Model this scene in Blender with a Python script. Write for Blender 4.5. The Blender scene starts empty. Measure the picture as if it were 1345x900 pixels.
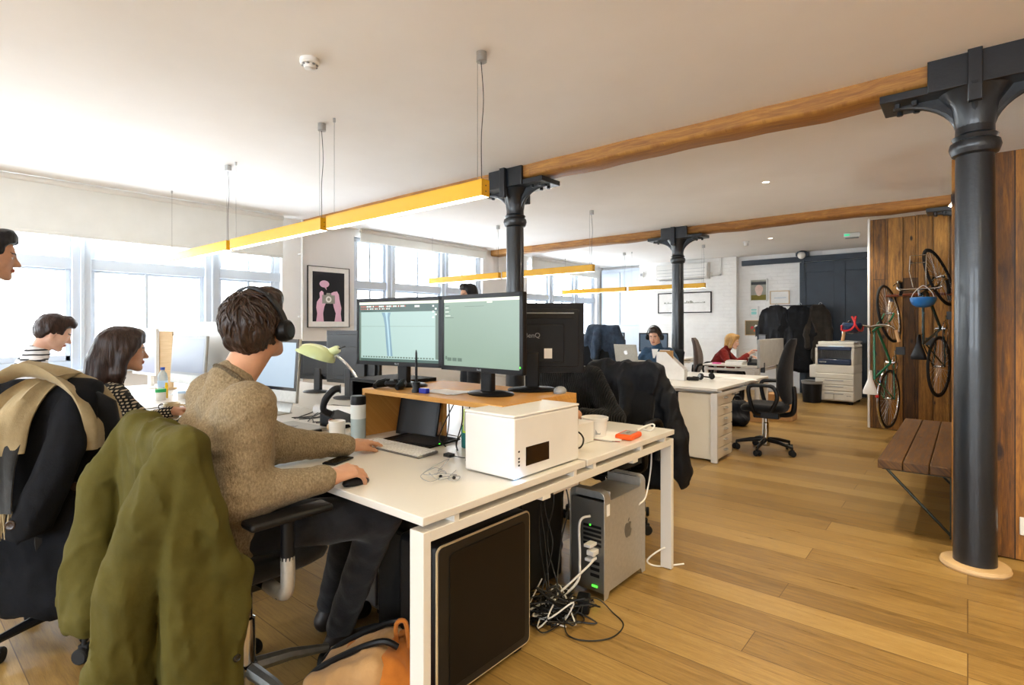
import bpy, bmesh, math, random
import numpy as np
from mathutils import Vector, Matrix, Euler

SC = bpy.context.scene
COL = SC.collection
PI = math.pi
rad = math.radians
random.seed(7)

# ------------------------------------------------------------------ camera
cam_d = bpy.data.cameras.new('camera')
cam = bpy.data.objects.new('camera', cam_d)
COL.objects.link(cam)
cam.location = (0, 0, 1.32)
cam.rotation_euler = (rad(90), 0, 0.69975)
cam_d.sensor_width = 36
cam_d.lens = 36 * 711 / 1345
cam_d.shift_y = -21.5 / 1345
cam_d.clip_start = 0.05
SC.camera = cam

# ------------------------------------------------------------------ light and exposure
SC.view_settings.view_transform = 'Standard'
SC.view_settings.look = 'None'
SC.view_settings.gamma = 1
SC.view_settings.use_curve_mapping = False
SC.view_settings.exposure = 0.40
SC.cycles.use_denoising = True
SC.cycles.max_bounces = 10
SC.cycles.diffuse_bounces = 6
SC.cycles.transparent_max_bounces = 16
SC.cycles.sample_clamp_indirect = 12
SC.cycles.caustics_reflective = False
SC.cycles.caustics_refractive = False

wd = bpy.data.worlds.new('sky'); SC.world = wd
wd.use_nodes = True
_bg = wd.node_tree.nodes['Background']
_bg.inputs[0].default_value = (0.86, 0.93, 1.0, 1)
_bg.inputs[1].default_value = 15.0

def area_light(name, loc, rot, sx, sy, power, color=(1, 1, 1), portal=False):
    l = bpy.data.lights.new(name, 'AREA'); l.shape = 'RECTANGLE'; l.size = sx; l.size_y = sy
    l.energy = power; l.color = color
    o = bpy.data.objects.new(name, l); COL.objects.link(o); o.location = loc; o.rotation_euler = rot
    if portal: l.cycles.is_portal = True
    return o
# daylight enters only through the windows: portals guide the sky's light through the openings
area_light('window_portal', (-7.22, 1.1, 1.75), (0, rad(-90), 0), 1.9, 5.2, 1, portal=True)
area_light('window_portal', (-7.22, 6.05, 1.75), (0, rad(-90), 0), 1.9, 2.9, 1, portal=True)
area_light('window_portal', (-7.22, 10.2, 1.75), (0, rad(-90), 0), 1.9, 2.9, 1, portal=True)
area_light('window_portal', (-7.22, -4.0, 1.75), (0, rad(-90), 0), 1.9, 3.4, 1, portal=True)
area_light('window_portal', (-3.6, -6.63, 1.75), (rad(90), 0, 0), 4.6, 1.9, 1, portal=True)  # this portal and the next serve windows added behind the camera
area_light('window_portal', (1.6, -6.63, 1.75), (rad(90), 0, 0), 3.6, 1.9, 1, portal=True)

def spot(name, loc, power, color=(1, .87, .64), angle=115, blend=.6, size=.04):
    l = bpy.data.lights.new(name, 'SPOT'); l.energy = power; l.color = color
    l.spot_size = rad(angle); l.spot_blend = blend; l.shadow_soft_size = size
    o = bpy.data.objects.new(name, l); COL.objects.link(o); o.location = loc
    return o

# ------------------------------------------------------------------ helpers: meshes
class B:
    """collects shapes; build() links them as ONE mesh object"""
    def __init__(s): s.v = []; s.f = []; s.m = []; s.cm = 0
    def mat(s, i): s.cm = i; return s
    def add(s, vs, fs, M=None):
        n = len(s.v)
        if M is not None: vs = [M @ Vector(v) for v in vs]
        s.v += [tuple(v) for v in vs]; s.f += [tuple(i + n for i in f) for f in fs]; s.m += [s.cm] * len(fs)
        return s
    def box(s, x0, y0, z0, x1, y1, z1, M=None):
        return s.add([(x0,y0,z0),(x1,y0,z0),(x1,y1,z0),(x0,y1,z0),(x0,y0,z1),(x1,y0,z1),(x1,y1,z1),(x0,y1,z1)],
                     [(3,2,1,0),(4,5,6,7),(0,1,5,4),(1,2,6,5),(2,3,7,6),(3,0,4,7)], M)
    def cbox(s, c, d, M=None):
        return s.box(c[0]-d[0]/2, c[1]-d[1]/2, c[2]-d[2]/2, c[0]+d[0]/2, c[1]+d[1]/2, c[2]+d[2]/2, M)
    def prism(s, poly, z0, z1, M=None):
        n = len(poly)
        vs = [(x, y, z0) for x, y in poly] + [(x, y, z1) for x, y in poly]
        fs = [tuple(range(n-1, -1, -1)), tuple(range(n, 2*n))] + [(i, (i+1) % n, n+(i+1) % n, n+i) for i in range(n)]
        return s.add(vs, fs, M)
    def loft(s, rings, cap=True, M=None):
        n = len(rings[0]); vs = [p for r in rings for p in r]; fs = []
        for k in range(len(rings)-1):
            for i in range(n):
                j = (i+1) % n
                fs.append((k*n+i, k*n+j, (k+1)*n+j, (k+1)*n+i))
        if cap: fs += [tuple(range(n-1, -1, -1)), tuple(range((len(rings)-1)*n, len(rings)*n))]
        return s.add(vs, fs, M)
    def tube(s, pts, r, n=8, closed=False, M=None, cap=True):
        pts = [Vector(p) for p in pts]; k = len(pts)
        rr = r if isinstance(r, (list, tuple)) else [r]*k
        T = []
        for i in range(k):
            a = pts[(i-1) % k] if (closed or i > 0) else pts[i]
            b = pts[(i+1) % k] if (closed or i < k-1) else pts[i]
            d = (b-a); T.append(d.normalized() if d.length > 1e-9 else Vector((0, 0, 1)))
        u = T[0].orthogonal().normalized(); rings = []
        for i in range(k):
            u = (u - T[i]*u.dot(T[i]))
            u = u.normalized() if u.length > 1e-6 else T[i].orthogonal().normalized()
            w = T[i].cross(u)
            rings.append([tuple(pts[i] + (u*math.cos(2*PI*j/n) + w*math.sin(2*PI*j/n))*rr[i]) for j in range(n)])
        if closed:
            vs = [p for r_ in rings for p in r_]; fs = []
            for a in range(k):
                b = (a+1) % k
                for i in range(n):
                    j = (i+1) % n; fs.append((a*n+i, a*n+j, b*n+j, b*n+i))
            return s.add(vs, fs, M)
        return s.loft(rings, cap, M)
    def lathe(s, prof, n=24, M=None):
        rings = [[(max(r, 1e-4)*math.cos(2*PI*i/n), max(r, 1e-4)*math.sin(2*PI*i/n), z) for i in range(n)] for r, z in prof]
        return s.loft(rings, True, M)
    def cyl(s, c, r, z0, z1, n=20): return s.lathe([(r, z0), (r, z1)], n, Matrix.Translation((c[0], c[1], 0)))
    def rod(s, a, b, r, n=10): return s.tube([a, b], r, n)
    def sphere(s, c, r, nu=14, nv=8, M=None):
        if not isinstance(r, (list, tuple)): r = (r, r, r)
        rings = []
        for i in range(nv+1):
            t = -PI/2 + PI*i/nv; q = max(math.cos(t), .01)
            rings.append([(c[0]+r[0]*q*math.cos(2*PI*j/nu), c[1]+r[1]*q*math.sin(2*PI*j/nu), c[2]+r[2]*math.sin(t)) for j in range(nu)])
        return s.loft(rings, True, M)
    def build(s, name, mats, parent=None, bev=0, seg=2, ang=35, smooth=True, loc=None, rz=None, recalc=True):
        me = bpy.data.meshes.new(name); me.from_pydata(s.v, [], s.f)
        if not isinstance(mats, (list, tuple)): mats = [mats]
        for m in mats: me.materials.append(m)
        if len(mats) > 1: me.polygons.foreach_set('material_index', s.m)
        if recalc:
            bm = bmesh.new(); bm.from_mesh(me); bmesh.ops.recalc_face_normals(bm, faces=bm.faces); bm.to_mesh(me); bm.free()
        if smooth:
            me.shade_smooth(); me.set_sharp_from_angle(angle=rad(ang))
        o = bpy.data.objects.new(name, me); COL.objects.link(o)
        if parent is not None: o.parent = parent
        if loc is not None: o.location = loc
        if rz is not None: o.rotation_euler = (0, 0, rz)
        if bev:
            md = o.modifiers.new('bevel', 'BEVEL'); md.width = bev; md.segments = seg; md.limit_method = 'ANGLE'; md.angle_limit = rad(40)
            md.harden_normals = False
        return o

def thing(name, label, cat, loc=(0, 0, 0), rz=0, group=None):
    o = bpy.data.objects.new(name, None); COL.objects.link(o); o.empty_display_size = .05
    o.location = loc; o.rotation_euler = (0, 0, rz); o['label'] = label; o['category'] = cat
    if group: o['group'] = group
    return o
def tag(o, label, cat, group=None):
    o['label'] = label; o['category'] = cat
    if group: o['group'] = group
    return o
def struct(o): o['kind'] = 'structure'; return o
def kids(o): return [c for c in COL.objects if c.parent == o]
def dup(o, loc, rz=None, label=None, parent=None):
    c = o.copy(); COL.objects.link(c)
    if parent is not None: c.parent = parent
    else:
        c.location = loc
        if rz is not None: c.rotation_euler = (0, 0, rz)
        if label: c['label'] = label
    for ch in kids(o): dup(ch, None, parent=c)
    return c
def spline(pts, n=8, closed=False):
    P = [Vector(p) for p in pts]; k = len(P); out = []
    for i in range(k if closed else k-1):
        g = (lambda j: P[j % k]) if closed else (lambda j: P[min(max(j, 0), k-1)])
        a, b, c, d = g(i-1), g(i), g(i+1), g(i+2)
        for q in range(n):
            t = q/n
            out.append(.5*((2*b) + (c-a)*t + (2*a-5*b+4*c-d)*t*t + (3*b-a-3*c+d)*t**3))
    if not closed: out.append(P[-1])
    return out
def text_mesh(txt, size, depth=.0005):
    cu = bpy.data.curves.new('lettering', 'FONT'); cu.body = txt; cu.size = size; cu.extrude = depth
    cu.align_x = 'CENTER'; cu.align_y = 'CENTER'
    to = bpy.data.objects.new('lettering', cu); COL.objects.link(to)
    bpy.context.view_layer.update()
    me = bpy.data.meshes.new_from_object(to.evaluated_get(bpy.context.evaluated_depsgraph_get()))
    bpy.data.objects.remove(to)
    return me
def text(name, txt, size, m, parent, M, depth=.0005):
    me = text_mesh(txt, size, depth); me.transform(M); me.materials.clear(); me.materials.append(m)
    o = bpy.data.objects.new(name, me); COL.objects.link(o); o.parent = parent
    return o
def frameM(o, x, y):
    """matrix with origin o, local x and y axes given"""
    x = Vector(x).normalized(); y = Vector(y); y = (y - x*y.dot(x)).normalized(); z = x.cross(y)
    M = Matrix.Identity(4)
    for i in range(3): M[i][0] = x[i]; M[i][1] = y[i]; M[i][2] = z[i]; M[i][3] = o[i]
    return M
APPLE = [(0,-.42),(.12,-.46),(.25,-.40),(.36,-.24),(.42,-.08),(.31,.0),(.27,.13),(.32,.25),(.38,.30),(.27,.38),(.15,.39),(.02,.33),(-.12,.39),(-.27,.36),(-.38,.24),(-.42,.05),(-.36,-.2),(-.25,-.39),(-.12,-.46)]
LEAF = [(.0,.42),(.02,.52),(.09,.60),(.17,.62),(.15,.52),(.09,.45)]
def apple(s):
    b = B()
    b.prism([(x*s, y*s) for x, y in APPLE], 0, .0012).prism([(x*s, y*s) for x, y in LEAF], 0, .0012)
    return b

# ------------------------------------------------------------------ helpers: materials
def lin(h):
    if isinstance(h, str):
        h = h.lstrip('#'); c = [int(h[i:i+2], 16)/255 for i in (0, 2, 4)]
        return tuple(x/12.92 if x <= .04045 else ((x+.055)/1.055)**2.4 for x in c) + (1,)
    return tuple(h)[:3] + (1,)
class N:
    """a small node-tree writer"""
    def __init__(s, name):
        s.m = bpy.data.materials.new(name); s.m.use_nodes = True; s.t = s.m.node_tree
        s.b = s.t.nodes['Principled BSDF']; s._co = None
    def n(s, typ, **kw):
        d = s.t.nodes.new('ShaderNode' + typ)
        for k, v in kw.items(): setattr(d, k, v)
        return d
    def l(s, a, b): s.t.links.new(a, b)
    def co(s, scale=(1, 1, 1), rot=(0, 0, 0), loc=(0, 0, 0)):
        if s._co is None: s._co = s.n('TexCoord').outputs['Object']
        mp = s.n('Mapping'); mp.inputs['Scale'].default_value = scale; mp.inputs['Rotation'].default_value = rot; mp.inputs['Location'].default_value = loc
        s.l(s._co, mp.inputs[0]); return mp.outputs[0]
    def noise(s, vec, scale, detail=4, rough=.55, dist=0):
        d = s.n('TexNoise'); d.inputs['Scale'].default_value = scale; d.inputs['Detail'].default_value = detail
        d.inputs['Roughness'].default_value = rough; d.inputs['Distortion'].default_value = dist
        s.l(vec, d.inputs['Vector']); return d.outputs['Fac']
    def ramp(s, fac, stops):
        d = s.n('ValToRGB'); e = d.color_ramp.elements
        while len(e) < len(stops): e.new(.5)
        for i, (p, c) in enumerate(stops): e[i].position = p; e[i].color = lin(c)
        s.l(fac, d.inputs[0]); return d.outputs[0]
    def mix(s, fac, a, b, mode='MIX'):
        d = s.n('MixRGB'); d.blend_type = mode
        for i, x in ((0, fac), (1, a), (2, b)):
            if hasattr(x, 'links'): s.l(x, d.inputs[i])
            elif i == 0: d.inputs[0].default_value = x
            else: d.inputs[i].default_value = lin(x)
        return d.outputs[0]
    def math(s, op, a, b=None):
        d = s.n('Math', operation=op)
        for i, x in ((0, a), (1, b)):
            if x is None: continue
            if hasattr(x, 'links'): s.l(x, d.inputs[i])
            else: d.inputs[i].default_value = x
        return d.outputs[0]
    def bump(s, h, strength=.3, dist=.01, prev=None):
        d = s.n('Bump'); d.inputs['Strength'].default_value = strength; d.inputs['Distance'].default_value = dist
        s.l(h, d.inputs['Height'])
        if prev is not None: s.l(prev, d.inputs['Normal'])
        return d.outputs[0]
    def fin(s, col=None, rough=.5, metal=0, normal=None, spec=None, coat=0, sheen=0):
        if col is not None:
            if hasattr(col, 'links'): s.l(col, s.b.inputs['Base Color'])
            else: s.b.inputs['Base Color'].default_value = lin(col)
        if hasattr(rough, 'links'): s.l(rough, s.b.inputs['Roughness'])
        else: s.b.inputs['Roughness'].default_value = rough
        s.b.inputs['Metallic'].default_value = metal
        if normal is not None: s.l(normal, s.b.inputs['Normal'])
        if spec is not None: s.b.inputs['Specular IOR Level'].default_value = spec
        if coat: s.b.inputs['Coat Weight'].default_value = coat
        if sheen: s.b.inputs['Sheen Weight'].default_value = sheen
        return s.m
def mat(name, c1, c2=None, scale=6, stretch=(1, 1, 1), rough=.5, metal=0, bump=0, bscale=80, bdist=.002, spec=None, coat=0, sheen=0, lo=.3, hi=.7):
    """two-tone procedural surface with a fine bump"""
    n = N(name); c2 = c2 or c1
    col = n.ramp(n.noise(n.co(stretch), scale), [(lo, c1), (hi, c2)])
    nm = n.bump(n.noise(n.co(), bscale, 3), bump, bdist) if bump else None
    return n.fin(col, rough, metal, nm, spec, coat, sheen)
def glow(name, c, strength):
    n = N(name); v = n.ramp(n.noise(n.co(), 3, 1), [(.3, c), (.7, c)])
    n.l(v, n.b.inputs['Emission Color']); n.b.inputs['Emission Strength'].default_value = strength
    return n.fin('#101010', .3)
def fabric(name, c1, c2, weave=900, nscale=9, bump=.5, rough=.9, sheen=.15):
    n = N(name); col = n.ramp(n.noise(n.co(), nscale, 6, .65), [(.32, c1), (.68, c2)])
    w = n.noise(n.co(), weave, 2); fol = n.noise(n.co(), 14, 4)
    nm = n.bump(w, bump, .0015, n.bump(fol, .25, .02))
    return n.fin(col, rough, 0, nm, .25, 0, sheen)
def boards(name, cols, bw, bl, axis, rough=.5, seam='#1a0f06', grain=.5, bump=.3, spots=None, mort=.006, vary=.5, freq=2, off=.5, spec=.4):
    """planks bl long and bw wide running along x / y / z (object space); axis names run+row"""
    n = N(name)
    rot = {'xy': (0, 0, 0), 'yx': (0, 0, rad(90)), 'zx': (rad(90), 0, rad(90)), 'zy': (0, rad(90), 0)}[axis]
    d = n.n('TexCoord'); sx = n.n('SeparateXYZ'); n.l(d.outputs['Object'], sx.inputs[0])
    run, row = axis[0].upper(), axis[1].upper()
    third = ({'X', 'Y', 'Z'} - {run, row}).pop()
    cb = n.n('CombineXYZ'); n.l(sx.outputs[run], cb.inputs[0]); n.l(n.math('ADD', sx.outputs[row], sx.outputs[third]), cb.inputs[1])
    br = n.n('TexBrick'); br.offset = off; br.offset_frequency = freq; br.squash = 1
    br.inputs['Scale'].default_value = 1; br.inputs['Brick Width'].default_value = bl; br.inputs['Row Height'].default_value = bw
    br.inputs['Mortar Size'].default_value = mort/2; br.inputs['Mortar Smooth'].default_value = .3; br.inputs['Bias'].default_value = 0
    br.inputs['Color1'].default_value = (0, 0, 0, 1); br.inputs['Color2'].default_value = (1, 1, 1, 1); br.inputs['Mortar'].default_value = (.5, .5, .5, 1)
    n.l(cb.outputs[0], br.inputs['Vector'])
    # each board gets its own stretch of grain
    add = n.n('VectorMath', operation='MULTIPLY_ADD'); n.l(br.outputs['Color'], add.inputs[0]); add.inputs[1].default_value = (17, 9, 5)
    n.l(cb.outputs[0], add.inputs[2])
    mp = n.n('Mapping'); mp.inputs['Scale'].default_value = (1.3, 16, 1); n.l(add.outputs[0], mp.inputs[0])
    g1 = n.noise(mp.outputs[0], 3.2, 8, .68, .6)
    mp2 = n.n('Mapping'); mp2.inputs['Scale'].default_value = (5, 150, 1); n.l(add.outputs[0], mp2.inputs[0])
    g2 = n.noise(mp2.outputs[0], 3, 4)
    mx = n.math('ADD', n.math('MULTIPLY', g1, 1-vary*.5), n.math('MULTIPLY', br.outputs['Color'], vary*.5))
    k = len(cols); col = n.ramp(mx, [(.22+.56*i/(k-1), c) for i, c in enumerate(cols)])
    col = n.mix(n.math('MULTIPLY', n.math('GREATER_THAN', g2, .58), grain*.35), col, cols[0])
    if grain >= .8:     # worn, stained boards
        mp4 = n.n('Mapping'); mp4.inputs['Scale'].default_value = (.9, 7, 1); n.l(add.outputs[0], mp4.inputs[0])
        col = n.mix(n.ramp(n.noise(mp4.outputs[0], 2.2, 6, .7, .4), [(.46, '#000000'), (.66, '#c8c8c8')]), col, cols[0])
    if spots:
        mp3 = n.n('Mapping'); mp3.inputs['Scale'].default_value = (1, 2.2, 1); n.l(add.outputs[0], mp3.inputs[0])
        v = n.n('TexVoronoi'); v.inputs['Scale'].default_value = spots[1]; n.l(mp3.outputs[0], v.inputs['Vector'])
        col = n.mix(n.ramp(v.outputs['Distance'], [(spots[2], '#ffffff'), (spots[2]*2.2, '#000000')]), col, spots[0])
    col = n.mix(br.outputs['Fac'], col, seam)
    hgt = n.math('SUBTRACT', n.math('MULTIPLY', g2, .25), br.outputs['Fac'])
    nm = n.bump(hgt, bump, .004)
    rg = n.ramp(g1, [(.3, (rough-.08,)*3), (.7, (rough+.12,)*3)])
    return n.fin(col, rg, 0, nm, spec)
# ------------------------------------------------------------------ materials
M_white = mat('white_plaster', '#e6e4e2', '#eceae8', 2, rough=.85, bump=.08, bscale=30)
M_ceil = mat('ceiling_paint', '#eae6e2', '#f0edea', 1.2, rough=.9, bump=.05, bscale=18)
def painted_brick():
    n = N('painted_brick'); d = n.n('TexCoord'); sx = n.n('SeparateXYZ'); n.l(d.outputs['Object'], sx.inputs[0])
    cb = n.n('CombineXYZ'); n.l(sx.outputs['X'], cb.inputs[0]); n.l(sx.outputs['Z'], cb.inputs[1])
    br = n.n('TexBrick'); br.inputs['Scale'].default_value = 1; br.inputs['Brick Width'].default_value = .225; br.inputs['Row Height'].default_value = .075
    br.inputs['Mortar Size'].default_value = .006; br.inputs['Mortar Smooth'].default_value = .6
    n.l(cb.outputs[0], br.inputs['Vector'])
    h = n.math('SUBTRACT', n.math('MULTIPLY', n.noise(n.co(), 25, 5), .8), br.outputs['Fac'])
    return n.fin(n.ramp(n.noise(n.co(), 5), [(.3, '#eae8e5'), (.7, '#f1f0ed')]), .75, 0, n.bump(h, .5, .012))
M_brick = painted_brick()
M_sash = mat('sash_paint', '#c3ccd7', '#ccd4de', 4, rough=.5)
M_blind = mat('blind_fabric', '#dcdcd6', '#e4e4df', 3, rough=.9, bump=.15, bscale=400)
def glass():
    n = N('window_glass'); t = n.t; out = t.nodes['Material Output']
    tr = n.n('BsdfTransparent'); gl = n.n('BsdfGlossy'); gl.inputs['Roughness'].default_value = .02
    lw = n.n('LayerWeight'); fc = n.math('ADD', n.math('MULTIPLY', n.math('POWER', lw.outputs['Facing'], 4.0), .35), .04)
    mx = n.n('MixShader'); n.l(fc, mx.inputs[0]); n.l(tr.outputs[0], mx.inputs[1]); n.l(gl.outputs[0], mx.inputs[2]); n.l(mx.outputs[0], out.inputs[0])
    tr.inputs[0].default_value = (.97, .985, 1, 1)
    return n.m
M_glass = glass()
def clear(name, tint, fac=.25, rough=.08):
    n = N(name); out = n.t.nodes['Material Output']; tr = n.n('BsdfTransparent'); tr.inputs[0].default_value = lin(tint)
    col = n.ramp(n.noise(n.co(), 8), [(.3, tint), (.7, tint)]); n.fin(col, rough)
    mx = n.n('MixShader'); mx.inputs[0].default_value = fac; n.l(tr.outputs[0], mx.inputs[1]); n.l(n.b.outputs[0], mx.inputs[2]); n.l(mx.outputs[0], out.inputs[0])
    return n.m
M_pet = clear('clear_plastic', '#e6f2fa', .3)
M_floor = boards('oak_floor', ['#5f4825', '#866837', '#9d7e48', '#ad9059'], .19, 1.9, 'xy', rough=.34, seam='#5a4020', grain=.75, bump=.16, spots=('#3d2610', 1.1, .03), mort=.004, vary=.55, freq=3, off=.37)
M_wood_dark = boards('reclaimed_planks', ['#20140a', '#5a3a17', '#96682c', '#bd8a42'], .155, 3.2, 'zx', rough=.62, seam='#0c0703', grain=1.0, bump=.6, spots=('#160c05', 3.2, .06), mort=.006, vary=.85, off=.4)
M_wood_amber = boards('amber_planks', ['#2c1a08', '#764a16', '#a87026', '#cd933c'], .19, 3.6, 'zx', rough=.5, seam='#130a03', grain=.8, bump=.4, spots=('#2a1506', 2.6, .07), mort=.006, vary=.6, off=.3)
M_beam = boards('oak_beam', ['#5e3a18', '#8a5a26', '#ad7a38', '#bd8c4a'], .6, 6, 'xy', rough=.6, seam='#6b401a', grain=.7, bump=.6, spots=('#3a1f0a', 1.6, .04), mort=.001, vary=.3)
M_bench = boards('bench_planks', ['#2e1e0e', '#54371a', '#7a5528', '#946b38'], .4, 4, 'yx', rough=.6, seam='#3a2415', grain=.9, bump=.6, spots=('#24130b', 2.2, .05), mort=.001, vary=.35)
M_iron = mat('black_iron_paint', '#13171c', '#1b2026', 3, rough=.33, bump=.35, bscale=35, bdist=.004, coat=.15)
M_bluedoor = mat('navy_door_paint', '#1b2530', '#22303d', 3, rough=.45, bump=.15, bscale=50)
M_yellow = mat('yellow_lamp_metal', '#dca300', '#e0a800', 3, rough=.4)
M_tube = glow('lamp_diffuser', '#fff3d8', 9)
M_steel = mat('brushed_steel', '#a9a9a8', '#bcbcba', 40, (1, 1, 8), rough=.32, metal=1)
M_chrome = mat('chrome', '#c8c8c8', '#d2d2d2', 10, rough=.12, metal=1)
M_cable = mat('steel_cable', '#6d6d6d', '#8a8a8a', 30, rough=.4, metal=1)
M_desk = mat('white_laminate', '#d6d2ca', '#dad6ce', 2, rough=.28, spec=.5)
M_deskm = mat('white_powder_coat', '#d6d2c9', '#dad6ce', 3, rough=.42)
M_black = mat('black_plastic', '#08080a', '#0d0d0f', 6, rough=.42, spec=.3, bump=.05, bscale=400)
M_blackgloss = mat('gloss_black_plastic', '#060607', '#09090a', 6, rough=.12, coat=.4)
M_rubber = mat('black_rubber', '#0a0a0a', '#121212', 9, rough=.8)
M_chairfab = fabric('black_chair_fabric', '#0c0d10', '#15171b', 700)
M_brownfab = fabric('brown_chair_fabric', '#4a3d37', '#5a4b44', 700)
M_alu = mat('aluminium', '#aeaca5', '#b9b7b0', 50, rough=.42, metal=.55)
M_alu_dark = mat('grey_aluminium', '#6f6f6c', '#7d7d79', 50, rough=.38, metal=.6)
M_cream = mat('cream_steel', '#dcd2bb', '#e2d9c4', 2, rough=.5)
M_paper = mat('white_paper', '#e6e4e0', '#efedea', 12, rough=.85)
M_greycard = mat('grey_card', '#bdbcb8', '#c8c7c3', 6, rough=.85)
M_card = mat('brown_cardboard', '#a77d4d', '#b88e5b', 14, rough=.85)
M_mdf = boards('birch_plywood', ['#a8742f', '#bb8640', '#c99750', '#d4a660'], .5, 3, 'xy', rough=.5, seam='#a8742f', grain=.3, bump=.1, mort=.001, vary=.2)
M_cableblk = mat('black_cable', '#0d0d0d', '#161616', 20, rough=.5)
M_cablewht = mat('white_cable', '#d8d6d0', '#e3e1dc', 20, rough=.5)
M_led_blue = glow('blue_led', '#5fa8ff', 12)
M_led_green = glow('green_led', '#4dff3a', 2)
M_orange = mat('orange_rubber', '#e8540e', '#ef5f14', 6, rough=.5)
M_green_lamp = mat('pale_green_enamel', '#c6d194', '#ced89f', 4, rough=.2, coat=.5)
M_teal = mat('teal_mesh', '#0d5a58', '#147270', 30, rough=.5)
M_ceramic = mat('white_ceramic', '#dedbd4', '#e6e3dd', 4, rough=.2, coat=.3)
M_bottle = mat('frosted_bottle', '#9fb0b4', '#b2c1c4', 5, rough=.25, coat=.3)
M_bottle2 = mat('pale_bottle_band', '#d3d9d6', '#dde2df', 5, rough=.3)
M_orangebag = fabric('orange_canvas', '#9a5a1c', '#b26a24', 500)
M_tanbag = fabric('tan_canvas', '#a58055', '#b89264', 500)
M_green_bike = mat('green_bike_paint', '#17694a', '#1b7553', 5, rough=.25, coat=.5)
M_teal_bike = mat('dark_teal_bike_paint', '#0e2c2c', '#123636', 5, rough=.25, coat=.5)
M_tyre = mat('tyre_rubber', '#101010', '#1a1a1a', 30, rough=.85)
M_bluehelm = mat('blue_helmet_shell', '#1d6bb5', '#2579c4', 5, rough=.35)
M_red = mat('red_plastic', '#b3161a', '#c51d20', 5, rough=.4)
M_whiteplastic = mat('white_plastic', '#dcdad5', '#e4e2de', 4, rough=.4)
M_greyplastic = mat('grey_plastic', '#8a8c8e', '#989a9c', 4, rough=.45)
M_copier = mat('copier_plastic', '#c9c6bd', '#d3d0c8', 4, rough=.5)
M_copblue = mat('copier_blue', '#12233f', '#182d4f', 4, rough=.3)
M_bluecap = mat('blue_cap', '#1d4fb0', '#2a5cc0', 5, rough=.4)
M_greenlid = mat('green_lid', '#1d9a4d', '#27a858', 5, rough=.4)
M_redlid = mat('dark_red_lid', '#7a1824', '#8a1e2b', 5, rough=.4)
M_pink = mat('pink_print', '#e2b3cc', '#e8bdd4', 5, rough=.8)
M_blackprint = mat('black_print', '#15161c', '#1b1c22', 4, rough=.8)
M_greyprint = mat('grey_print', '#8f8f85', '#a3a398', 12, rough=.8)
M_tan = mat('tan_leather', '#c79b6b', '#d2a878', 8, rough=.6)
M_walnut = mat('red_brown_wood', '#6a3015', '#7c3b1b', 12, (1, 6, 6), rough=.45)
M_ledge = mat('pale_wood', '#c6a577', '#d1b286', 9, (1, 1, 8), rough=.55)
M_dark = mat('dark_grey_metal', '#121314', '#18191a', 8, rough=.45)
M_wax = mat('olive_steel', '#2b2b22', '#38382e', 8, rough=.4, metal=.8)

# ------------------------------------------------------------------ the room
H = 2.77
def S(name, b, m, **k): return struct(b.build(name, m, **k))
S('floor', B().box(-7.4, -6.5, -.1, 4.2, 12.6, 0), M_floor, smooth=False)
S('ceiling', B().box(-7.4, -6.5, H, 4.2, 12.6, H+.15), M_ceil, smooth=False)
W1, W2, W3 = (-1.55, 3.55), (4.66, 7.46), (8.8, 11.55)
SILL, HEAD = .86, 2.66
b = B()
segs = [(-6.5, -5.7), (-2.35, W1[0]), (W1[1], W2[0]), (W2[1], W3[0]), (W3[1], 12.6)]
for y0, y1 in segs: b.box(-7.4, y0, 0, -7.0, y1, H)
for y0, y1 in ((-5.7, -2.35), W1, W2, W3):
    b.box(-7.4, y0, 0, -7.0, y1, SILL); b.box(-7.4, y0, HEAD, -7.0, y1, H)
S('wall_left', b, M_white, smooth=False)
b = B()
for x0, x1 in ((-7.4, -5.9), (-1.3, -.2), (3.4, 4.2)): b.box(x0, -6.6, 0, x1, -6.45, H)
for x0, x1 in ((-5.9, -1.3), (-.2, 3.4)): b.box(x0, -6.6, 0, x1, -6.45, .86); b.box(x0, -6.6, 2.66, x1, -6.45, H)
S('wall_front', b, M_white, smooth=False)
for k, (x0, x1) in enumerate(((-5.9, -1.3), (-.2, 3.4))):  # windows added unseen behind the camera as soft fill light
    b = B()
    for x in (x0+.05, (x0+x1)/2, x1-.05): b.box(x-.05, -6.58, .86, x+.05, -6.5, 2.66)
    for z in (.9, 1.97, 2.62): b.box(x0, -6.57, z-.04, x1, -6.51, z+.04)
    wf = struct(b.build(f'window_{5+k}', M_sash, bev=.006)); B().box(x0, -6.545, .88, x1, -6.54, 2.64).build('pane', M_glass, wf, smooth=False)
S('wall_right', B().box(4.1, -6.5, 0, 4.25, 12.6, H), M_white, smooth=False)
b = B(); b.box(-7.4, 11.85, 0, -5.88, 12.1, H).box(-5.88, 11.62, 0, -3.68, 12.1, H).box(-3.68, 11.78, 0, 4.2, 12.1, H)
S('wall_back', b, M_brick, smooth=False)

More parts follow.
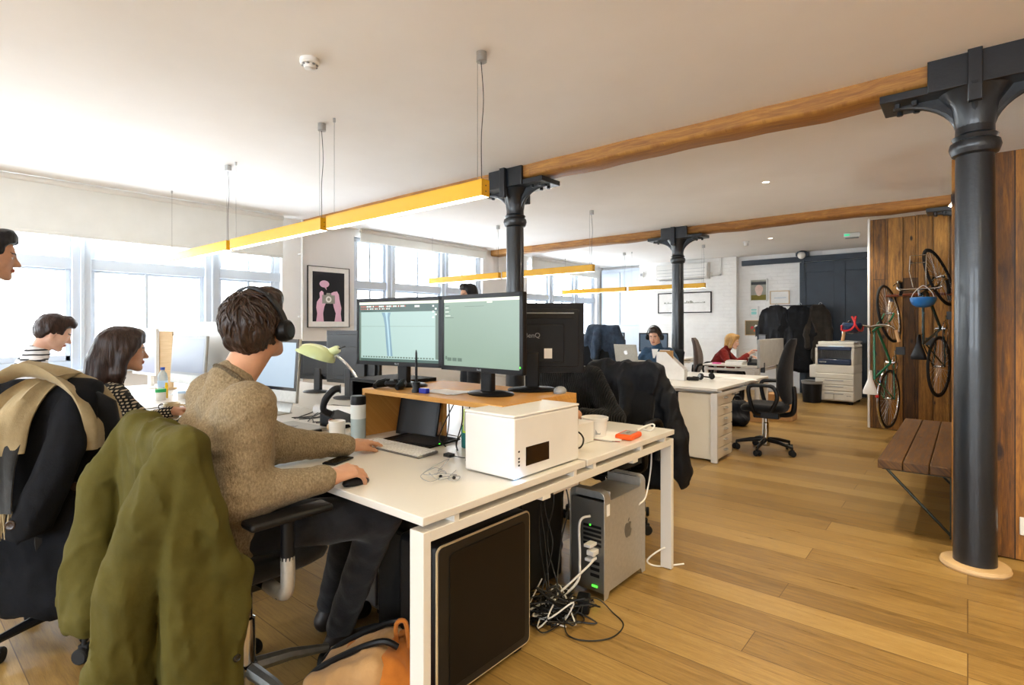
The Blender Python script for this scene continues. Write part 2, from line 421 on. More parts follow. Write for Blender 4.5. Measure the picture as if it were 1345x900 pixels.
def window(n, y0, y1, mull, munt, trans, xin=-7.1):
    """sash window along the left wall: thick mullions, a heavy transom, thin glazing bars"""
    b = B(); x0, x1 = xin-.06, xin+.03
    b.box(x0, y0, SILL, x1, y1, SILL+.1); b.box(x0, y0, HEAD-.07, x1, y1, HEAD)
    b.box(x0, y0, SILL, x1, y0+.07, HEAD); b.box(x0, y1-.07, SILL, x1, y1, HEAD)
    for m in mull:
        b.box(x0, m-.08, SILL, x1+.05, m+.08, HEAD); b.box(x0, m-.015, SILL, x1+.08, m+.015, HEAD)
    b.box(x0, y0, trans-.06, x1+.02, y1, trans+.06); b.box(x0, y0, trans-.085, x1-.02, y1, trans-.06)
    edges = [y0+.07] + [q for m in mull for q in (m-.08, m+.08)] + [y1-.07]
    for m in munt: b.box(xin-.02, m-.018, SILL, xin+.015, m+.018, HEAD)
    for k in range(0, len(edges)-1, 2):       # sash stiles
        e0, e1 = edges[k], edges[k+1]
        for q0, q1 in ((e0, e0+.045), (e1-.045, e1)): b.box(xin-.03, q0, SILL+.1, xin+.02, q1, HEAD-.07)
        b.box(xin-.03, e0, SILL+.1, xin+.02, e1, SILL+.16)
    w = struct(b.build(f'window_{n}', M_sash, bev=.006))
    g = B().box(xin-.008, y0+.03, SILL+.05, xin-.004, y1-.03, HEAD-.03).build('pane', M_glass, w, smooth=False)
    B().box(-7.05, y0-.03, SILL-.03, -6.92, y1+.03, SILL+.012).build('window_sill', M_sash, w, bev=.006)
    return w
window(1, *W1, mull=(-.1, 1.42, 2.69), munt=(.65, 2.02, 3.15), trans=1.97)
window(2, *W2, mull=(5.36, 6.52), munt=(5.0, 5.95, 7.0), trans=1.95)
window(3, *W3, mull=(9.7, 10.7), munt=(9.25, 10.2, 11.1), trans=1.95)
window(4, -5.7, -2.35, mull=(-4.6, -3.4), munt=(-5.2, -4.0, -2.9), trans=1.97)

# the street outside: a pale stone facade opposite
b = B().mat(0); b.box(-19.4, -16, -4, -19, 26, 6.2)
for z in (-1.2, 2.2, 5.9): b.box(-19, -16, z, -18.85, 26, z+.22)
b.mat(1)
for k in range(16):
    for z in (-.2, 3.1): b.box(-18.98, -14+k*2.45, z, -18.94, -12.9+k*2.45, z+1.75)
facade = b.build('street_facade', [mat('pale_stone', '#d8d2c8', '#e4dfd6', 3, rough=.9), mat('facade_glass', '#a9b4bd', '#b9c3cb', 3, rough=.2)], smooth=False)
tag(facade, 'pale stone building across the street outside the windows', 'building')

# roller blinds
def blind(y0, y1, zb, x, label, fixed=True):
    t = thing('roller_blind', label, 'blind', (x, (y0+y1)/2, zb), 0)
    w = y1-y0
    B().box(-.004, -w/2, 0, .004, w/2, H-zb-.03).build('blind_cloth', M_blind, t, smooth=False)
    B().box(-.012, -w/2, -.02, .012, w/2, .012).build('hem_bar', M_blind, t, bev=.004)
    B().rod((0, -w/2, H-zb-.035), (0, w/2, H-zb-.035), .03, 12).build('roller', M_whiteplastic, t)
    return t
blind(-.02, 3.5, 2.235, -6.88, 'long white roller blind half down over the nearest window at the left')
blind(4.7, 7.44, 2.6, -6.9, 'short white roller blind above the window right of the framed poster')
blind(8.84, 11.5, 2.5, -6.9, 'white roller blind above the farthest window')
b = B(); b.rod((-6.93, 3.8, .3), (-6.93, 3.8, H), .018, 10)
for z in (.6, 1.45, 2.3): b.cbox((-6.965, 3.8, z), (.07, .05, .025))
tag(b.build('wall_pipe', M_whiteplastic), 'thin white pipe running up the wall beside the framed poster', 'pipe')

# beams
def beam(y, label, x0, x1, z=2.665, w=.25):
    n = 60; rings = []
    for i in range(n+1):
        x = x0+(x1-x0)*i/n
        dy = .008*math.sin(x*2.3+y)+.005*math.sin(x*7.1); dz = .006*math.sin(x*3.7+1)+.004*math.sin(x*11)
        c = .018
        rings.append([(x, y-w/2+dy+c, z+dz), (x, y+w/2+dy-c, z+dz), (x, y+w/2+dy, z+dz+c), (x, y+w/2+dy, H+.02), (x, y-w/2+dy, H+.02), (x, y-w/2+dy, z+dz+c)])
    o = B().loft(rings).build('timber_beam', M_beam, ang=50)
    return tag(o, label, 'beam')
beam(3.93, 'nearer rough oak ceiling beam running to the big black column', -6.99, 4.09)
beam(7.8, 'farther rough oak ceiling beam above the small black column', -6.99, 4.09)

# cast-iron columns
def column(x, y, label, r=.09, ring=False):
    t = thing('iron_column', label, 'column', (x, y, 0), 0)
    zc = 2.28
    B().lathe([(r*1.02, 0), (r*1.0, .5), (r*.95, 1.4), (r*.9, zc)], 32).build('shaft', M_iron, t)
    B().lathe([(r*.9, zc-.03), (r*1.08, zc-.02), (r*1.16, zc), (r*1.22, zc+.02), (r*1.16, zc+.045), (r*1.0, zc+.055), (r*1.1, zc+.075), (r*.92, zc+.09), (r*.9, zc+.2), (r*1.05, zc+.22), (r*.9, zc+.24), (r*.9, 2.6)], 32).build('necking', M_iron, t)
    b = B()
    # two curved brackets along the beam, two stubby ones across it
    def bracket(ax, L, th, zt):
        poly = []
        for i in range(11):
            a = PI/2*i/10
            poly.append((r*.7+L*(1-math.cos(a)), zc+.1+(zt-zc-.1)*math.sin(a)))
        poly += [(r*.7+L, zt), (0, zt), (0, zc+.1)]
        M = Matrix.Rotation(ax, 4, 'Z') @ Matrix.Rotation(PI/2, 4, 'X') @ Matrix.Translation((0, 0, -th/2))
        b.prism(poly, 0, th, M)
        # rolled lower edge
        pts = [(r*.7+L*(1-math.cos(PI/2*i/10)), 0, zc+.1+(zt-zc-.1)*math.sin(PI/2*i/10)) for i in range(11)]
        b.tube(pts, .017, 8, M=Matrix.Rotation(ax, 4, 'Z'))
    for ax in (0, PI): bracket(ax, .30, .045, 2.6)
    for ax in (PI/2, -PI/2): bracket(ax, .13, .06, 2.6)
    b.lathe([(r*.9, 2.4), (r*1.1, 2.52), (r*1.7, 2.6)], 24)
    b.build('bracket', M_iron, t, ang=40)
    B().box(-.42, -.14, 2.6, .42, .14, 2.645).build('bearing_plate', M_iron, t, bev=.006)
    b = B().box(-.2, -.155, 2.6, .2, -.125, 2.79).box(-.2, .125, 2.6, .2, .155, 2.79)
    for sy in (-1, 1): b.box(-.03, sy*.175-.02, 2.5, .03, sy*.175+.02, 2.79)
    b.build('saddle_plate', M_iron, t, bev=.005)
    b = B()
    for sx in (-.34, -.26, .26, .34): b.lathe([(.016, 2.575), (.016, 2.6)], 6, Matrix.Translation((sx, .07, 0))).lathe([(.016, 2.575), (.016, 2.6)], 6, Matrix.Translation((sx, -.07, 0)))
    b.build('bolt', M_iron, t)
    if ring: B().lathe([(r*1.05, .001), (r*1.62, .001), (r*1.66, .012), (r*1.6, .028), (r*1.05, .03)], 40).build('floor_ring', M_ledge, t)
    return t
column(.03, 3.90, 'big black cast-iron column in the right foreground with a wooden floor ring', .093, True)
column(-3.27, 3.93, 'black cast-iron column rising behind the two lit computer screens')
column(-3.30, 7.75, 'smaller black cast-iron column in front of the long framed drawing')
column(.06, 7.8, 'black cast-iron column mostly hidden behind the wooden partition')

# partition and bike wall of reclaimed planks
def plank_wall(name, label, x0, x1, y0, y1, z1, m, w, seed, zt_j=0):
    rnd = random.Random(seed); b = B(); x = x0
    while x < x1-.01:
        ww = min(w*rnd.uniform(.75, 1.25), x1-x)
        if x1-x-ww < w*.4: ww = x1-x
        b.box(x+.0015, y0-rnd.uniform(0, .007), 0.005, x+ww-.0015, y1, z1-rnd.uniform(0, zt_j)); x += ww
    o = b.build(name, m, bev=.003, smooth=False)
    return tag(o, label, 'partition')
plank_wall('plank_partition', 'tall amber plank partition behind the big black column', -.075, 2.6, 4.17, 4.30, 2.315, M_wood_amber, .2, 3)
o = plank_wall('bike_wall', 'dark reclaimed plank wall that the two bicycles hang on', -.97, 1.2, 8.38, 8.5, 2.70, M_wood_dark, .155, 5, .004)
b = B().box(-1.0, 8.385, 0, -.973, 8.52, 2.72)
S('trim_1', b, M_whiteplastic, bev=.004)
b = B().box(-.07, 4.305, .005, -.035, 8.37, 2.3)
tag(b.build('plank_side_wall', M_wood_amber, smooth=False), 'plank side wall behind the bench, seen edge-on', 'partition')
b = B().box(.03, 4.15, .01, .15, 4.165, .55)
tag(b.build('plank_patch', M_wood_amber, bev=.003), 'short loose board fixed low on the amber partition right of the column', 'board')
b = B().box(.222, 4.15, .15, .40, 4.165, .25)
tag(b.build('wall_socket', M_whiteplastic, bev=.004), 'white socket plate low on the amber partition at the right edge', 'socket')

# bench
t = thing('bench', 'thick plank bench fixed to the side of the wooden partition', 'bench', (-.26, 5.27, 0))
for i, (x0, x1) in enumerate(((-.19, -.06), (-.056, .075), (.079, .185))):
    B().box(x0, -1.03+.004*i, .395, x1, 1.03, .452).build('board', M_bench, t, bev=.006)
for y in (-.98, .3):
    B().tube([(-.15, y, .392), (.18, y, .03)], .009, 8).build('brace', M_wax, t)
    B().box(-.17, y-.015, .385, .18, y+.015, .396).box(.176, y-.015, .01, .185, y+.015, .39).build('bracket', M_wax, t)
# ------------------------------------------------------------------ desks
def bench_desk(x1, length, y0, y1, zt, label, right_legs=True, left_legs=True, group='white bench desks'):
    """double desk: two tops back to back on a leg frame at each end"""
    t = thing('bench_desk', label, 'desk', (x1, y0, 0), 0, group)
    D = y1-y0; mid = D/2; L = length
    B().box(-L+.003, 0, zt-.026, 0, mid-.006, zt).build('desktop', M_desk, t, bev=.0025)
    B().box(-L+.003, mid+.008, zt-.026, 0, D, zt).build('desktop', M_desk, t, bev=.0025)
    for sx, on in ((-.065, right_legs), (-L+.003, left_legs)):
        if not on: continue
        for y in (.004, D-.034):
            B().box(sx, y, 0.004, sx+.062, y+.03, zt-.048).build('leg', M_deskm, t, bev=.002)
        b = B().box(sx, .034, zt-.081, sx+.062, D-.034, zt-.048)
        for y in (.13, mid-.09, mid+.06, mid+.5, D-.12): b.box(sx+.018, y, zt-.049, sx+.062, y+.022, zt-.025)
        for y in (mid-.3, mid+.42): b.box(sx+.03, y, zt-.096, sx+.062, y+.05, zt-.08)
        b.build('end_rail', M_deskm, t, bev=.0015)
    for y in (.2, D-.24): B().box(-L+.07, y, zt-.075, -.07, y+.04, zt-.027).build('cross_beam', M_deskm, t)
    b = B().box(-L+.1, mid-.1, zt-.14, -.1, mid+.1, zt-.13).box(-L+.1, mid-.1, zt-.14, -.1, mid-.095, zt-.06).box(-L+.1, mid+.095, zt-.14, -.1, mid+.1, zt-.06)
    b.build('cable_tray', M_deskm, t)
    return t
ZD, ZB = .757, .72
bench_desk(-1.222, 1.6, 1.046, 2.825, ZD, 'white bench desk in the foreground carrying the white box computer')
bench_desk(-2.826, 1.6, 1.046, 2.825, ZD, 'white bench desk with the silver laptop and the pale green lamp', False)
bench_desk(-4.43, 1.6, 1.046, 2.825, ZD, 'white bench desk by the window with the water bottle on it', False)
bench_desk(-1.83, 1.6, 5.22, 6.96, ZB, 'white bench desk in the middle with headphones and a file holder on it')
bench_desk(-3.434, 1.6, 5.22, 6.96, ZB, 'white bench desk farther left in the middle row, behind the black jacket', False)

# ------------------------------------------------------------------ office chairs
def office_chair(label, loc, rz, seat_z=.5, top=1.19, fab=None, base_m=None, arms=True, head=True, arm_h=.22, base_rot=.3, arm_style='loop', lean=.03, bw=1, group='office chairs'):
    fab = fab or M_chairfab; base_m = base_m or M_black
    t = thing('office_chair', label, 'chair', (loc[0], loc[1], 0), rz, group)
    for k in range(5):
        a = base_rot+2*PI*k/5; c, s_ = math.cos(a), math.sin(a)
        B().tube([(c*.03, s_*.03, .125), (c*.15, s_*.15, .115), (c*.29, s_*.29, .085)], [.026, .022, .015], 8).build('base_arm', base_m, t)
        b = B(); M = Matrix.Translation((c*.29, s_*.29, 0)) @ Matrix.Rotation(a+.9, 4, 'Z')
        for sy in (-.022, .022):
            b.lathe([(.012, -.011), (.026, -.011), (.03, -.006), (.03, .006), (.026, .011), (.012, .011)], 16, M @ Matrix.Translation((0, sy, .03)) @ Matrix.Rotation(PI/2, 4, 'X'))
        b.cbox((0, 0, .05), (.035, .02, .03), M).cyl((c*.29, s_*.29), .008, .05, .09)
        b.build('caster', M_rubber, t)
    B().lathe([(.036, .06), (.04, .075), (.04, .14), (.03, .145), (.028, .3), (.02, .305), (.02, seat_z-.12)], 18).build('gas_lift', M_chrome, t)
    B().prism([(-.14, -.09), (.1, -.11), (.13, 0), (.1, .11), (-.14, .09)], seat_z-.14, seat_z-.075, Matrix.Rotation(PI/2, 4, 'Z')).box(.1, -.02, seat_z-.115, .26, 0, seat_z-.1).build('mechanism', M_black, t, bev=.012)
    # seat cushion: rounded loft
    rings = []
    for z, g, in ((-.075, .86), (-.06, .95), (-.03, 1.0), (-.008, .97), (.004, .86), (.0, .6)):
        r_ = []
        for i in range(28):
            a = 2*PI*i/28; e = .55
            x = .235*g*math.copysign(abs(math.cos(a))**e, math.cos(a)); y = .225*g*math.copysign(abs(math.sin(a))**e, math.sin(a))
            dz = -.022*max(0, (y-.12)/.1)**2 + .01*abs(x)/.235
            r_.append((x, y+.01, seat_z+z+dz))
        rings.append(r_)
    B().loft(rings).build('seat', fab, t, ang=60)
    # backrest
    rings = []; zb = seat_z+.02; nz = 13
    for k in range(nz+1):
        u = k/nz; z = zb+(top-zb)*u
        w = (.17+.075*math.sin(min(u*1.5, 1)*PI*.62)) if not head else (.14+.1*math.sin(PI*min(u*1.12, 1)**.8)) * (1 if u < .8 else 1-.25*(u-.8))
        th = .035+.018*math.sin(PI*min(u*1.2, 1)); th *= 1 if u < .93 else .6
        w *= bw
        if u > .93: w *= .82
        if u < .05: w *= .85; th *= .7
        y = -.225-lean*4*u**1.5*.5+.05*math.sin(PI*u*.9)
        rings.append([(w*math.copysign(abs(math.cos(2*PI*i/24))**.7, math.cos(2*PI*i/24)),
                       y + th*math.copysign(abs(math.sin(2*PI*i/24))**.8, math.sin(2*PI*i/24)) + .035*(math.cos(2*PI*i/24)**2)*(1 if .1 < u < .95 else .5), z) for i in range(24)])
    B().loft(rings).build('backrest', fab, t, ang=60)
    B().tube(spline([(0, -.08, seat_z-.1), (0, -.2, seat_z-.1), (0, -.26, seat_z-.06), (0, -.27, seat_z+.08), (0, -.26, seat_z+.2)], 5), [.026]*20+[.018], 8).build('back_stem', M_black, t)
    if arms:
        for sx in (-1, 1):
            if arm_style == 'loop':
                pts = [(sx*.2, .03, seat_z-.09), (sx*.285, .06, seat_z-.05), (sx*.3, .1, seat_z+.1), (sx*.3, .1, seat_z+arm_h-.02), (sx*.3, .02, seat_z+arm_h), (sx*.3, -.12, seat_z+arm_h-.01), (sx*.3, -.16, seat_z+.1), (sx*.29, -.1, seat_z-.04)]
                B().tube(spline(pts, 5), .021, 8).build('armrest', M_black, t)
            else:
                o = B().rod((sx*.29, -.0, seat_z+.02), (sx*.29, -.0, seat_z+arm_h-.02), .022, 12).build('armrest', M_black, t)
                B().tube(spline([(sx*.16, 0, seat_z-.1), (sx*.25, 0, seat_z-.1), (sx*.288, 0, seat_z-.07), (sx*.29, 0, seat_z+.03)], 5), .022, 12).build('arm_elbow', M_alu, o)
                B().box(sx*.29-.04, -.13, seat_z+arm_h-.025, sx*.29+.04, .14, seat_z+arm_h).build('arm_pad', M_black, o, bev=.01)
    return t
# the empty black chair in the aisle, facing the middle desk
office_chair('empty black high-backed swivel chair in the aisle beside the drawers', (-1.63, 6.1), rad(94), .5, 1.19, base_rot=.55)

# ------------------------------------------------------------------ screens
def monitor(label, loc, rz, W, Hh, zlow, surf, screen=None, dark=M_black, base='oval', back=None, tilt=0, group='computer monitors', name='monitor', neck=True, cat='monitor'):
    """screen faces local -y; loc is where the foot stands, surf its height"""
    t = thing(name, label, cat, (loc[0], loc[1], surf), rz, group)
    z0 = zlow-surf; M = Matrix.Translation((0, -.06, z0)) @ Matrix.Rotation(tilt, 4, 'X')
    bz = .02
    b = B(); b.box(-W/2, -.012, 0, W/2, .012, Hh, M); b.box(-W/2+.03, .012, .03, W/2-.03, .03, Hh-.03, M); b.box(-W*.3, .028, Hh*.15, W*.3, .05, Hh*.7, M)
    b.build('housing', dark, t, bev=.004)
    b = B(); y0, y1 = -.016, -.011
    b.box(-W/2, y0, 0, W/2, y1, .022, M).box(-W/2, y0, Hh-bz, W/2, y1, Hh, M).box(-W/2, y0, 0, -W/2+bz, y1, Hh, M).box(W/2-bz, y0, 0, W/2, y1, Hh, M)
    b.build('bezel', dark, t, bev=.0015)
    sm = screen or M_scr_off
    s_ = B().box(-W/2+bz, -.0135, .022, W/2-bz, -.0125, Hh-bz, M).build('screen', sm, t, smooth=False)
    if neck:
        B().box(-.035, -.035, .012, .035, .0, z0+Hh*.3).build('stand_neck', dark, t, bev=.008)
        if base == 'oval': B().lathe([(.12, 0), (.125, .006), (.115, .012), (.05, .02)], 32, Matrix.Diagonal((1, .75, 1, 1))).build('stand_base', dark, t)
        else: B().box(-.13, -.09, 0, .13, .09, .012).build('stand_base', dark, t, bev=.006)
    return t, M, s_
M_scr_off = mat('screen_off', '#0d0f12', '#14171b', 3, rough=.12, coat=.3)
M_scr_a = glow('screen_model_view', '#b0ccc4', .85)
M_scr_b = glow('screen_grey_green', '#8fa693', .85)
M_scr_bar = glow('screen_dark_bar', '#3f5d52', .8)
M_scr_top = glow('screen_cream_bar', '#e9ecd2', 1.0)
M_scr_col = glow('screen_blue_shape', '#7fa3b4', .8)
M_scr_col2 = glow('screen_pale_shape', '#a9c9d2', .95)
M_scr_ic = glow('screen_red_icons', '#d06a50', .8)
M_scr_iw = glow('screen_white_icons', '#f4f4ea', 1.1)
M_scr_line = glow('screen_grey_lines', '#69806f', .7)
M_scr_vio = glow('screen_lilac', '#b9bccf', .9)
M_glow_blue = glow('soft_blue_glow', '#9fb3c4', .9)  # also gives a jar lid, a bottle label and print marks a glow
mats_ui = [M_scr_bar, M_scr_top, M_scr_col, M_scr_col2, M_scr_ic, M_scr_iw, M_scr_line]
ZR = 1.0
def ui(parent, M, W, Hh, kind):
    b = B(); y = -.0141
    def r(i, u0, v0, u1, v1, d=0):      # u right, v up, in 0..1 of the screen
        w, h = W-.04, Hh-.042
        b.mat(i).box(-w/2+w*u0, y-d-.0003, .022+h*v0, -w/2+w*u1, y-d, .022+h*v1, M)
    rnd = random.Random(4)
    if kind == 'model':
        r(1, 0, .955, 1, 1); r(0, 0, .83, 1, .955); r(6, 0, .0, .025, .83); r(0, 0, 0, 1, .045); r(6, .965, .06, 1, .83)
        for k in range(36): r(4 if rnd.random() < .4 else 5, .02+k*.0165, .91, .02+k*.0165+.01, .935, .0004)
        for k in range(22): r(5 if rnd.random() < .5 else 4, .02+k*.018, .872, .02+k*.018+.008, .893, .0004)
        for k in range(5): r(5, .72+k*.012, .9, .73+k*.012, .93, .0004); r(5, .93+(k % 2)*.03, .72+k*.045, .95+(k % 2)*.03, .745+k*.045, .0004)
        for k in range(26): r(6, .05+k*.035, .06, .072+k*.035, .083, .0003)
        for k in range(10): r(6, .005, .15+k*.06, .02, .18+k*.06, .0004)
        r(6, .03, .585, .96, .589, .0002)
        # the tall flared column on the screen
        w, h = W-.04, Hh-.042
        def col(i, f, d):
            L = [(.30, .82), (.325, .74), (.345, .6), (.36, .3), (.375, .09)]; R = [(.445, .09), (.43, .3), (.41, .6), (.405, .74), (.42, .82)]
            pts = [(u if n_ < len(L) else u, v) for n_, (u, v) in enumerate(L+R)]
            if f: pts = [(.345, .82), (.358, .74), (.37, .6), (.388, .3), (.4, .09), (.418, .09), (.41, .3), (.392, .6), (.38, .74), (.385, .82)]
            b.mat(i).prism([(-w/2+w*u, .022+h*v) for u, v in pts], 0, .0002, M @ Matrix.Translation((0, y-d, 0)) @ Matrix.Rotation(PI/2, 4, 'X'))
        col(2, 0, .0003); col(3, 1, .0006)
    elif kind == 'grey':
        r(1, 0, .955, 1, 1); r(6, .3, .885, .56, .89, .0003)
        for k in range(7): r(5 if k % 2 else 6, .02, .9-k*.03, .06+rnd.random()*.09, .908-k*.03, .0003)
        for k in range(3): r(6, .05+k*.075, .07, .11+k*.075, .12, .0003)
        r(1, .6, .93, .67, .95, .0003); r(6, .02, .09, .045, .14, .0003)
    elif kind == 'page':
        r(6, .1, .5, .9, .9); r(3, .15, .12, .6, .4); r(5, .1, .93, .5, .96)
    return b.build('screen_image', mats_ui, parent, smooth=False)
t, M, s_ = monitor('black monitor showing a tall flared column on its screen, left of the lit pair', (-2.31, 1.862), rad(10.2), .585, .36, 1.11, ZR, M_scr_a); ui(s_, M, .585, .36, 'model')
text('maker_name', 'BenQ', .012, M_greyplastic, t, M @ frameM((0, -.0165, .011), (1, 0, 0), (0, 0, 1)))
t, M, s_ = monitor('black monitor with a plain grey-green screen, right of the lit pair', (-1.709, 1.875), rad(-2.5), .535, .36, 1.108, ZR, M_scr_b); ui(s_, M, .535, .36, 'grey')
text('maker_name', 'BenQ', .012, M_greyplastic, t, M @ frameM((0, -.0165, .011), (1, 0, 0), (0, 0, 1)))
B().box(.262-.012, -.0165, .03, .262-.006, -.0145, .038, M).build('power_light', M_led_green, t)
# back of the opposite monitor
t, M, s_ = monitor('black monitor seen from behind, turned away beside the grey-green screen', (-1.66, 2.13), rad(-136), .54, .355, 1.083, ZR)
B().box(-.21, .0295, .275, .21, .033, .30, M).build('vent_slot', M_rubber, t, bev=.004)
B().box(-.215, .0295, .30, .215, .0345, .306, M).build('vent_highlight', M_greyplastic, t, bev=.002)  # thin grey strip painted in as the highlight above the slot
text('maker_name', 'BenQ', .034, M_greyplastic, t, M @ frameM((.0, .0508, .19), (-1, 0, 0), (0, 0, 1)))
B().box(-.1, .0502, .075, -.06, .0512, .125, M).build('sticker', M_paper, t)
B().tube([M @ Vector(p) for p in ((.245, .02, .06), (.262, .045, .08), (.262, .045, .12), (.245, .02, .14))], .004, 6).build('cable_clip', M_black, t)

# wooden risers
def riser(label, x0, x1, y0, y1, zt, surf):
    t = thing('monitor_riser', label, 'riser', ((x0+x1)/2, (y0+y1)/2, surf), 0, 'wooden monitor risers')
    w, d, h = (x1-x0)/2, (y1-y0)/2, zt-surf
    B().box(-w, -d, h-.022, w, d, h).build('top_board', M_mdf, t, bev=.0015)
    for s in (-1, 1): B().box(min(s*w, s*(w-.022)), -d, 0, max(s*w, s*(w-.022)), d, h-.0225).build('side_board', M_mdf, t, bev=.0015)
    B().box(-w*.3, d-.02, 0, -w*.3+.02, d, h-.0225).build('back_post', M_mdf, t)
    return t
riser('plywood monitor riser carrying the two lit screens', -2.385, -1.425, 1.635, 1.895, ZR, ZD)
riser('plywood monitor riser carrying the monitor seen from behind', -2.385, -1.445, 1.90, 2.20, ZR-.002, ZD)

# ------------------------------------------------------------------ on the near desk
t = thing('box_computer', 'white box-shaped mini computer on the near end of the foreground desk', 'computer', (-1.376, 1.71, ZD), 0)
B().box(-.125, -.212, .006, .125, .212, .228).build('case', M_whiteplastic, t, bev=.006)
B().box(-.127, -.214, .2285, .127, .214, .2385).build('lid', M_whiteplastic, t, bev=.004)
B().box(.1252, -.145, .045, .1268, .0, .115).build('display_window', M_blackgloss, t, bev=.001)
b = B()
for z in (.055, .068, .08, .105): b.cbox((.1255, -.185, z), (.002, .008, .006))
b.build('port', M_black, t)
B().lathe([(.006, 0), (.006, .002)], 12, Matrix.Translation((.1255, -.19, .018)) @ Matrix.Rotation(PI/2, 4, 'Y')).build('power_light', M_led_blue, t)
l = bpy.data.lights.new('blue_light', 'POINT'); l.energy = .06; l.color = (.3, .55, 1); l.shadow_soft_size = .01
lo = bpy.data.objects.new('light_glow', l); COL.objects.link(lo); lo.parent = t; lo.location = (.14, -.2, .012)

t = thing('keyboard', 'white flat keyboard under the typing hand', 'keyboard', (-1.995, 1.552, ZD), rad(1))
M = Matrix.Rotation(rad(3.5), 4, 'X')
B().box(-.215, -.058, .002, .215, .058, .011, M).build('key_tray', M_alu_dark, t, bev=.003)
b = B()
for r_ in range(6):
    n = 19 if r_ else 4
    for k in range(19):
        if r_ == 0 and 3 <= k <= 7:
            if k == 3: b.box(-.209+3*.022, -.0535, .011, -.209+8*.022-.003, -.0375, .0145, M)
            continue
        b.box(-.209+k*.022, -.0535+r_*.018, .011, -.209+k*.022+.0175, -.0535+r_*.018+.0142, .016, M)
b.build('key', M_whiteplastic, t, smooth=False)
t = thing('graphics_tablet', 'thin black drawing tablet lying behind the white keyboard', 'tablet', (-2.06, 1.755, ZD), rad(3))
B().box(-.165, -.105, .001, .165, .105, .01, Matrix.Rotation(rad(2), 4, 'X')).build('tablet_body', M_black, t, bev=.004)
B().box(-.11, -.085, .0105, .15, .085, .0112, Matrix.Rotation(rad(2), 4, 'X')).build('active_area', M_rubber, t)
B().box(.158, -.04, .009, .163, -.035, .0115).build('power_light', M_led_green, t)
t = thing('mobile_phone', 'black mobile phone on the desk between the two hands', 'phone', (-2.0, 1.255, ZD), rad(-68))
B().box(-.065, -.032, .001, .065, .032, .009).build('phone_body', M_black, t, bev=.004)
B().box(-.056, -.029, .009, .056, .029, .0096).build('phone_screen', M_blackgloss, t)
t = thing('computer_mouse', 'black mouse under the nearer hand', 'mouse', (-1.668, 1.118, ZD), rad(4))
rings = []
for z, g in ((.002, .92), (.01, 1), (.02, .93), (.028, .75), (.033, .4)):
    rings.append([(g*.03*math.cos(2*PI*i/20), g*.055*math.sin(2*PI*i/20), z-.006*max(0, math.sin(2*PI*i/20))*g) for i in range(20)])
B().loft(rings).build('mouse_body', M_black, t)
B().lathe([(.006, -.003), (.008, 0), (.006, .003)], 12, Matrix.Translation((0, .03, .025)) @ Matrix.Rotation(PI/2, 4, 'Y')).build('scroll_wheel', M_rubber, t)
def tangle(c, spread, h, n, seed, r, m, name='tangle', parent=None, zmin=.0):
    rnd = random.Random(seed); b = B()
    pts = [(c[0]+rnd.gauss(0, spread[0]), c[1]+rnd.gauss(0, spread[1]), max(zmin, c[2]+abs(rnd.gauss(0, h)))) for _ in range(n)]
    b.tube(spline(pts, 8), r, 6)
    return b.build(name, m, parent)
t = thing('earphones', 'tangled grey earphones lying on the bare desk corner', 'earphones', (-1.475, 1.365, ZD), 0)
tangle((0, 0, .004), (.032, .045), .018, 20, 3, .0016, M_greyplastic, 'earphone_wire', t, .002)
for p in ((-.02, .0, .006), (.03, .02, .006)): B().sphere(p, (.007, .007, .006), 10, 6).build('earbud', M_black, t)
# right desk half
t = thing('white_drive_box', 'small white box standing right behind the white computer', 'box', (-1.475, 2.185, ZD), 0)
B().box(-.075, -.1, 0, .075, .1, .10).build('box_body', M_whiteplastic, t, bev=.004)
B().lathe([(.02, 0), (.022, .002), (.018, .003)], 16, Matrix.Translation((.075, -.02, .045)) @ Matrix.Rotation(PI/2, 4, 'Y')).build('round_button', M_whiteplastic, t)
t = thing('plastic_tub', 'white round plastic tub beside the small white box', 'tub', (-1.455, 2.385, ZD), 0)
B().lathe([(.05, 0), (.054, .004), (.064, .085), (.068, .087), (.069, .1), (.064, .101), (.06, .09), (.05, .01), (0, .008)], 32).build('tub_body', M_whiteplastic, t)
B().box(.055, -.018, .02, .0565, .008, .05, Matrix.Rotation(rad(-38), 4, 'Z')).build('printed_label', M_greyplastic, t)
t = thing('papers', 'loose white papers under the orange drive', 'papers', (-1.40, 2.42, ZD), rad(12))
for k, (a, m) in enumerate(((.1, M_red), (-.25, M_paper), (.15, M_paper), (-.1, M_paper))):
    B().box(-.08, -.105, .0012+k*.0016, .08, .105, .002+k*.0016, Matrix.Rotation(a, 4, 'Z')).build('sheet', m, t)
t = thing('portable_drive', 'orange rubber portable hard drive near the desk edge', 'hard drive', (-1.305, 2.46, ZD), rad(6))
B().box(-.045, -.07, .001, .045, .07, .027).build('rubber_sleeve', M_orange, t, bev=.009, seg=3)
B().box(-.028, -.05, .027, .028, .05, .0285).build('metal_case', M_alu, t)
b = B()
for k in (-1, 0, 1): b.cbox((.0, k*.018, .0287), (.012, .006, .0006))
b.build('drive_lettering', M_dark, t)
b = B().tube(spline([(-1.36, 2.66, ZD+.004), (-1.34, 2.72, ZD+.02), (-1.31, 2.745, ZD+.03), (-1.29, 2.72, ZD+.022), (-1.30, 2.69, ZD+.005), (-1.34, 2.70, ZD+.006), (-1.36, 2.8, ZD+.005), (-1.37, 2.84, ZD-.02), (-1.36, 2.83, .55), (-1.33, 2.70, .40), (-1.34, 2.62, .36), (-1.4, 2.62, .2)], 7), .0045, 8)
tag(b.build('white_cable_loop', M_cablewht), 'white cable looped on the far corner of the desk and hanging below', 'cable')
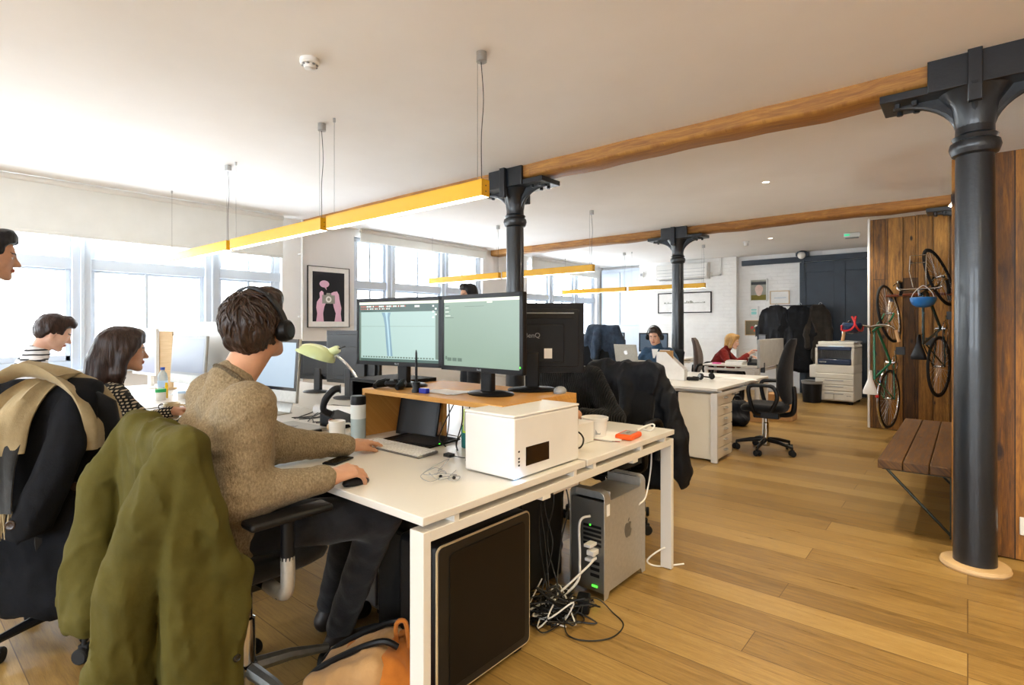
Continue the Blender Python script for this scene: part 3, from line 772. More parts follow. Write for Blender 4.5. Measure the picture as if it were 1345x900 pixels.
tag(B().tube(spline([(-1.40, 2.0, ZD+.01), (-1.37, 2.03, ZD+.07), (-1.345, 2.06, ZD+.085), (-1.335, 2.09, ZD+.05), (-1.36, 2.1, ZD+.006), (-1.4, 2.07, ZD+.005), (-1.42, 2.06, ZD+.03)], 6), .004, 8).build('black_cable_loop', M_cableblk), 'black cable loop between the white computer and the small white box', 'cable')
tag(B().tube(spline([(-1.72, 1.62, ZD+.004), (-1.68, 1.6, ZD+.012), (-1.63, 1.62, ZD+.006), (-1.6, 1.66, ZD+.004), (-1.66, 1.72, ZD+.004), (-1.74, 1.78, ZD+.005), (-1.7, 1.9, ZD+.004)], 6), .0022, 6).box(-1.73, 1.595, ZD+.001, -1.69, 1.625, ZD+.014).build('usb_lead', M_cableblk), 'thin black lead with a plug at the right end of the keyboard', 'cable')

# mug, bottle, laptop, handset ... left of the riser
def mug(label, loc, m, r=.041, h=.092, a=0, group='mugs'):
    t = thing('mug', label, 'mug', loc, a, group)
    B().lathe([(r*.86, 0), (r*.9, .003), (r, h), (r-.003, h+.001), (r-.005, h-.004), (r*.84, .008), (0, .006)], 32).build('cup', m, t)
    B().tube(spline([(r-.003, 0, h*.82), (r+.02, 0, h*.8), (r+.03, 0, h*.52), (r+.018, 0, h*.25), (r-.005, 0, h*.2)], 6), .005, 8).build('handle', m, t)
    return t
mug('white mug on the desk left of the frosted bottle', (-2.40, 1.50, ZD), M_ceramic, a=rad(60))
t = thing('drinks_bottle', 'frosted grey drinks bottle with a black lid against the wooden riser', 'bottle', (-2.345, 1.585, ZD), 0)
B().lathe([(.035, 0), (.037, .004), (.037, .10)], 32).build('bottle_body', M_bottle, t)
B().lathe([(.0372, .1), (.0372, .17)], 32).build('bottle_band', M_bottle2, t)
B().lathe([(.0375, .17), (.038, .173), (.038, .205), (.035, .213), (.0, .214)], 32).build('lid', M_black, t)
t = thing('laptop', 'closed silver laptop on the desk beside the man in the oatmeal jumper', 'laptop', (-2.80, 1.47, ZD), rad(4))
B().box(-.165, -.115, .003, .165, .115, .012).build('laptop_base', M_alu, t, bev=.004)
B().box(-.165, -.115, .0125, .165, .115, .019).build('lid', M_alu, t, bev=.003)
b = apple(.06); o = b.build('emblem', M_alu_dark, t); o.location = (0, 0, .0188)
t = thing('desk_phone', 'black desk phone with its handset standing up beside the riser', 'phone', (-2.72, 1.73, ZD), rad(20))
B().prism([(-.09, 0), (.09, 0), (.09, .03), (-.09, .075)], -.08, .08, Matrix.Rotation(PI/2, 4, 'X')).build('phone_base', M_black, t, bev=.006)
B().tube(spline([(-.02, -.06, .07), (-.045, -.1, .1), (-.03, -.1, .16), (.01, -.08, .21), (.04, -.06, .215)], 6), [.026]+[.018]*10+[.02]*12+[.025]*2, 10).build('handset', M_black, t)
t = thing('black_desk_shelf', 'black desktop shelf directly behind the drinks bottle', 'shelf', (-2.59, 1.98, ZD), 0)
B().box(-.165, -.17, .243, .2, .17, .262).build('shelf_top', M_rubber, t, bev=.002)
B().box(-.165, -.17, 0, -.145, .17, .2425).build('shelf_side', M_black, t, bev=.002)
B().box(.18, -.17, 0, .2, .17, .2425).build('shelf_side', M_black, t, bev=.002)
B().box(-.145, .15, 0, .18, .17, .2425).build('shelf_back', M_black, t)
# on the riser
t = thing('game_controller', 'black game controller on the riser under the left screen', 'controller', (-2.255, 1.735, ZR), rad(12))
b = B().sphere((0, 0, .025), (.06, .032, .02), 16, 8)
b.build('controller_body', M_black, t)
for s in (-1, 1):
    B().tube([(s*.055, .005, .028), (s*.075, -.03, .022), (s*.072, -.062, .014)], [.024, .021, .014], 10).build('grip', M_black, t)
    B().lathe([(.009, .038), (.011, .05), (0, .051)], 12, Matrix.Translation((s*.026, -.015, 0))).build('thumb_stick', M_rubber, t)
t = thing('stylus_stand', 'black stand holding an upright stylus between the two lit screens', 'stylus stand', (-2.035, 1.70, ZR), 0)
B().lathe([(.022, 0), (.022, .01), (.018, .02), (.019, .05), (.012, .052), (.008, .03), (0, .03)], 20).build('holder', M_black, t)
B().lathe([(.004, .03), (.006, .06), (.0065, .12), (.005, .19), (.002, .205), (0, .206)], 12).build('stylus', M_black, t)
tag(B().box(-2.005, 1.69, ZR+.0005, -1.955, 1.715, ZR+.024).build('usb_stick', mat('blue_usb_plastic', '#16218f', '#1c2aa8', 5, rough=.4), bev=.003), 'small blue block on the riser beside the stylus stand', 'usb stick')
t = thing('riser_papers', 'papers lying on the riser behind the stylus', 'papers', (-1.93, 1.80, ZR), 0)
for k, a in enumerate((.1, -.18, .35)): B().box(-.1, -.06, .001+k*.0012, .1, .06, .0018+k*.0012, Matrix.Rotation(a, 4, 'Z')).build('sheet', M_paper, t)
def mouse_thing(label, loc, rz, m):
    t = thing('computer_mouse', label, 'mouse', loc, rz, 'spare mice')
    rings = [[(g*.03*math.cos(2*PI*i/18), g*.055*math.sin(2*PI*i/18), z) for i in range(18)] for z, g in ((.001, .95), (.01, 1), (.02, .9), (.028, .65), (.032, .3))]
    B().loft(rings).build('mouse_body', m, t); return t
mouse_thing('silver mouse on the riser behind the grey-green screen', (-1.50, 2.14, ZR-.002), .4, M_greyplastic)
# under the riser
t = thing('standing_tablet', 'black tablet standing on edge in the shadow under the riser', 'tablet', (-2.16, 1.80, ZD), rad(6))
B().box(-.14, -.006, .0, .14, .006, .205, Matrix.Rotation(rad(-12), 4, 'X')).build('tablet_body', M_black, t, bev=.004)
B().box(-.125, -.0068, .015, .125, -.006, .19, Matrix.Rotation(rad(-12), 4, 'X')).build('tablet_screen', M_dark, t)
t = thing('pen_pot', 'teal mesh pen pot under the right end of the riser', 'pen pot', (-1.77, 1.80, ZD), 0)
B().lathe([(.036, 0), (.04, .003), (.042, .1), (.04, .1), (.036, .006), (0, .005)], 24).build('pot', M_teal, t)
for k, (a, m) in enumerate(((.2, M_orange), (-.15, M_black), (.05, M_bluecap))):
    B().rod((.01*k-.012, .008*k-.01, .01), (.02*k-.02+a*.08, .02*k-.02, .145), .004, 8).build('pen', m, t)
t = thing('photo_card', 'small photo in a lime green frame leaning at the front of the riser', 'picture frame', (-1.585, 1.605, ZD), rad(-4))
Mx = Matrix.Translation((0, 0, .115)) @ Matrix.Rotation(rad(-4), 4, 'X')
B().box(-.038, -.004, 0, .038, .0, .1, Mx).build('frame', mat('lime_plastic', '#8fae12', '#9dbd1c', 5, rough=.4), t, bev=.002)
B().box(-.03, -.005, .01, .03, -.0042, .09, Mx).mat(1).cbox((.006, -.0055, .045), (.022, .0006, .05), Mx).build('photo', [M_greyprint, M_blackprint], t)
B().prism([(-.02, 0), (.02, 0), (.008, .115), (-.008, .115)], 0, .004, Matrix.Rotation(PI/2, 4, 'X')).build('easel', M_black, t)
b = B(); rnd = random.Random(2)
for k in range(9):
    x = -2.0+k*.05; b.tube(spline([(x, 1.88, ZD+.2-.01*(k % 3)), (x+rnd.uniform(-.03, .05), 1.84, ZD+.1), (x+rnd.uniform(-.02, .09), 1.78, ZD+.02), (x+.1, 1.70+.02*(k % 3), ZD+.006)], 6), .003, 6)
tag(b.build('riser_cables', M_cableblk), 'black cables hanging in the dark under the riser', 'cables')['kind'] = 'stuff'

# ------------------------------------------------------------------ under the near desk
t = thing('tower_computer', 'big black tower computer with a silver edge under the foreground desk', 'computer', (-1.475, 1.495, 0), 0)
B().box(-.12, -.25, .02, .088, .25, .565).build('case', M_black, t, bev=.02, seg=3)
# side door: rounded panel with bright rim
def rrect(w0, h0, w1, h1, r, n=6):
    out = []
    for cx, cy, a0 in ((w1-r, h0+r, -PI/2), (w1-r, h1-r, 0), (w0+r, h1-r, PI/2), (w0+r, h0+r, PI)):
        out += [(cx+r*math.cos(a0+PI/2*i/n), cy+r*math.sin(a0+PI/2*i/n)) for i in range(n+1)]
    return out
MX = frameM((.088, 0, 0), (0, 1, 0), (0, 0, 1))
B().prism(rrect(-.25, .03, .25, .56, .022), 0, .012, MX).build('side_panel', M_dark, t, bev=.003)
B().tube([MX @ Vector((x, y, .006)) for x, y in rrect(-.252, .028, .252, .562, .023)], .0045, 8, closed=True).build('rim', mat('champagne_trim', '#c2b08a', '#cbb994', 9, rough=.3), t)
B().prism(rrect(-.2, .06, .22, .53, .02), .012, .015, MX).build('panel_inset', M_black, t, bev=.002)
b = B(); b.box(-.02, -.17, .5652, .03, -.11, .567); b.build('badge', M_paper, t)
B().sphere((-.06, -.22, .566), .004, 8, 6).build('power_light', M_led_blue, t)
for y in (-.2, .2): B().box(-.1, y-.02, 0.001, .08, y+.02, .02).build('foot', M_rubber, t)
t = thing('tower_computer', 'second black tower computer half hidden farther under the foreground desk', 'computer', (-1.80, 1.62, 0), 0)
B().box(-.1, -.24, .01, .1, .24, .5).build('case', M_black, t, bev=.01)
B().box(-.08, -.245, .05, .08, -.24, .48).build('front_panel', M_dark, t, bev=.004)
t = thing('tower_computer', 'dark computer tower standing in the shade behind the cable nest', 'computer', (-1.74, 2.14, 0), 0)
B().box(-.1, -.22, .012, .1, .22, .56).build('case', M_black, t, bev=.01)
B().box(.1, -.2, .03, .104, .2, .54).build('side_panel', M_dark, t, bev=.003)
for y in (-.17, .17): B().box(-.08, y-.02, .001, .08, y+.02, .014).build('foot', M_rubber, t)
t = thing('drawer_pedestal', 'grey drawer pedestal deep in the shade under the foreground desk', 'drawers', (-2.24, 1.75, 0), 0)
B().box(-.2, -.26, .03, .2, .26, .58).build('cabinet', mat('grey_steel', '#8c8a84', '#97958f', 5, rough=.5), t, bev=.004)
for k in range(3): B().box(-.19, -.275, .05+k*.18, .19, -.26, .21+k*.18).build('drawer', M_greyplastic, t, bev=.003)
b = B()
for sx in (-.17, .17):
    for sy in (-.22, .22): b.cyl((sx, sy), .025, .001, .03)
b.build('caster', M_black, t)

# aluminium tower with handles
t = thing('aluminium_tower', 'silver aluminium tower computer with handles under the desk end', 'computer', (-1.432, 2.485, 0), 0)
z0, z1, L, w = .035, .47, .215, .1
poly = []
def arcp(cx, cz, r, a0, a1, n=7): return [(cx+r*math.cos(a0+(a1-a0)*i/n), cz+r*math.sin(a0+(a1-a0)*i/n)) for i in range(n+1)]
# body shell: front and back mesh panels between two wrap-around side sheets
B().box(-w+.004, -L+.012, z0, w-.004, L-.012, z1-.012).build('chassis', M_alu_dark, t, bev=.004)
b = B()
for sx in (-1, 1):
    x0, x1 = (w-.004, w) if sx > 0 else (-w, -w+.004)
    side = [(-L, .49), (-L+.05, .49), (-L+.065, z1), (L-.065, z1), (L-.05, .49), (L, .49)] + [(L, .0), (L-.035, 0.0), (L-.05, z0-.005), (-L+.05, z0-.005), (-L+.035, 0.0), (-L, .0)]
    b.prism(side, x0, x1, frameM((0, 0, 0), (0, 1, 0), (0, 0, 1)))
b.build('side_sheet', M_alu, t, bev=.0015)
b = B()
for sy in (-1, 1):
    prof = [(-w, .0)] + arcp(-w+.03, .52-.03, .03, PI, PI/2) + arcp(w-.03, .52-.03, .03, PI/2, 0) + [(w, 0)]
    inn = [(x*(w-.005)/w, z-.005) for x, z in prof]
    # handle bar: top wrap only
for sy in (-1, 1):      # arched handle sheet at each end
    ou = arcp(-w+.035, .52-.035, .035, PI, PI/2)+arcp(w-.035, .52-.035, .035, PI/2, 0); i_ = arcp(w-.035, .52-.035, .03, 0, PI/2)+arcp(-w+.035, .52-.035, .03, PI/2, PI)
    y0 = -L if sy < 0 else L-.05
    n_ = len(ou); ring = [[(x, yy, z) for x, z in ou+i_] for yy in (y0, y0+.05)]
    vs = ring[0]+ring[1]; m_ = 2*n_; fs = [(i, (i+1) % m_, m_+(i+1) % m_, m_+i) for i in range(m_)]
    for k in range(n_-1): fs += [(k, k+1, m_-2-k, m_-1-k), (m_+k, m_+m_-1-k, m_+m_-2-k, m_+k+1)]
    b.add(vs, fs)
b.box(-w, -L+.06, z1-.006, w, L-.06, z1)
for sy in (-1, 1): b.box(-w, sy*(L-.055)-.003, z1-.005, w, sy*(L-.055)+.003, .514)
b.build('handle', M_alu, t, bev=.003)
b = B().box(-w+.01, -L+.004, .03, w-.006, -L+.012, .47)
b.build('back_panel', mat('perforated_aluminium', '#77756f', '#85837c', 900, rough=.5, metal=.8, lo=.45, hi=.55), t)
b = B()
for k in range(5): b.box(-.02, -L+.001, .25+k*.022, .08, -L+.004, .262+k*.022)
for k in range(3): b.box(.02, -L+.001, .1+k*.03, .07, -L+.004, .115+k*.03)
b.build('slot', M_black, t)
B().box(.015, -L, .345, .023, -L+.004, .351).build('status_light', M_led_green, t)
B().box(.03, -L-.001, .052, .06, -L+.003, .06).build('port_light', M_led_green, t)
B().box(.1, -L+.02, .40, .1012, -L+.05, .455).build('sticker', M_paper, t)
o = apple(.09).build('emblem', M_alu_dark, t); o.matrix_local = frameM((.1, .02, .28), (0, 1, 0), (0, 0, 1))
b = B().box(.02, -L-.06, .26, .06, -L, .275).box(.03, -L-.05, .22, .07, -L, .245).box(.02, -L-.05, .19, .06, -L, .205)
b.build('plug', M_whiteplastic, t, bev=.003)
# cables
b = B(); rnd = random.Random(11)
for k in range(26):
    a = Vector((-1.45+rnd.uniform(-.12, .1), 1.85+rnd.uniform(0, .3), rnd.uniform(.006, .09)))
    pts = [a]
    for q in range(5): pts.append(Vector((-1.44+rnd.gauss(0, .075), 2.0+rnd.gauss(0, .09), abs(rnd.gauss(.01, .05))+.006)))
    b.tube(spline(pts, 9), rnd.choice((.003, .0035, .004)), 6)
for k in range(6):
    x = -1.60+rnd.uniform(-.06, .14); j = lambda: rnd.uniform(-.06, .06)
    b.tube(spline([(x, 2.12+j(), .68), (x+.03+j(), 2.05+j(), .5), (x+j(), 2.08+j(), .3), (x+.05+j(), 2.0+j(), .1), (x+.1, 1.95+j(), .01)], 6), .0035, 6)
b.tube(spline([(-1.40, 2.03, .02), (-1.31, 1.92, .006), (-1.22, 1.93, .005), (-1.15, 2.02, .005), (-1.16, 2.14, .005), (-1.25, 2.2, .006), (-1.32, 2.2, .04), (-1.35, 2.13, .06), (-1.33, 2.06, .02)], 8), .003, 6)
o = tag(b.build('cable_nest', M_cableblk), 'nest of black cables on the floor between the two towers', 'cables'); o['kind'] = 'stuff'
b = B()
for k in range(4):
    pts = [Vector((-1.45+rnd.gauss(0, .06), 1.98+rnd.gauss(0, .08), abs(rnd.gauss(.02, .05))+.006)) for q in range(6)]
    b.tube(spline(pts, 5), .0035, 6)
b.tube(spline([(-1.40, 2.25, .40), (-1.42, 2.19, .38), (-1.42, 2.19, .2), (-1.42, 2.16, .1), (-1.48, 2.0, .02)], 8), .006, 8)
b.tube(spline([(-1.37, 2.24, .2), (-1.38, 2.15, .17), (-1.44, 2.02, .09), (-1.5, 1.9, .05)], 8), .005, 8)
o = tag(b.build('pale_cables', M_cablewht), 'white and grey cables plugged into the back of the silver tower', 'cables'); o['kind'] = 'stuff'
t = thing('power_adapter', 'black plug-in power adapter lying on the floor in front of the silver tower', 'adapter', (-1.36, 2.13, 0), rad(25))
B().box(-.03, -.035, .001, .03, .035, .075).build('adapter_body', M_black, t, bev=.008)
b = B()
for y in (-.012, .012): b.box(.03, y-.003, .04, .048, y+.003, .046)
b.box(.03, -.003, .055, .046, .003, .063); b.build('pin', M_chrome, t)
tag(B().tube(spline([(-1.32, 2.95, .01), (-1.25, 2.85, .09), (-1.27, 2.78, .11), (-1.33, 2.72, .05), (-1.3, 2.78, .006), (-1.2, 2.9, .006)], 7), .0045, 8).build('white_floor_cable', M_cablewht), 'white cable on the floor beyond the silver tower by the desk leg', 'cable')
# ------------------------------------------------------------------ smooth-surface modeller (signed distances -> one continuous mesh)
def vnoise(x, y, z, seed=0):
    x = np.asarray(x, np.float64); y = np.asarray(y, np.float64); z = np.asarray(z, np.float64)
    ix, iy, iz = np.floor(x).astype(np.int64), np.floor(y).astype(np.int64), np.floor(z).astype(np.int64)
    fx, fy, fz = x-ix, y-iy, z-iz
    fx, fy, fz = fx*fx*(3-2*fx), fy*fy*(3-2*fy), fz*fz*(3-2*fz)
    def h(a, b, c):
        n = (a*374761393 + b*668265263 + c*1274126177 + seed*974711) & 0xffffffff
        n = ((n ^ (n >> 13)) * 1274126177) & 0xffffffff
        return ((n ^ (n >> 16)) & 0xffff)/32767.5 - 1
    r = 0
    for a in (0, 1):
        for b in (0, 1):
            for c in (0, 1):
                r = r + h(ix+a, iy+b, iz+c)*(fx if a else 1-fx)*(fy if b else 1-fy)*(fz if c else 1-fz)
    return r
V3 = lambda p: np.array(p, float)
class SDF:
    def __init__(s, h): s.h = h; s.ops = []; s.mods = []
    def _op(s, fn, lo, hi, k, sub): s.ops.append((fn, np.array(lo, float), np.array(hi, float), k, sub)); return s
    def cap(s, a, b, ra, rb=None, k=.02, sub=False):
        rb = ra if rb is None else rb; a, b = V3(a), V3(b); ab = b-a; L = max(ab@ab, 1e-9); r = max(ra, rb)
        def fn(X, Y, Z):
            t = np.clip(((X-a[0])*ab[0]+(Y-a[1])*ab[1]+(Z-a[2])*ab[2])/L, 0, 1)
            return np.sqrt((X-a[0]-t*ab[0])**2+(Y-a[1]-t*ab[1])**2+(Z-a[2]-t*ab[2])**2)-(ra+(rb-ra)*t)
        return s._op(fn, np.minimum(a, b)-r, np.maximum(a, b)+r, k, sub)
    def chain(s, pts, rs, k=.02):
        for i in range(len(pts)-1): s.cap(pts[i], pts[i+1], rs[i], rs[i+1], k)
        return s
    def ell(s, c, r, R=None, k=.02, sub=False):
        c, r = V3(c), V3(r); m = min(r); R = np.eye(3) if R is None else R; e = np.abs(R)@r
        def fn(X, Y, Z):
            x, y, z = X-c[0], Y-c[1], Z-c[2]
            u = (R[0, 0]*x+R[1, 0]*y+R[2, 0]*z)/r[0]; v = (R[0, 1]*x+R[1, 1]*y+R[2, 1]*z)/r[1]; w = (R[0, 2]*x+R[1, 2]*y+R[2, 2]*z)/r[2]
            q = np.sqrt(u*u+v*v+w*w)+1e-9
            g = np.sqrt((u/r[0])**2+(v/r[1])**2+(w/r[2])**2)+1e-9
            return np.clip(q*(q-1)/g, -m, None)
        return s._op(fn, c-e, c+e, k, sub)
    def rbox(s, c, hf, rd, R=None, k=.02, sub=False, taper=0):
        c, hf = V3(c), V3(hf); R = np.eye(3) if R is None else R; e = np.abs(R)@(hf*(1+abs(taper)))
        def fn(X, Y, Z):
            x, y, z = X-c[0], Y-c[1], Z-c[2]
            u = R[0, 0]*x+R[1, 0]*y+R[2, 0]*z; v = R[0, 1]*x+R[1, 1]*y+R[2, 1]*z; w = R[0, 2]*x+R[1, 2]*y+R[2, 2]*z
            if taper: u = u/(1+taper*(-w/hf[2]))
            a, b, d = np.abs(u)-hf[0]+rd, np.abs(v)-hf[1]+rd, np.abs(w)-hf[2]+rd
            return np.sqrt(np.maximum(a, 0)**2+np.maximum(b, 0)**2+np.maximum(d, 0)**2)+np.minimum(np.maximum(a, np.maximum(b, d)), 0)-rd
        return s._op(fn, c-e, c+e, k, sub)
    def mod(s, fn): s.mods.append(fn); return s
    def arrays(s):
        h = s.h
        lo = np.min([o[1] for o in s.ops if not o[4]], 0)-.02-3*h; hi = np.max([o[2] for o in s.ops if not o[4]], 0)+.02+3*h
        n = np.ceil((hi-lo)/h).astype(int)+1
        ax = [(lo[i]+h*np.arange(n[i])).astype(np.float32) for i in range(3)]
        D = np.full(n, .1, np.float32)
        for fn, l, u, k, sub in s.ops:
            p = k+3*h+.01
            i0 = np.clip(np.floor((l-p-lo)/h).astype(int), 0, n-1); i1 = np.clip(np.ceil((u+p-lo)/h).astype(int)+1, 1, n)
            if (i1 <= i0).any(): continue
            sl = tuple(slice(a, b) for a, b in zip(i0, i1))
            d = fn(ax[0][sl[0]][:, None, None], ax[1][sl[1]][None, :, None], ax[2][sl[2]][None, None, :]).astype(np.float32)
            A = D[sl]
            if sub:
                t = np.clip(.5-.5*(A+d)/k, 0, 1); D[sl] = A*(1-t)+(-d)*t+k*t*(1-t)
            else:
                t = np.clip(.5+.5*(A-d)/k, 0, 1); D[sl] = A*(1-t)+d*t-k*t*(1-t)
        for fn in s.mods:
            I = np.nonzero(np.abs(D) < .035)
            if len(I[0]): D[I] += fn(ax[0][I[0]], ax[1][I[1]], ax[2][I[2]]).astype(np.float32)
        D[0], D[-1] = .1, .1; D[:, 0], D[:, -1] = .1, .1; D[:, :, 0], D[:, :, -1] = .1, .1
        # surface nets
        Sg = D < 0
        c = np.zeros(n-1, np.int8)
        for a in (0, 1):
            for b in (0, 1):
                for d in (0, 1): c += Sg[a:n[0]-1+a, b:n[1]-1+b, d:n[2]-1+d]
        I, J, K = np.nonzero((c > 0) & (c < 8)); M = len(I)
        acc = np.zeros((M, 3)); cnt = np.zeros(M)
        val = {(a, b, d): D[I+a, J+b, K+d] for a in (0, 1) for b in (0, 1) for d in (0, 1)}
        for p in val:
            for x in range(3):
                if p[x]: continue
                q = list(p); q[x] = 1; q = tuple(q); va, vb = val[p], val[q]
                cr = (va < 0) != (vb < 0); t = np.where(cr, va/np.where(cr, va-vb, 1), 0)
                pos = np.tile(np.array(p, float), (M, 1)); pos[:, x] = t
                acc += np.where(cr[:, None], pos, 0); cnt += cr
        vs = lo+(np.stack([I, J, K], 1)+acc/cnt[:, None])*h
        idx = np.full(n-1, -1, np.int32); idx[I, J, K] = np.arange(M)
        F = []
        for x in range(3):
            sA = [slice(1, -1)]*3; sB = [slice(1, -1)]*3
            sA[x] = slice(0, n[x]-1); sB[x] = slice(1, n[x])
            a, b = Sg[tuple(sA)], Sg[tuple(sB)]
            e = np.stack(np.nonzero(a != b), 1); up = a[tuple(e.T)]
            off = np.ones(3, int); off[x] = 0; e = e+off
            y, z = (x+1) % 3, (x+2) % 3
            dy, dz = np.zeros(3, int), np.zeros(3, int); dy[y] = 1; dz[z] = 1
            g = lambda q: idx[tuple(q.T)]
            Q = np.stack([g(e-dy-dz), g(e-dz), g(e), g(e-dy)], 1)
            Q[~up] = Q[~up][:, ::-1]; F.append(Q)
        return vs, np.concatenate(F)
    def build(s, name, mats, parent=None, pick=None, smooth=1):
        vs, F = s.arrays(); nv, nf = len(vs), len(F)
        for _ in range(smooth):     # one relaxation pass takes the grid pattern out
            a = np.zeros_like(vs); c = np.zeros(nv)
            for i in range(4):
                np.add.at(a, F[:, i], vs[F[:, (i+1) % 4]]+vs[F[:, i-1]]); np.add.at(c, F[:, i], 2)
            vs = vs*.5+.5*a/np.maximum(c, 1)[:, None]
        me = bpy.data.meshes.new(name)
        me.vertices.add(nv); me.vertices.foreach_set('co', vs.astype(np.float32).ravel())
        me.loops.add(nf*4); me.loops.foreach_set('vertex_index', F.astype(np.int32).ravel())
        me.polygons.add(nf); me.polygons.foreach_set('loop_start', np.arange(0, nf*4, 4, dtype=np.int32))
        if not isinstance(mats, (list, tuple)): mats = [mats]
        for m in mats: me.materials.append(m)
        if pick is not None: me.polygons.foreach_set('material_index', pick(vs[F].mean(1)).astype(np.int32))
        me.polygons.foreach_set('use_smooth', np.ones(nf, bool))
        me.update(); me.validate()
        o = bpy.data.objects.new(name, me); COL.objects.link(o)
        if parent is not None: o.parent = parent
        return o

# ------------------------------------------------------------------ people
def skin(name, a, b):
    n = N(name); c = n.ramp(n.noise(n.co(), 14, 5), [(.35, a), (.65, b)])
    n.b.inputs['Subsurface Weight'].default_value = .08; n.b.inputs['Subsurface Radius'].default_value = (.01, .004, .002)
    return n.fin(c, .5, 0, n.bump(n.noise(n.co(), 300, 2), .08, .001), .35)
SKIN = skin('skin', '#b68668', '#c89778')
SKIN_P = skin('pale_skin', '#cf9f86', '#ddb29a')
M_eye = mat('eye_white', '#d8d4cf', '#e0dcd8', 9, rough=.2)
M_iris = mat('iris', '#2a1c12', '#3a281a', 9, rough=.15)
M_lip = mat('lip', '#9c5a4c', '#a86456', 9, rough=.45)
def hairmat(name, a, b, st=(1, 1, .12)):
    n = N(name); v = n.noise(n.co(st), 130, 4); c = n.ramp(v, [(.3, a), (.7, b)])
    return n.fin(c, .42, 0, n.bump(v, .6, .006), .4)
HAIR_BR = hairmat('brown_hair', '#150d08', '#3a2416')
HAIR_DK = hairmat('dark_brown_hair', '#1a0f0a', '#3a2216')
HAIR_BK = hairmat('black_hair', '#0c0c0e', '#1c1b1d')
HAIR_BL = hairmat('blonde_hair', '#8a6535', '#c79a58')
def knit(name, a, b, rib=0):
    n = N(name); c = n.ramp(n.noise(n.co((1, 1, .6)), 170, 5, .7), [(.3, a), (.7, b)])
    h = n.noise(n.co((1, 1, .5)), 260, 3)
    if rib:
        w = n.n('TexWave'); w.inputs['Scale'].default_value = rib; w.inputs['Distortion'].default_value = .3; w.bands_direction = 'X'; n.l(n.co(), w.inputs[0]); h = n.math('ADD', n.math('MULTIPLY', w.outputs['Fac'], 1.5), h)
    return n.fin(c, .95, 0, n.bump(h, .9, .005), .15, 0, .08)
M_oat = knit('oatmeal_knit', '#67573f', '#9f8d70')
M_blackknit = knit('black_rib_knit', '#060708', '#0e0f11', 32)
M_redknit = knit('red_knit', '#5e1512', '#7a1f19')
M_denim = fabric('blue_denim', '#243b52', '#38546e', 600)
M_denim_dk = fabric('washed_denim_jacket', '#232d3c', '#3d4c60', 600)
M_jeans = fabric('dark_jeans', '#15161a', '#22242a', 700)
M_greyjacket = fabric('charcoal_jacket', '#2b2c30', '#3a3b40', 700)
M_olive = fabric('olive_canvas', '#413c10', '#504918', 1100, 5, .35, .85, .0)
M_coat = fabric('black_wool', '#07080b', '#0f1117', 500, 12, .7, .95, .0)
M_nylon = fabric('black_nylon', '#0a0c11', '#14171e', 900, 6, .3, .6, .0)
M_scarf_t = fabric('beige_scarf_wool', '#8f7f5f', '#ab9a78', 500)
M_scarf_g = fabric('grey_scarf_wool', '#232527', '#37393b', 500)
M_boot = mat('brown_boot_leather', '#17100c', '#241913', 9, rough=.5, bump=.2)
M_shoe = mat('black_shoe', '#0c0c0d', '#161617', 9, rough=.5)
M_button = mat('dark_horn_button', '#2a1c12', '#3a281a', 30, rough=.3)
def stripes():
    n = N('breton_stripes'); d = n.n('TexCoord'); sx = n.n('SeparateXYZ'); n.l(d.outputs['Object'], sx.inputs[0])
    z = n.math('FRACT', n.math('ADD', n.math('MULTIPLY', sx.outputs['Z'], 30), n.math('MULTIPLY', n.noise(n.co(), 5, 2), .8)))
    return n.fin(n.mix(n.math('LESS_THAN', z, .32), '#d9d8d8', '#16181d'), .9)
M_stripe = stripes()
def dots():
    n = N('spotted_knit'); d = n.n('TexCoord'); sx = n.n('SeparateXYZ'); n.l(d.outputs['Object'], sx.inputs[0])
    ang = n.math('ADD', n.math('MULTIPLY', sx.outputs['Y'], 44), n.math('MULTIPLY', sx.outputs['X'], 44))
    row = n.math('MULTIPLY', sx.outputs['Z'], 62)
    fl = n.math('FLOOR', row); u = n.math('FRACT', n.math('ADD', ang, n.math('MULTIPLY', fl, .5))); v = n.math('FRACT', row)
    du = n.math('ABSOLUTE', n.math('SUBTRACT', u, .5)); dv = n.math('ABSOLUTE', n.math('SUBTRACT', v, .5))
    ins = n.math('MULTIPLY', n.math('LESS_THAN', du, .27), n.math('LESS_THAN', dv, .26))
    return n.fin(n.mix(ins, '#0b0b0c', '#b9ab90'), .95, 0, n.bump(ins, .5, .004))
M_dots = dots()

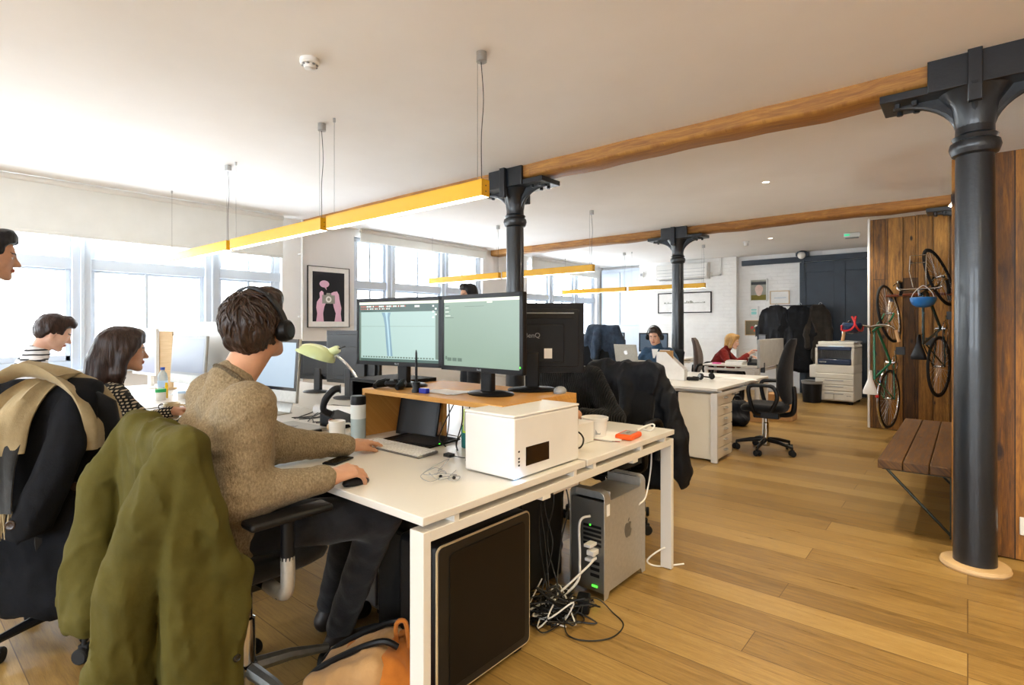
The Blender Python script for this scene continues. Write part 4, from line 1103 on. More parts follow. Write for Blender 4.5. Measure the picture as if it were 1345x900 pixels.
def rotm(yaw, pitch, roll=0):
    """columns: right, forward, up of a head"""
    R = Matrix.Rotation(yaw, 3, 'Z') @ Matrix.Rotation(pitch, 3, 'X') @ Matrix.Rotation(roll, 3, 'Y')
    return np.array(R)
def add_head(s, c, R, female=False, k=1.0):
    c = V3(c); P = lambda x, y, z: c+R@(np.array((x, y, z))*k)
    E = lambda p, r, kk=.015, sub=False: s.ell(P(*p), np.array(r)*k, R, kk, sub)
    E((0, -.012, .03), (.074, .096, .09), .02); E((0, .036, -.018), (.058, .054, .082), .03)
    for q in (-1, 1):
        s.cap(P(q*.048, .0, -.05), P(q*.022, .062, -.092), .022*k, .017*k, .03)
        E((q*.042, .055, -.028), (.018, .016, .016), .02)
    E((0, .073, -.095), (.02, .015, .015), .02)
    for q in (-1, 1): s.cap(P(q*.014, .083, .02), P(q*.044, .07, .018), .008*k, .007*k, .014)
    for q in (-1, 1): E((q*.031, .094, .0), (.017, .012, .0115), .012, True)
    for q in (-1, 1): E((q*.031, .073, .0), (.0125, .0125, .0115), .002)
    s.cap(P(0, .083, .012), P(0, .109, -.03), .007*k, .010*k, .01)
    for q in (-1, 1): E((q*.011, .096, -.033), (.008, .010, .007), .008)
    E((0, .0885, -.055), (.023, .011, .0055), .006); E((0, .087, -.066), (.02, .011, .006), .006)
    s.cap(P(-.022, .1, -.0605), P(.022, .1, -.0605), .0025, .0025, .004, True)
    for q in (-1, 1):
        E((q*.074, -.008, -.006), (.009, .019, .031), .008); E((q*.082, -.002, -.004), (.005, .010, .018), .006, True)
def head_pick(c, R, k=1.0, hair=4):
    c = V3(c)
    def f(P):
        q = (P-c)@R/k; x, y, z = q[:, 0], q[:, 1], q[:, 2]; r = np.zeros(len(P), int)
        ax = np.abs(x)
        eye = (((ax-.031)/.0125)**2+((z)/.0055)**2 < 1) & (y > .06); r[eye] = 1
        r[eye & (((ax-.030)**2+z**2) < .0055**2)] = 2
        r[((x/.023)**2+((z+.0605)/.0105)**2 < 1) & (y > .082)] = 3
        r[(np.abs(z-.0235-(.02*(ax-.02) if 0 else 0)) < .0045) & (ax > .013) & (ax < .05) & (y > .06)] = hair
        return r
    return f
def add_hand(s, w, d, nrm, side, curl=(.35, .35, .4, .45), k=.006, thumb=.5, spread=.05, sc=1.0):
    """w wrist, d towards fingers, nrm back of the hand, side towards the thumb"""
    w, d, nrm = V3(w), V3(d), V3(nrm); d /= np.linalg.norm(d); nrm = nrm-d*(nrm@d); nrm /= np.linalg.norm(nrm)
    sd = V3(side); sd = sd-d*(sd@d)-nrm*(sd@nrm); sd /= np.linalg.norm(sd)
    L = [(.036, .092, .043, .026, .020), (.012, .096, .047, .030, .022), (-.011, .091, .043, .028, .021), (-.032, .082, .034, .022, .019)]
    s.cap(w-d*.02, w+d*.01, .024*sc, .024*sc, .02)
    for i, (o, p, a, b, c_) in enumerate(L):
        o *= sc; root = w+d*.012+sd*o*.55; kn = w+d*p*sc+sd*o+nrm*.004
        s.cap(root, kn, .0165*sc, .0115*sc, .014)
        ang = curl[i]; q = kn; dirn = d+sd*(o*spread/.03); dirn = dirn/np.linalg.norm(dirn)
        for j, ln in enumerate((a, b, c_)):
            th = ang*(1, 1.9, 2.5)[j]; v = dirn*math.cos(th)-nrm*math.sin(th); e = q+v*ln*sc
            s.cap(q, e, (.0098, .0088, .0078)[j]*sc, (.0088, .0078, .0066)[j]*sc, .004); q = e
    t0 = w+d*.02+sd*.022*sc-nrm*.006; t1 = w+d*.055*sc+sd*.05*sc-nrm*.014*sc
    v = d*math.cos(thumb)+sd*math.sin(thumb)*.5-nrm*.25; v /= np.linalg.norm(v)
    t2 = t1+v*.034*sc; t3 = t2+(v-sd*.25-nrm*.1)*.026*sc
    s.cap(t0, t1, .017*sc, .0125*sc, .012); s.cap(t1, t2, .0115*sc, .010*sc, .004); s.cap(t2, t3, .0098*sc, .0078*sc, .004)

def ik(a, c, l1, l2, hint):
    a, c = V3(a), V3(c); v = c-a; L = min(np.linalg.norm(v), l1+l2-.005); v /= np.linalg.norm(v)
    x = (l1*l1-l2*l2+L*L)/(2*L); hh = math.sqrt(max(l1*l1-x*x, 0)); g = V3(hint); g = g-v*(g@v); g /= np.linalg.norm(g)
    return a+v*x+g*hh

def person(label, loc, face, J, top, bottom, shoe, hair_fn, skin_m=SKIN, hair_m=HAIR_BR, vox=.0065, female=False, fold=.004, collar=None, hk=1.0, bulk=1.0, hem=None, sleeve_end=.93, extra=None, group=None, name='person', arm=1.0, nk_r=None, hvox=None, wrinkle_seed=1):
    """J: joints in the person's own frame (x right, y ahead, z up)"""
    t = thing(name, label, 'person', (loc[0], loc[1], 0), face, group)
    g = {k: v if k.startswith('hand') else V3(v) for k, v in J.items()}
    hip, nb, hd, R = g['hip'], g['neck'], g['head'], g['R']
    sl, sr = g['shL'], g['shR']
    ch = hip+(nb-hip)*.62
    # body
    s = SDF(vox)
    sx = V3((1, 0, 0)); ax = (sr-sl)/np.linalg.norm(sr-sl)
    for q in (-1, 1):
        s.cap(hip+ax*q*.07, ch+ax*q*.07, .09*bulk, .09*bulk, .05)
    s.cap(sl*.85+sr*.15, sl*.15+sr*.85, .055, .055, .05)
    s.cap(nb-(nb-hip)*.06, hd+R@V3((0, -.025, -.05))*hk, .058 if not female else .05, (nk_r or .05) if not female else .044, .03)
    add_head(s, hd, R, female, hk)
    for A, E, W in (('shL', 'elL', 'wrL'), ('shR', 'elR', 'wrR')):
        s.chain([g[A], g[E], g[W]], [.048, .038, .026], .03)
    for q, A in ((-1, 'L'), (1, 'R')):
        s.chain([hip+ax*q*.09, g['kn'+A], g['an'+A]], [.08, .052, .035], .04)
        fd = g.get('foot'+A, V3((0, 1, 0)))
        s.cap(g['an'+A]-V3((0, 0, .03)), g['an'+A]+fd*.14-V3((0, 0, .05)), .03, .022, .03)
    for A in 'LR':
        if 'hand'+A in g:
            d, n_, sd, kw = g['hand'+A]; add_hand(s, g['wr'+A], d, n_, sd, **kw)
    body = s.build('body', [skin_m, M_eye, M_iris, M_lip, hair_m], t, head_pick(hd, R, hk))
    # upper garment
    s = SDF(vox); b_ = .022
    for q in (-1, 1):
        s.cap(hip+ax*q*.075*bulk, ch+ax*q*.085*bulk, .112*bulk, .118*bulk, .06)
    s.cap(sl*.9+sr*.1, sl*.1+sr*.9, .066, .066, .06)
    nk = hd+R@V3((0, -.035, -.07))*hk; nu = (nk-nb)/np.linalg.norm(nk-nb); fr = (nk_r or .058) if not female else .05
    s.cap(nb-(nb-hip)*.1, nb+nu*.03, .078, fr+.012, .03)
    for A, E, W in (('shL', 'elL', 'wrL'), ('shR', 'elR', 'wrR')):
        w = g[E]+(g[W]-g[E])*sleeve_end
        s.chain([g[A], g[E], w], [.068*bulk*arm, .056*bulk*arm, .040*bulk], .04)
        s.cap(g[E]+(g[W]-g[E])*(sleeve_end-.14), w, .038*bulk, .036*bulk, .01)
    if hem is not None: s.cap(hip+ax*-.07-V3((0, .02, hem)), hip+ax*.07-V3((0, .02, hem)), .13*bulk, .13*bulk, .06)
    s.cap(nb+nu*.062, nb+nu*.16, fr*.6, .09, .012, True)     # neckline
    if fold: s.mod(lambda x, y, z: fold*(vnoise(x*22, y*22, z*34, wrinkle_seed)+.6*vnoise(x*50, y*50, z*60, wrinkle_seed+3)))
    s.build('top', top, t)
    if collar:
        cn = nb+nu*.045; u = nu; e1 = np.cross(u, (0, 0, 1) if abs(u[2]) < .9 else ax); e1 = ax-u*(ax@u); e1 /= np.linalg.norm(e1); e2 = np.cross(u, e1)
        B().tube([cn+e1*(fr+.007)*math.cos(2*PI*i/28)+e2*(fr+.009)*math.sin(2*PI*i/28) for i in range(28)], .0085, 8, closed=True).build('collar', collar, t)
    # trousers
    s = SDF(max(vox, .007))
    s.cap(hip+ax*-.06, hip+ax*.06, .115*bulk, .115*bulk, .05)
    for q, A in ((-1, 'L'), (1, 'R')):
        s.chain([hip+ax*q*.09, g['kn'+A], g['an'+A]+V3((0, 0, .03))], [.095, .07, .055], .045)
    s.mod(lambda x, y, z: .004*vnoise(x*25, y*25, z*25, 9))
    s.build('trousers', bottom, t)
    for A in 'LR':
        fd = g.get('foot'+A, V3((0, 1, 0))); an = g['an'+A]
        s = SDF(.007)
        s.cap(an+V3((0, 0, .02)), an-V3((0, 0, .03)), .05, .045, .03); s.cap(an-V3((0, 0, .045))-fd*.03, an+fd*.15-V3((0, 0, .05)), .042, .036, .03)
        s.mod(lambda x, y, z: np.maximum(0, (.004-z))*1.0)
        s.build('shoe', shoe, t)
    hs = SDF(hvox or vox); hair_fn(hs, lambda x, y, z: hd+R@(np.array((x, y, z))*hk), R)
    hs.build('hair', hair_m, t)
    if extra: extra(t, g)
    return t

def seated(hipz=.55, lean=.2, hand=((-.2, .45, .8), (.2, .42, .8)), head_y=.1, head_z=.19, yaw=0, pitch=0, roll=0, torso=.50, shw=.175, curl=.35, foot_y=.42, sag=0, kw=None, elb=(.5, -.3, -.6), twist=0):
    hip = V3((0, 0, hipz)); u = V3((0, math.sin(lean), math.cos(lean))); nb = hip+u*torso
    ct, st = math.cos(twist), math.sin(twist)
    J = dict(hip=tuple(hip), neck=tuple(nb), head=tuple(nb+V3((0, head_y, head_z))), R=rotm(yaw, pitch, roll))
    for A, q, h in (('L', -1, hand[0]), ('R', 1, hand[1])):
        sh = nb-u*.07+V3((q*shw*ct, q*shw*st, 0)); J['sh'+A] = tuple(sh)
        el = ik(sh, h, .29, .26, (q*elb[0], elb[1], elb[2])); J['el'+A] = tuple(el); J['wr'+A] = tuple(h)
        d = V3(h)-el; d[2] *= .4; d[0] -= q*.05
        J['hand'+A] = (tuple(d), (0, 0, 1), (-q, 0, 0), kw or dict(curl=(curl,)*4))
        J['kn'+A] = (q*.13, .42, hipz-.02); J['an'+A] = (q*.13, foot_y, .085)
    return J

def short_hair(ext=.012, fringe=.02, wild=.006, seed=3, side=.0):
    def f(s, P, R):
        s.ell(P(0, -.018, .04), V3((.077+ext, .098+ext, .088+ext)), R, .02)
        s.ell(P(0, -.045, -.005), V3((.068+ext, .06+ext, .07)), R, .03)
        s.ell(P(side, .05, .095), V3((.06, .045, .03+fringe)), R, .03)
        s.rbox(P(0, .128, -.03), V3((.1, .075, .102)), .03, R, .012, True)       # face
        s.rbox(P(0, .02, -.11), V3((.15, .06, .085)), .02, R, .02, True)        # jaw and ears
        s.mod(lambda x, y, z: wild*(vnoise(x*45, y*45, z*30, seed)+.7*vnoise(x*110, y*110, z*70, seed+1)))
    return f
# ------------------------------------------------------------------ the man in the foreground
ML = V3((-1.95, .80, 0))
def w(x, y, z): return tuple(V3((x, y, z))-ML)
def locks(R, hd, m, parent, n, seed, ln=(.05, .09), r=.006, zmin=-.06, k=1.0, lift=.012, band=True):
    """loose tapered locks of hair flowing from the crown"""
    rnd = random.Random(seed); b = B()
    for _ in range(n):
        a = rnd.uniform(0, 2*PI); e = rnd.uniform(-.1, 1.45)
        if e < .55 and abs(math.atan2(math.cos(a), math.sin(a))) < 0: continue
        d = np.array((math.cos(e)*math.sin(a), math.cos(e)*math.cos(a), math.sin(e)))
        if d[1] > .35 and d[2] < .62: continue
        if band and abs(d[1]-.12) < .2 and d[2] > .15: continue
        p = np.array((0, -.02, .04))+d*np.array((.0905, .1125, .100))
        if p[2] < zmin: continue
        fl = np.array((d[0]*.4+rnd.uniform(-.5, .5), d[1]*.3+rnd.uniform(-.5, .5), -.75+rnd.uniform(-.2, .3))); fl -= d*(fl@d); fl /= np.linalg.norm(fl)
        L = rnd.uniform(*ln); pts = []
        for q in range(5):
            u = q/4; pts.append(hd+R@((p+fl*L*(u-.4)+d*(lift*math.sin(PI*u*.9)+.012*u*u-.008-.35*L*L*(u-.4)**2/.09)))*1.0)
        b.tube([tuple(x) for x in pts], [r*.5, r, r*.95, r*.7, .0008], 6)
    return b.build('hair_locks', m, parent)
Rm = rotm(rad(33), rad(11), rad(-7))
hdm = w(-1.955, .90, 1.305)
Jm = dict(hip=w(-1.95, .78, .64), neck=w(-1.945, .785, 1.105), head=hdm, R=Rm,
          shL=w(-2.13, .82, 1.06), shR=w(-1.755, .775, 1.055), elL=w(-2.14, 1.05, .845), elR=w(-1.735, .745, .785), wrL=w(-2.045, 1.345, .803), wrR=w(-1.66, 1.01, .806),
          handL=((-.28, .95, -.06), (.05, .1, 1), (1, .2, 0), dict(curl=(.22, .3, .36, .42), thumb=.35)), handR=((-.02, 1, .03), (.22, -.05, 1), (-1, 0, -.1), dict(curl=(.42, .46, .5, .55), thumb=.2, spread=.03)),
          knR=w(-1.66, 1.22, .625), knL=w(-1.87, 1.26, .625), anR=w(-1.93, 1.22, .085), anL=w(-2.13, 1.30, .085), footL=V3((.2, .98, 0)), footR=V3((.2, .98, 0)))
def main_hair(s, P, R):
    s.ell(P(0, -.022, .042), V3((.092, .116, .102)), R, .02)
    s.ell(P(0, -.055, .0), V3((.082, .076, .085)), R, .03)
    s.ell(P(.02, .055, .10), V3((.07, .055, .05)), R, .03)
    s.cap(P(.07, .02, .03), P(.07, .0, -.03), .018, .014, .02); s.cap(P(-.07, .02, .03), P(-.07, .0, -.03), .018, .014, .02)
    s.rbox(P(0, .135, -.05), V3((.1, .07, .09)), .03, R, .015, True)
    s.rbox(P(0, .04, -.12), V3((.15, .06, .08)), .02, R, .02, True)
    Ri = np.array(R)
    def f(x, y, z):
        q = (np.stack([x, y, z], 1)-V3(hdm))@Ri
        a = np.arctan2(q[:, 0], q[:, 1]-.01)
        return .007*vnoise(x*38, y*38, z*24, 5)+.0045*vnoise(a*14, q[:, 2]*14, q[:, 1]*6, 8)+.003*vnoise(a*34, q[:, 2]*22, q[:, 1]*9, 12)
    s.mod(f)
def main_extra(t, g):
    locks(Rm, V3(hdm), HAIR_BR, t, 260, 5, (.05, .1), .0055)
    # ribbed cuffs
    for A in 'LR':
        e, wv = g['el'+A], g['wr'+A]; d = (wv-e)/np.linalg.norm(wv-e)
        B().tube([tuple(wv-d*.06), tuple(wv-d*.03), tuple(wv-d*.004), tuple(wv-d*.0)], [.041, .0405, .0395, .034], 20).build('cuff', M_oatrib, t)
M_oatrib = knit('oatmeal_rib', '#67573f', '#9f8d70', 260)
person('man in an oatmeal jumper with headphones, typing at the foreground desk', tuple(ML), 0, Jm, M_oat, M_jeans, M_boot, main_hair, SKIN, HAIR_BR, vox=.0046, fold=.0035, collar=M_oatrib, bulk=1.1, arm=1.2, nk_r=.063, extra=main_extra, wrinkle_seed=4)

def headphones(label, c, R, m=M_black, k=1.0):
    c = V3(c); Mx = Matrix.Identity(4)
    for i in range(3):
        for j in range(3): Mx[i][j] = R[i][j]*k
        Mx[i][3] = c[i]
    t = thing('headphones', label, 'headphones'); t.matrix_world = Mx
    pts = [(.106*math.cos(a), .014-.014*math.sin(a), -.005+.159*math.sin(a)) for a in [PI*i/20 for i in range(21)]]
    b = B()
    b.loft([[(p[0]*s_, p[1]+dy, p[2]*s_) for s_, dy in ((1, -.015), (1.0, .015), (1.045, .013), (1.045, -.013))] for p in pts])
    b.build('headband', m, t, ang=50)
    for q in (-1, 1):
        MM = Matrix.Translation((q*.088, .006, -.014)) @ Matrix.Rotation(q*PI/2, 4, 'Y')
        o = B().lathe([(.036, -.004), (.04, .0), (.04, .016), (.037, .022), (.036, .03), (.028, .036), (.026, .034), (.018, .036), (0, .036)], 28, MM).build('ear_cup', m, t)
        B().lathe([(.02, -.008), (.036, -.008), (.04, .0), (.036, .004)], 28, MM).build('ear_cushion', M_rubber, o)
    return t
headphones('black headphones worn by the man in the oatmeal jumper', V3(hdm)+ML, Rm)
office_chair('black swivel chair with steel arm posts under the olive jacket', (-1.93, .85), 0, .565, .96, bw=.8, base_m=M_alu_dark, head=False, arm_style='post', arm_h=.17, base_rot=.15)

# ------------------------------------------------------------------ garments hung over chair backs
def folds(a=.012, fx=13, fz=3.2, seed=1, b_=.004):
    """hanging cloth: sharp-crested creases running mostly downwards"""
    def f(x, y, z):
        wx = .35*vnoise(x*5, y*5, z*4, seed+11)
        r = 1-np.abs(vnoise(x*fx*.62+wx*2, y*fx*.62, z*fz*.8+wx, seed)); q = 1-np.abs(vnoise(x*fx*1.5+z*3.5, y*fx*1.5+wx*3, z*fz*1.7, seed+3))
        return -a*1.5*(r**3-.45)-b_*1.6*(q**4-.35)+b_*.6*vnoise(x*40, y*40, z*30, seed+5)
    return f
def garment(name, label, cat, loc, rz, m, shape, fold, vox=.009, part='cloth', extra=None):
    t = thing(name, label, cat, (loc[0], loc[1], 0), rz)
    s = SDF(vox); shape(s); s.mod(fold); s.build(part, m, t, smooth=2)
    if extra: extra(t)
    return t
def buttons(t, pts, r=.011, ax='X', m=None):
    for p in pts:
        M = Matrix.Translation(p) @ (Matrix.Rotation(PI/2, 4, 'Y') if ax == 'X' else Matrix.Rotation(PI/2, 4, 'X'))
        B().lathe([(r, -.003), (r, .002), (r*.8, .004), (r*.5, .002), (0, .002)], 14, M).build('button', m or M_button, t)
def olive(s):
    # local origin under the chair back (x across the back, -y towards the viewer)
    s.rbox((.012, -.005, .62), (.272, .055, .40), .05, None, .03, taper=.07)
    s.cap((-.225, .0, .99), (.245, -.0, .985), .042, .042, .04)                     # yoke over the chair
    s.chain([(-.215, -.03, .955), (-.25, -.085, .80), (-.235, -.12, .62), (-.15, -.14, .44)], [.05, .062, .068, .072], .007)     # far sleeve
    s.chain([(.215, -.03, .955), (.185, -.085, .80), (.145, -.115, .60), (.115, -.125, .38), (.105, -.125, .20)], [.052, .07, .08, .086, .09], .007)   # near sleeve
    s.chain([(.245, .0, .93), (.258, .05, .78), (.264, .10, .63), (.262, .115, .45)], [.038, .036, .03, .028], .03)          # edge falling round the chair's side
    R = np.array(Matrix.Rotation(rad(-7), 3, 'X'))
    s.rbox((.258, .045, .43), (.022, .10, .2), .02, R, .05, taper=.06)            # front panel
    s.rbox((-.26, .05, .60), (.026, .09, .32), .025, None, .03)
    s.rbox((-.145, -.15, .31), (.12, .1, .09), .01, None, .004, True)
def olive_x(t):
    buttons(t, [(.290, .115, .52), (.288, .11, .36)], .011, 'X', M_blackgloss)
    b = B(); b.tube([(.283, .05, .58), (.289, .03, .52), (.291, .01, .45)], .006, 6); b.build('pocket_edge', M_olive, t)
garment('jacket', 'olive green canvas jacket draped over the nearest chair', 'jacket', (-1.905, .575), 0, M_olive, olive,
        folds(.013, 13, 2.2, 2, .006), .0075, 'jacket_cloth', olive_x)

# coat with scarf on the chair at the left
CR = rad(50)
office_chair('black swivel chair under the black wool coat at the left edge', (-2.95, .60), CR, .5, 1.06, head=False, arms=False, base_rot=.2)
def coat(s):
    s.rbox((-.03, .0, .66), (.22, .065, .42), .06, None, .03, taper=.08)
    s.cap((-.22, 0, 1.06), (.16, 0, 1.06), .058, .058, .05)
    s.chain([(.16, -.03, 1.03), (.14, -.085, .86), (.09, -.11, .70), (.04, -.115, .57)], [.06, .068, .07, .072], .008)
    s.rbox((.04, -.13, .45), (.1, .06, .09), .01, None, .004, True)
    s.chain([(-.22, -.02, 1.03), (-.26, -.06, .86), (-.26, -.06, .64)], [.07, .07, .068], .02)
    s.cap((-.2, -.02, .3), (.2, -.02, .25), .08, .085, .06)
ct = garment('coat', 'black wool coat hung over the chair at the left edge', 'coat', (-2.80, .432), CR, M_coat, coat, folds(.012, 12, 3, 7, .003), .009, 'coat_cloth',
             lambda t: buttons(t, [(.02, -.185, .60), (.165, -.07, .70)], .017, 'Y'))
def ribbon(b, pts, sides, wd, th=.012, seed=0, n=7):
    """a folded strip of cloth: pts its middle line, sides the direction across it"""
    P = spline(pts, n); Q = spline(sides, n); W_ = [wd] * len(P) if not isinstance(wd, (list, tuple)) else [wd[0]+(wd[1]-wd[0])*i/(len(P)-1) for i in range(len(P))]
    rnd = random.Random(seed); ph = [rnd.uniform(0, 6) for _ in range(3)]; rings = []
    for i, p in enumerate(P):
        q = Q[i].normalized(); T = (P[min(i+1, len(P)-1)]-P[max(i-1, 0)]).normalized(); nn = T.cross(q).normalized(); top, bot = [], []
        for j in range(11):
            u = j/10*2-1; off = .014*math.sin(u*4+ph[0]+i*.12)+.007*math.sin(u*9+ph[1]-i*.2)
            e = th*(1-.7*abs(u)**4)
            top.append(tuple(p+q*u*W_[i]+nn*(off+e))); bot.append(tuple(p+q*u*W_[i]+nn*(off-e)))
        rings.append(top+bot[::-1])
    return b.loft(rings)
t = thing('scarf', 'beige and grey fringed scarf lying over the black wool coat', 'scarf', (-2.80, .432, 0), CR)
b = B()
ribbon(b, [(.225, .0, .84), (.22, -.01, .97), (.15, -.02, 1.09), (.03, -.03, 1.145), (-.06, -.045, 1.15)], [(.3, 1, 0), (.2, 1, .1), (.1, 1, .1), (.1, 1, -.2), (.4, .8, .4)], (.085, .10), seed=1)
ribbon(b, [(.08, -.045, 1.125), (.01, -.10, 1.06), (-.04, -.135, .96), (-.06, -.15, .84)], [(.8, .5, .1), (.9, .2, .3), (1, .0, .25), (1, 0, .1)], (.085, .095), seed=2)
b.build('beige_end', M_scarf_t, t, ang=80)
b = B(); ribbon(b, [(-.05, -.13, .95), (-.065, -.155, .84), (-.07, -.157, .74), (-.07, -.155, .63)], [(1, 0, .1)]*4, (.085, .088), seed=3); b.build('grey_end', M_scarf_g, t, ang=80)
b = B(); rnd = random.Random(8)
for k in range(44):
    x = -.155+.17*k/43; y = -.155+rnd.uniform(-.018, .018)
    b.tube([(x, y, .635), (x+rnd.uniform(-.006, .006), y-.004, .59), (x+rnd.uniform(-.012, .012), y, .54+rnd.uniform(-.01, .02))], .0028, 5)
b.build('fringe', M_scarf_t, t)['kind'] = 'stuff'

# the man in black and his jacket
office_chair('black swivel chair of the man in the black ribbed jumper', (-1.85, 3.22), PI, .48, 1.02, head=False, base_rot=.5)
def blackjacket(s):
    s.rbox((-.03, 0, .62), (.29, .07, .42), .06, None, .03, taper=.13)
    s.cap((-.24, 0, 1.02), (.24, 0, 1.02), .058, .058, .05)
    s.chain([(-.24, 0, 1.0), (-.3, -.02, .8), (-.36, -.03, .55), (-.40, -.04, .36)], [.07, .08, .085, .07], .03)
    s.chain([(.22, .03, 1.0), (.23, .09, .8), (.2, .1, .55)], [.07, .075, .075], .03)
    s.cap((-.38, -.02, .4), (-.42, -.03, .27), .06, .03, .04)
    s.chain([(-.05, .06, .9), (-.06, .1, .72), (-.03, .1, .55)], [.06, .05, .05], .03)
garment('jacket', 'black padded jacket hung over the chair behind the foreground desk', 'jacket', (-1.87, 3.46), PI, M_nylon, blackjacket, folds(.016, 12, 3.4, 13, .005), .009, 'jacket_cloth',
        lambda t: buttons(t, [(-.02, -.10, .83), (-.06, -.105, .79)], .008, 'Y', M_steel))
J = seated(.56, .13, ((-.24, .30, .80), (.20, .34, .80)), yaw=rad(4), pitch=rad(-10), torso=.51, head_y=.07)
person('man in a black ribbed jumper mostly hidden behind the turned-away monitor', (-1.975, 2.98), PI, J, M_blackknit, M_jeans, M_shoe, short_hair(), SKIN, HAIR_DK, fold=.003, bulk=1.05)

# the woman in the spotted knit
office_chair('grey-black swivel chair of the woman in the spotted knit', (-3.52, .74), 0, .47, .9, head=False, base_rot=.8)
Rw = rotm(rad(-6), rad(-3))
def long_hair(s, P, R):
    s.ell(P(0, -.018, .042), V3((.086, .108, .096)), R, .02)
    s.chain([P(0, -.06, .04), P(0, -.085, -.06), P(.0, -.10, -.15), P(0, -.10, -.215)], [.075, .078, .07, .04], .04)
    for q in (-1, 1):
        s.chain([P(q*.066, .03, .06), P(q*.08, -.01, -.02), P(q*.078, -.03, -.12), P(q*.07, -.03, -.19)], [.028, .024, .026, .016], .03)
    s.ell(P(0, .05, .1), V3((.058, .04, .03)), R, .03)
    s.rbox(P(0, .135, -.06), V3((.06, .085, .105)), .03, R, .012, True)
    s.mod(lambda x, y, z: .0035*vnoise(x*90, y*90, z*9, 5)+.003*vnoise(x*30, y*30, z*7, 8))
J = seated(.57, .18, ((-.2, .45, .8), (.16, .46, .8)), torso=.455, head_y=.075, head_z=.165, shw=.155)
J['R'] = Rw
person('dark-haired woman in a black knit with cream spots, sitting in profile', (-3.51, .74), 0, J, M_dots, M_jeans, M_shoe, long_hair, SKIN, HAIR_DK, vox=.005, female=True, fold=.005, hk=.95, bulk=.95, collar=M_dots, wrinkle_seed=12)
# the man in stripes
office_chair('dark blue swivel chair of the man in the striped top', (-4.87, .62), 0, .47, .92, mat('blue_fabric', '#1b2a55', '#223466', 40, rough=.9), head=False, arms=False)
J = seated(.59, .26, ((-.2, .42, .8), (.2, .42, .8)), torso=.53, head_y=.1, head_z=.17); J['R'] = rotm(rad(-6), rad(-24))
person('man in a striped long-sleeved top looking down by the window', (-4.91, .60), 0, J, M_stripe, M_jeans, M_shoe, short_hair(.008, .018, .004), SKIN_P, HAIR_DK, vox=.0055, fold=.005, wrinkle_seed=2)

def standing(head_z=.19, yaw=0, pitch=0, legs=.9, torso=.54, head_y=.03):
    hip = V3((0, 0, legs)); nb = V3((0, .01, legs+torso))
    J = dict(hip=tuple(hip), neck=tuple(nb), head=tuple(nb+V3((0, head_y, head_z))), R=rotm(yaw, pitch))
    for A, q in (('L', -1), ('R', 1)):
        J['sh'+A] = (q*.185, .0, legs+torso-.06); J['el'+A] = (q*.23, -.03, legs+torso-.36); J['wr'+A] = (q*.2, .08, legs+torso-.6)
        J['hand'+A] = ((0, .25, -1), (q, 0, 0), (0, 1, .2), dict(curl=(.4,)*4))
        J['kn'+A] = (q*.1, .03, .48); J['an'+A] = (q*.11, 0, .085)
    return J
J = standing(.18, rad(-4), rad(-6), .93, .56, head_y=.13)
person('standing man in a charcoal jacket at the left edge of the picture', (-3.73, .25), rad(-3), J, M_greyjacket, M_jeans, M_shoe, short_hair(.009, .022, .003), SKIN, HAIR_BK, vox=.0055, fold=.006, hem=.08, bulk=1.08, wrinkle_seed=21)
J = standing(.18, 0, rad(-10), .95, .56)
for A, q in (('L', -1), ('R', 1)): J['el'+A] = (q*.27, .05, 1.2); J['wr'+A] = (q*.06, .22, 1.22); J['hand'+A] = ((-q*1, .1, .1), (0, 1, 0), (0, 0, 1), dict(curl=(.3,)*4))
person('person standing behind the lit screens, only dark hair showing', (-4.52, 4.62), rad(160), J, M_greyjacket, M_jeans, M_shoe, short_hair(.01, .02, .005), SKIN, HAIR_BK, vox=.008, fold=0)
# far man with headphones
office_chair('black swivel chair of the man in the denim shirt', (-3.36, 7.36), PI, .47, .98, head=False)
J = seated(.54, .22, ((-.22, .36, .77), (.22, .36, .77)), torso=.49, head_y=.09, head_z=.16); Rf = rotm(rad(8), rad(-16)); J['R'] = Rf
pm = V3((-3.36, 7.30, 0))
def beardless(t, g):
    B().prism([(-.05, .0), (.05, .0), (.012, -.13), (-.012, -.13)], 0, .004, frameM(tuple(g['neck']+V3((0, .085, -.02))), (1, 0, 0), (0, -.3, 1))).build('white_tee', M_paper, t)
person('man in a denim shirt with black headphones behind the silver laptop', tuple(pm), PI, J, M_denim, M_jeans, M_shoe, short_hair(.01, .025, .004), SKIN_P, HAIR_BR, vox=.0065, fold=.006, extra=beardless, wrinkle_seed=31)
Rpi = np.array(Matrix.Rotation(PI, 3, 'Z'))
headphones('black headphones worn by the man in the denim shirt', pm+Rpi@V3(J['head']), Rpi@Rf)
# woman in red
office_chair('brown high-backed swivel chair behind the person in the red jumper', (-3.36, 9.2), rad(-80), .46, 1.12, M_brownfab, base_m=M_alu)
J = seated(.53, .5, ((-.12, .55, .80), (.18, .50, .80)), torso=.46, head_y=.09, head_z=.13, shw=.155); J['R'] = rotm(rad(-8), rad(-12))
J['wrR'] = (.05, .56, .86); J['handR'] = ((-.2, .6, .6), (0, -1, .6), (-1, 0, 0), dict(curl=(.6,)*4))
def bob(s, P, R):
    s.ell(P(0, -.018, .042), V3((.084, .105, .094)), R, .02)
    s.chain([P(0, -.05, .02), P(0, -.06, -.09)], [.08, .06], .03)
    for q in (-1, 1): s.chain([P(q*.066, .03, .05), P(q*.076, .0, -.09)], [.028, .028], .03)
    s.ell(P(0, .055, .1), V3((.055, .04, .03)), R, .03)
    s.rbox(P(0, .135, -.055), V3((.062, .08, .1)), .03, R, .012, True)
    s.mod(lambda x, y, z: .003*vnoise(x*80, y*80, z*9, 5))
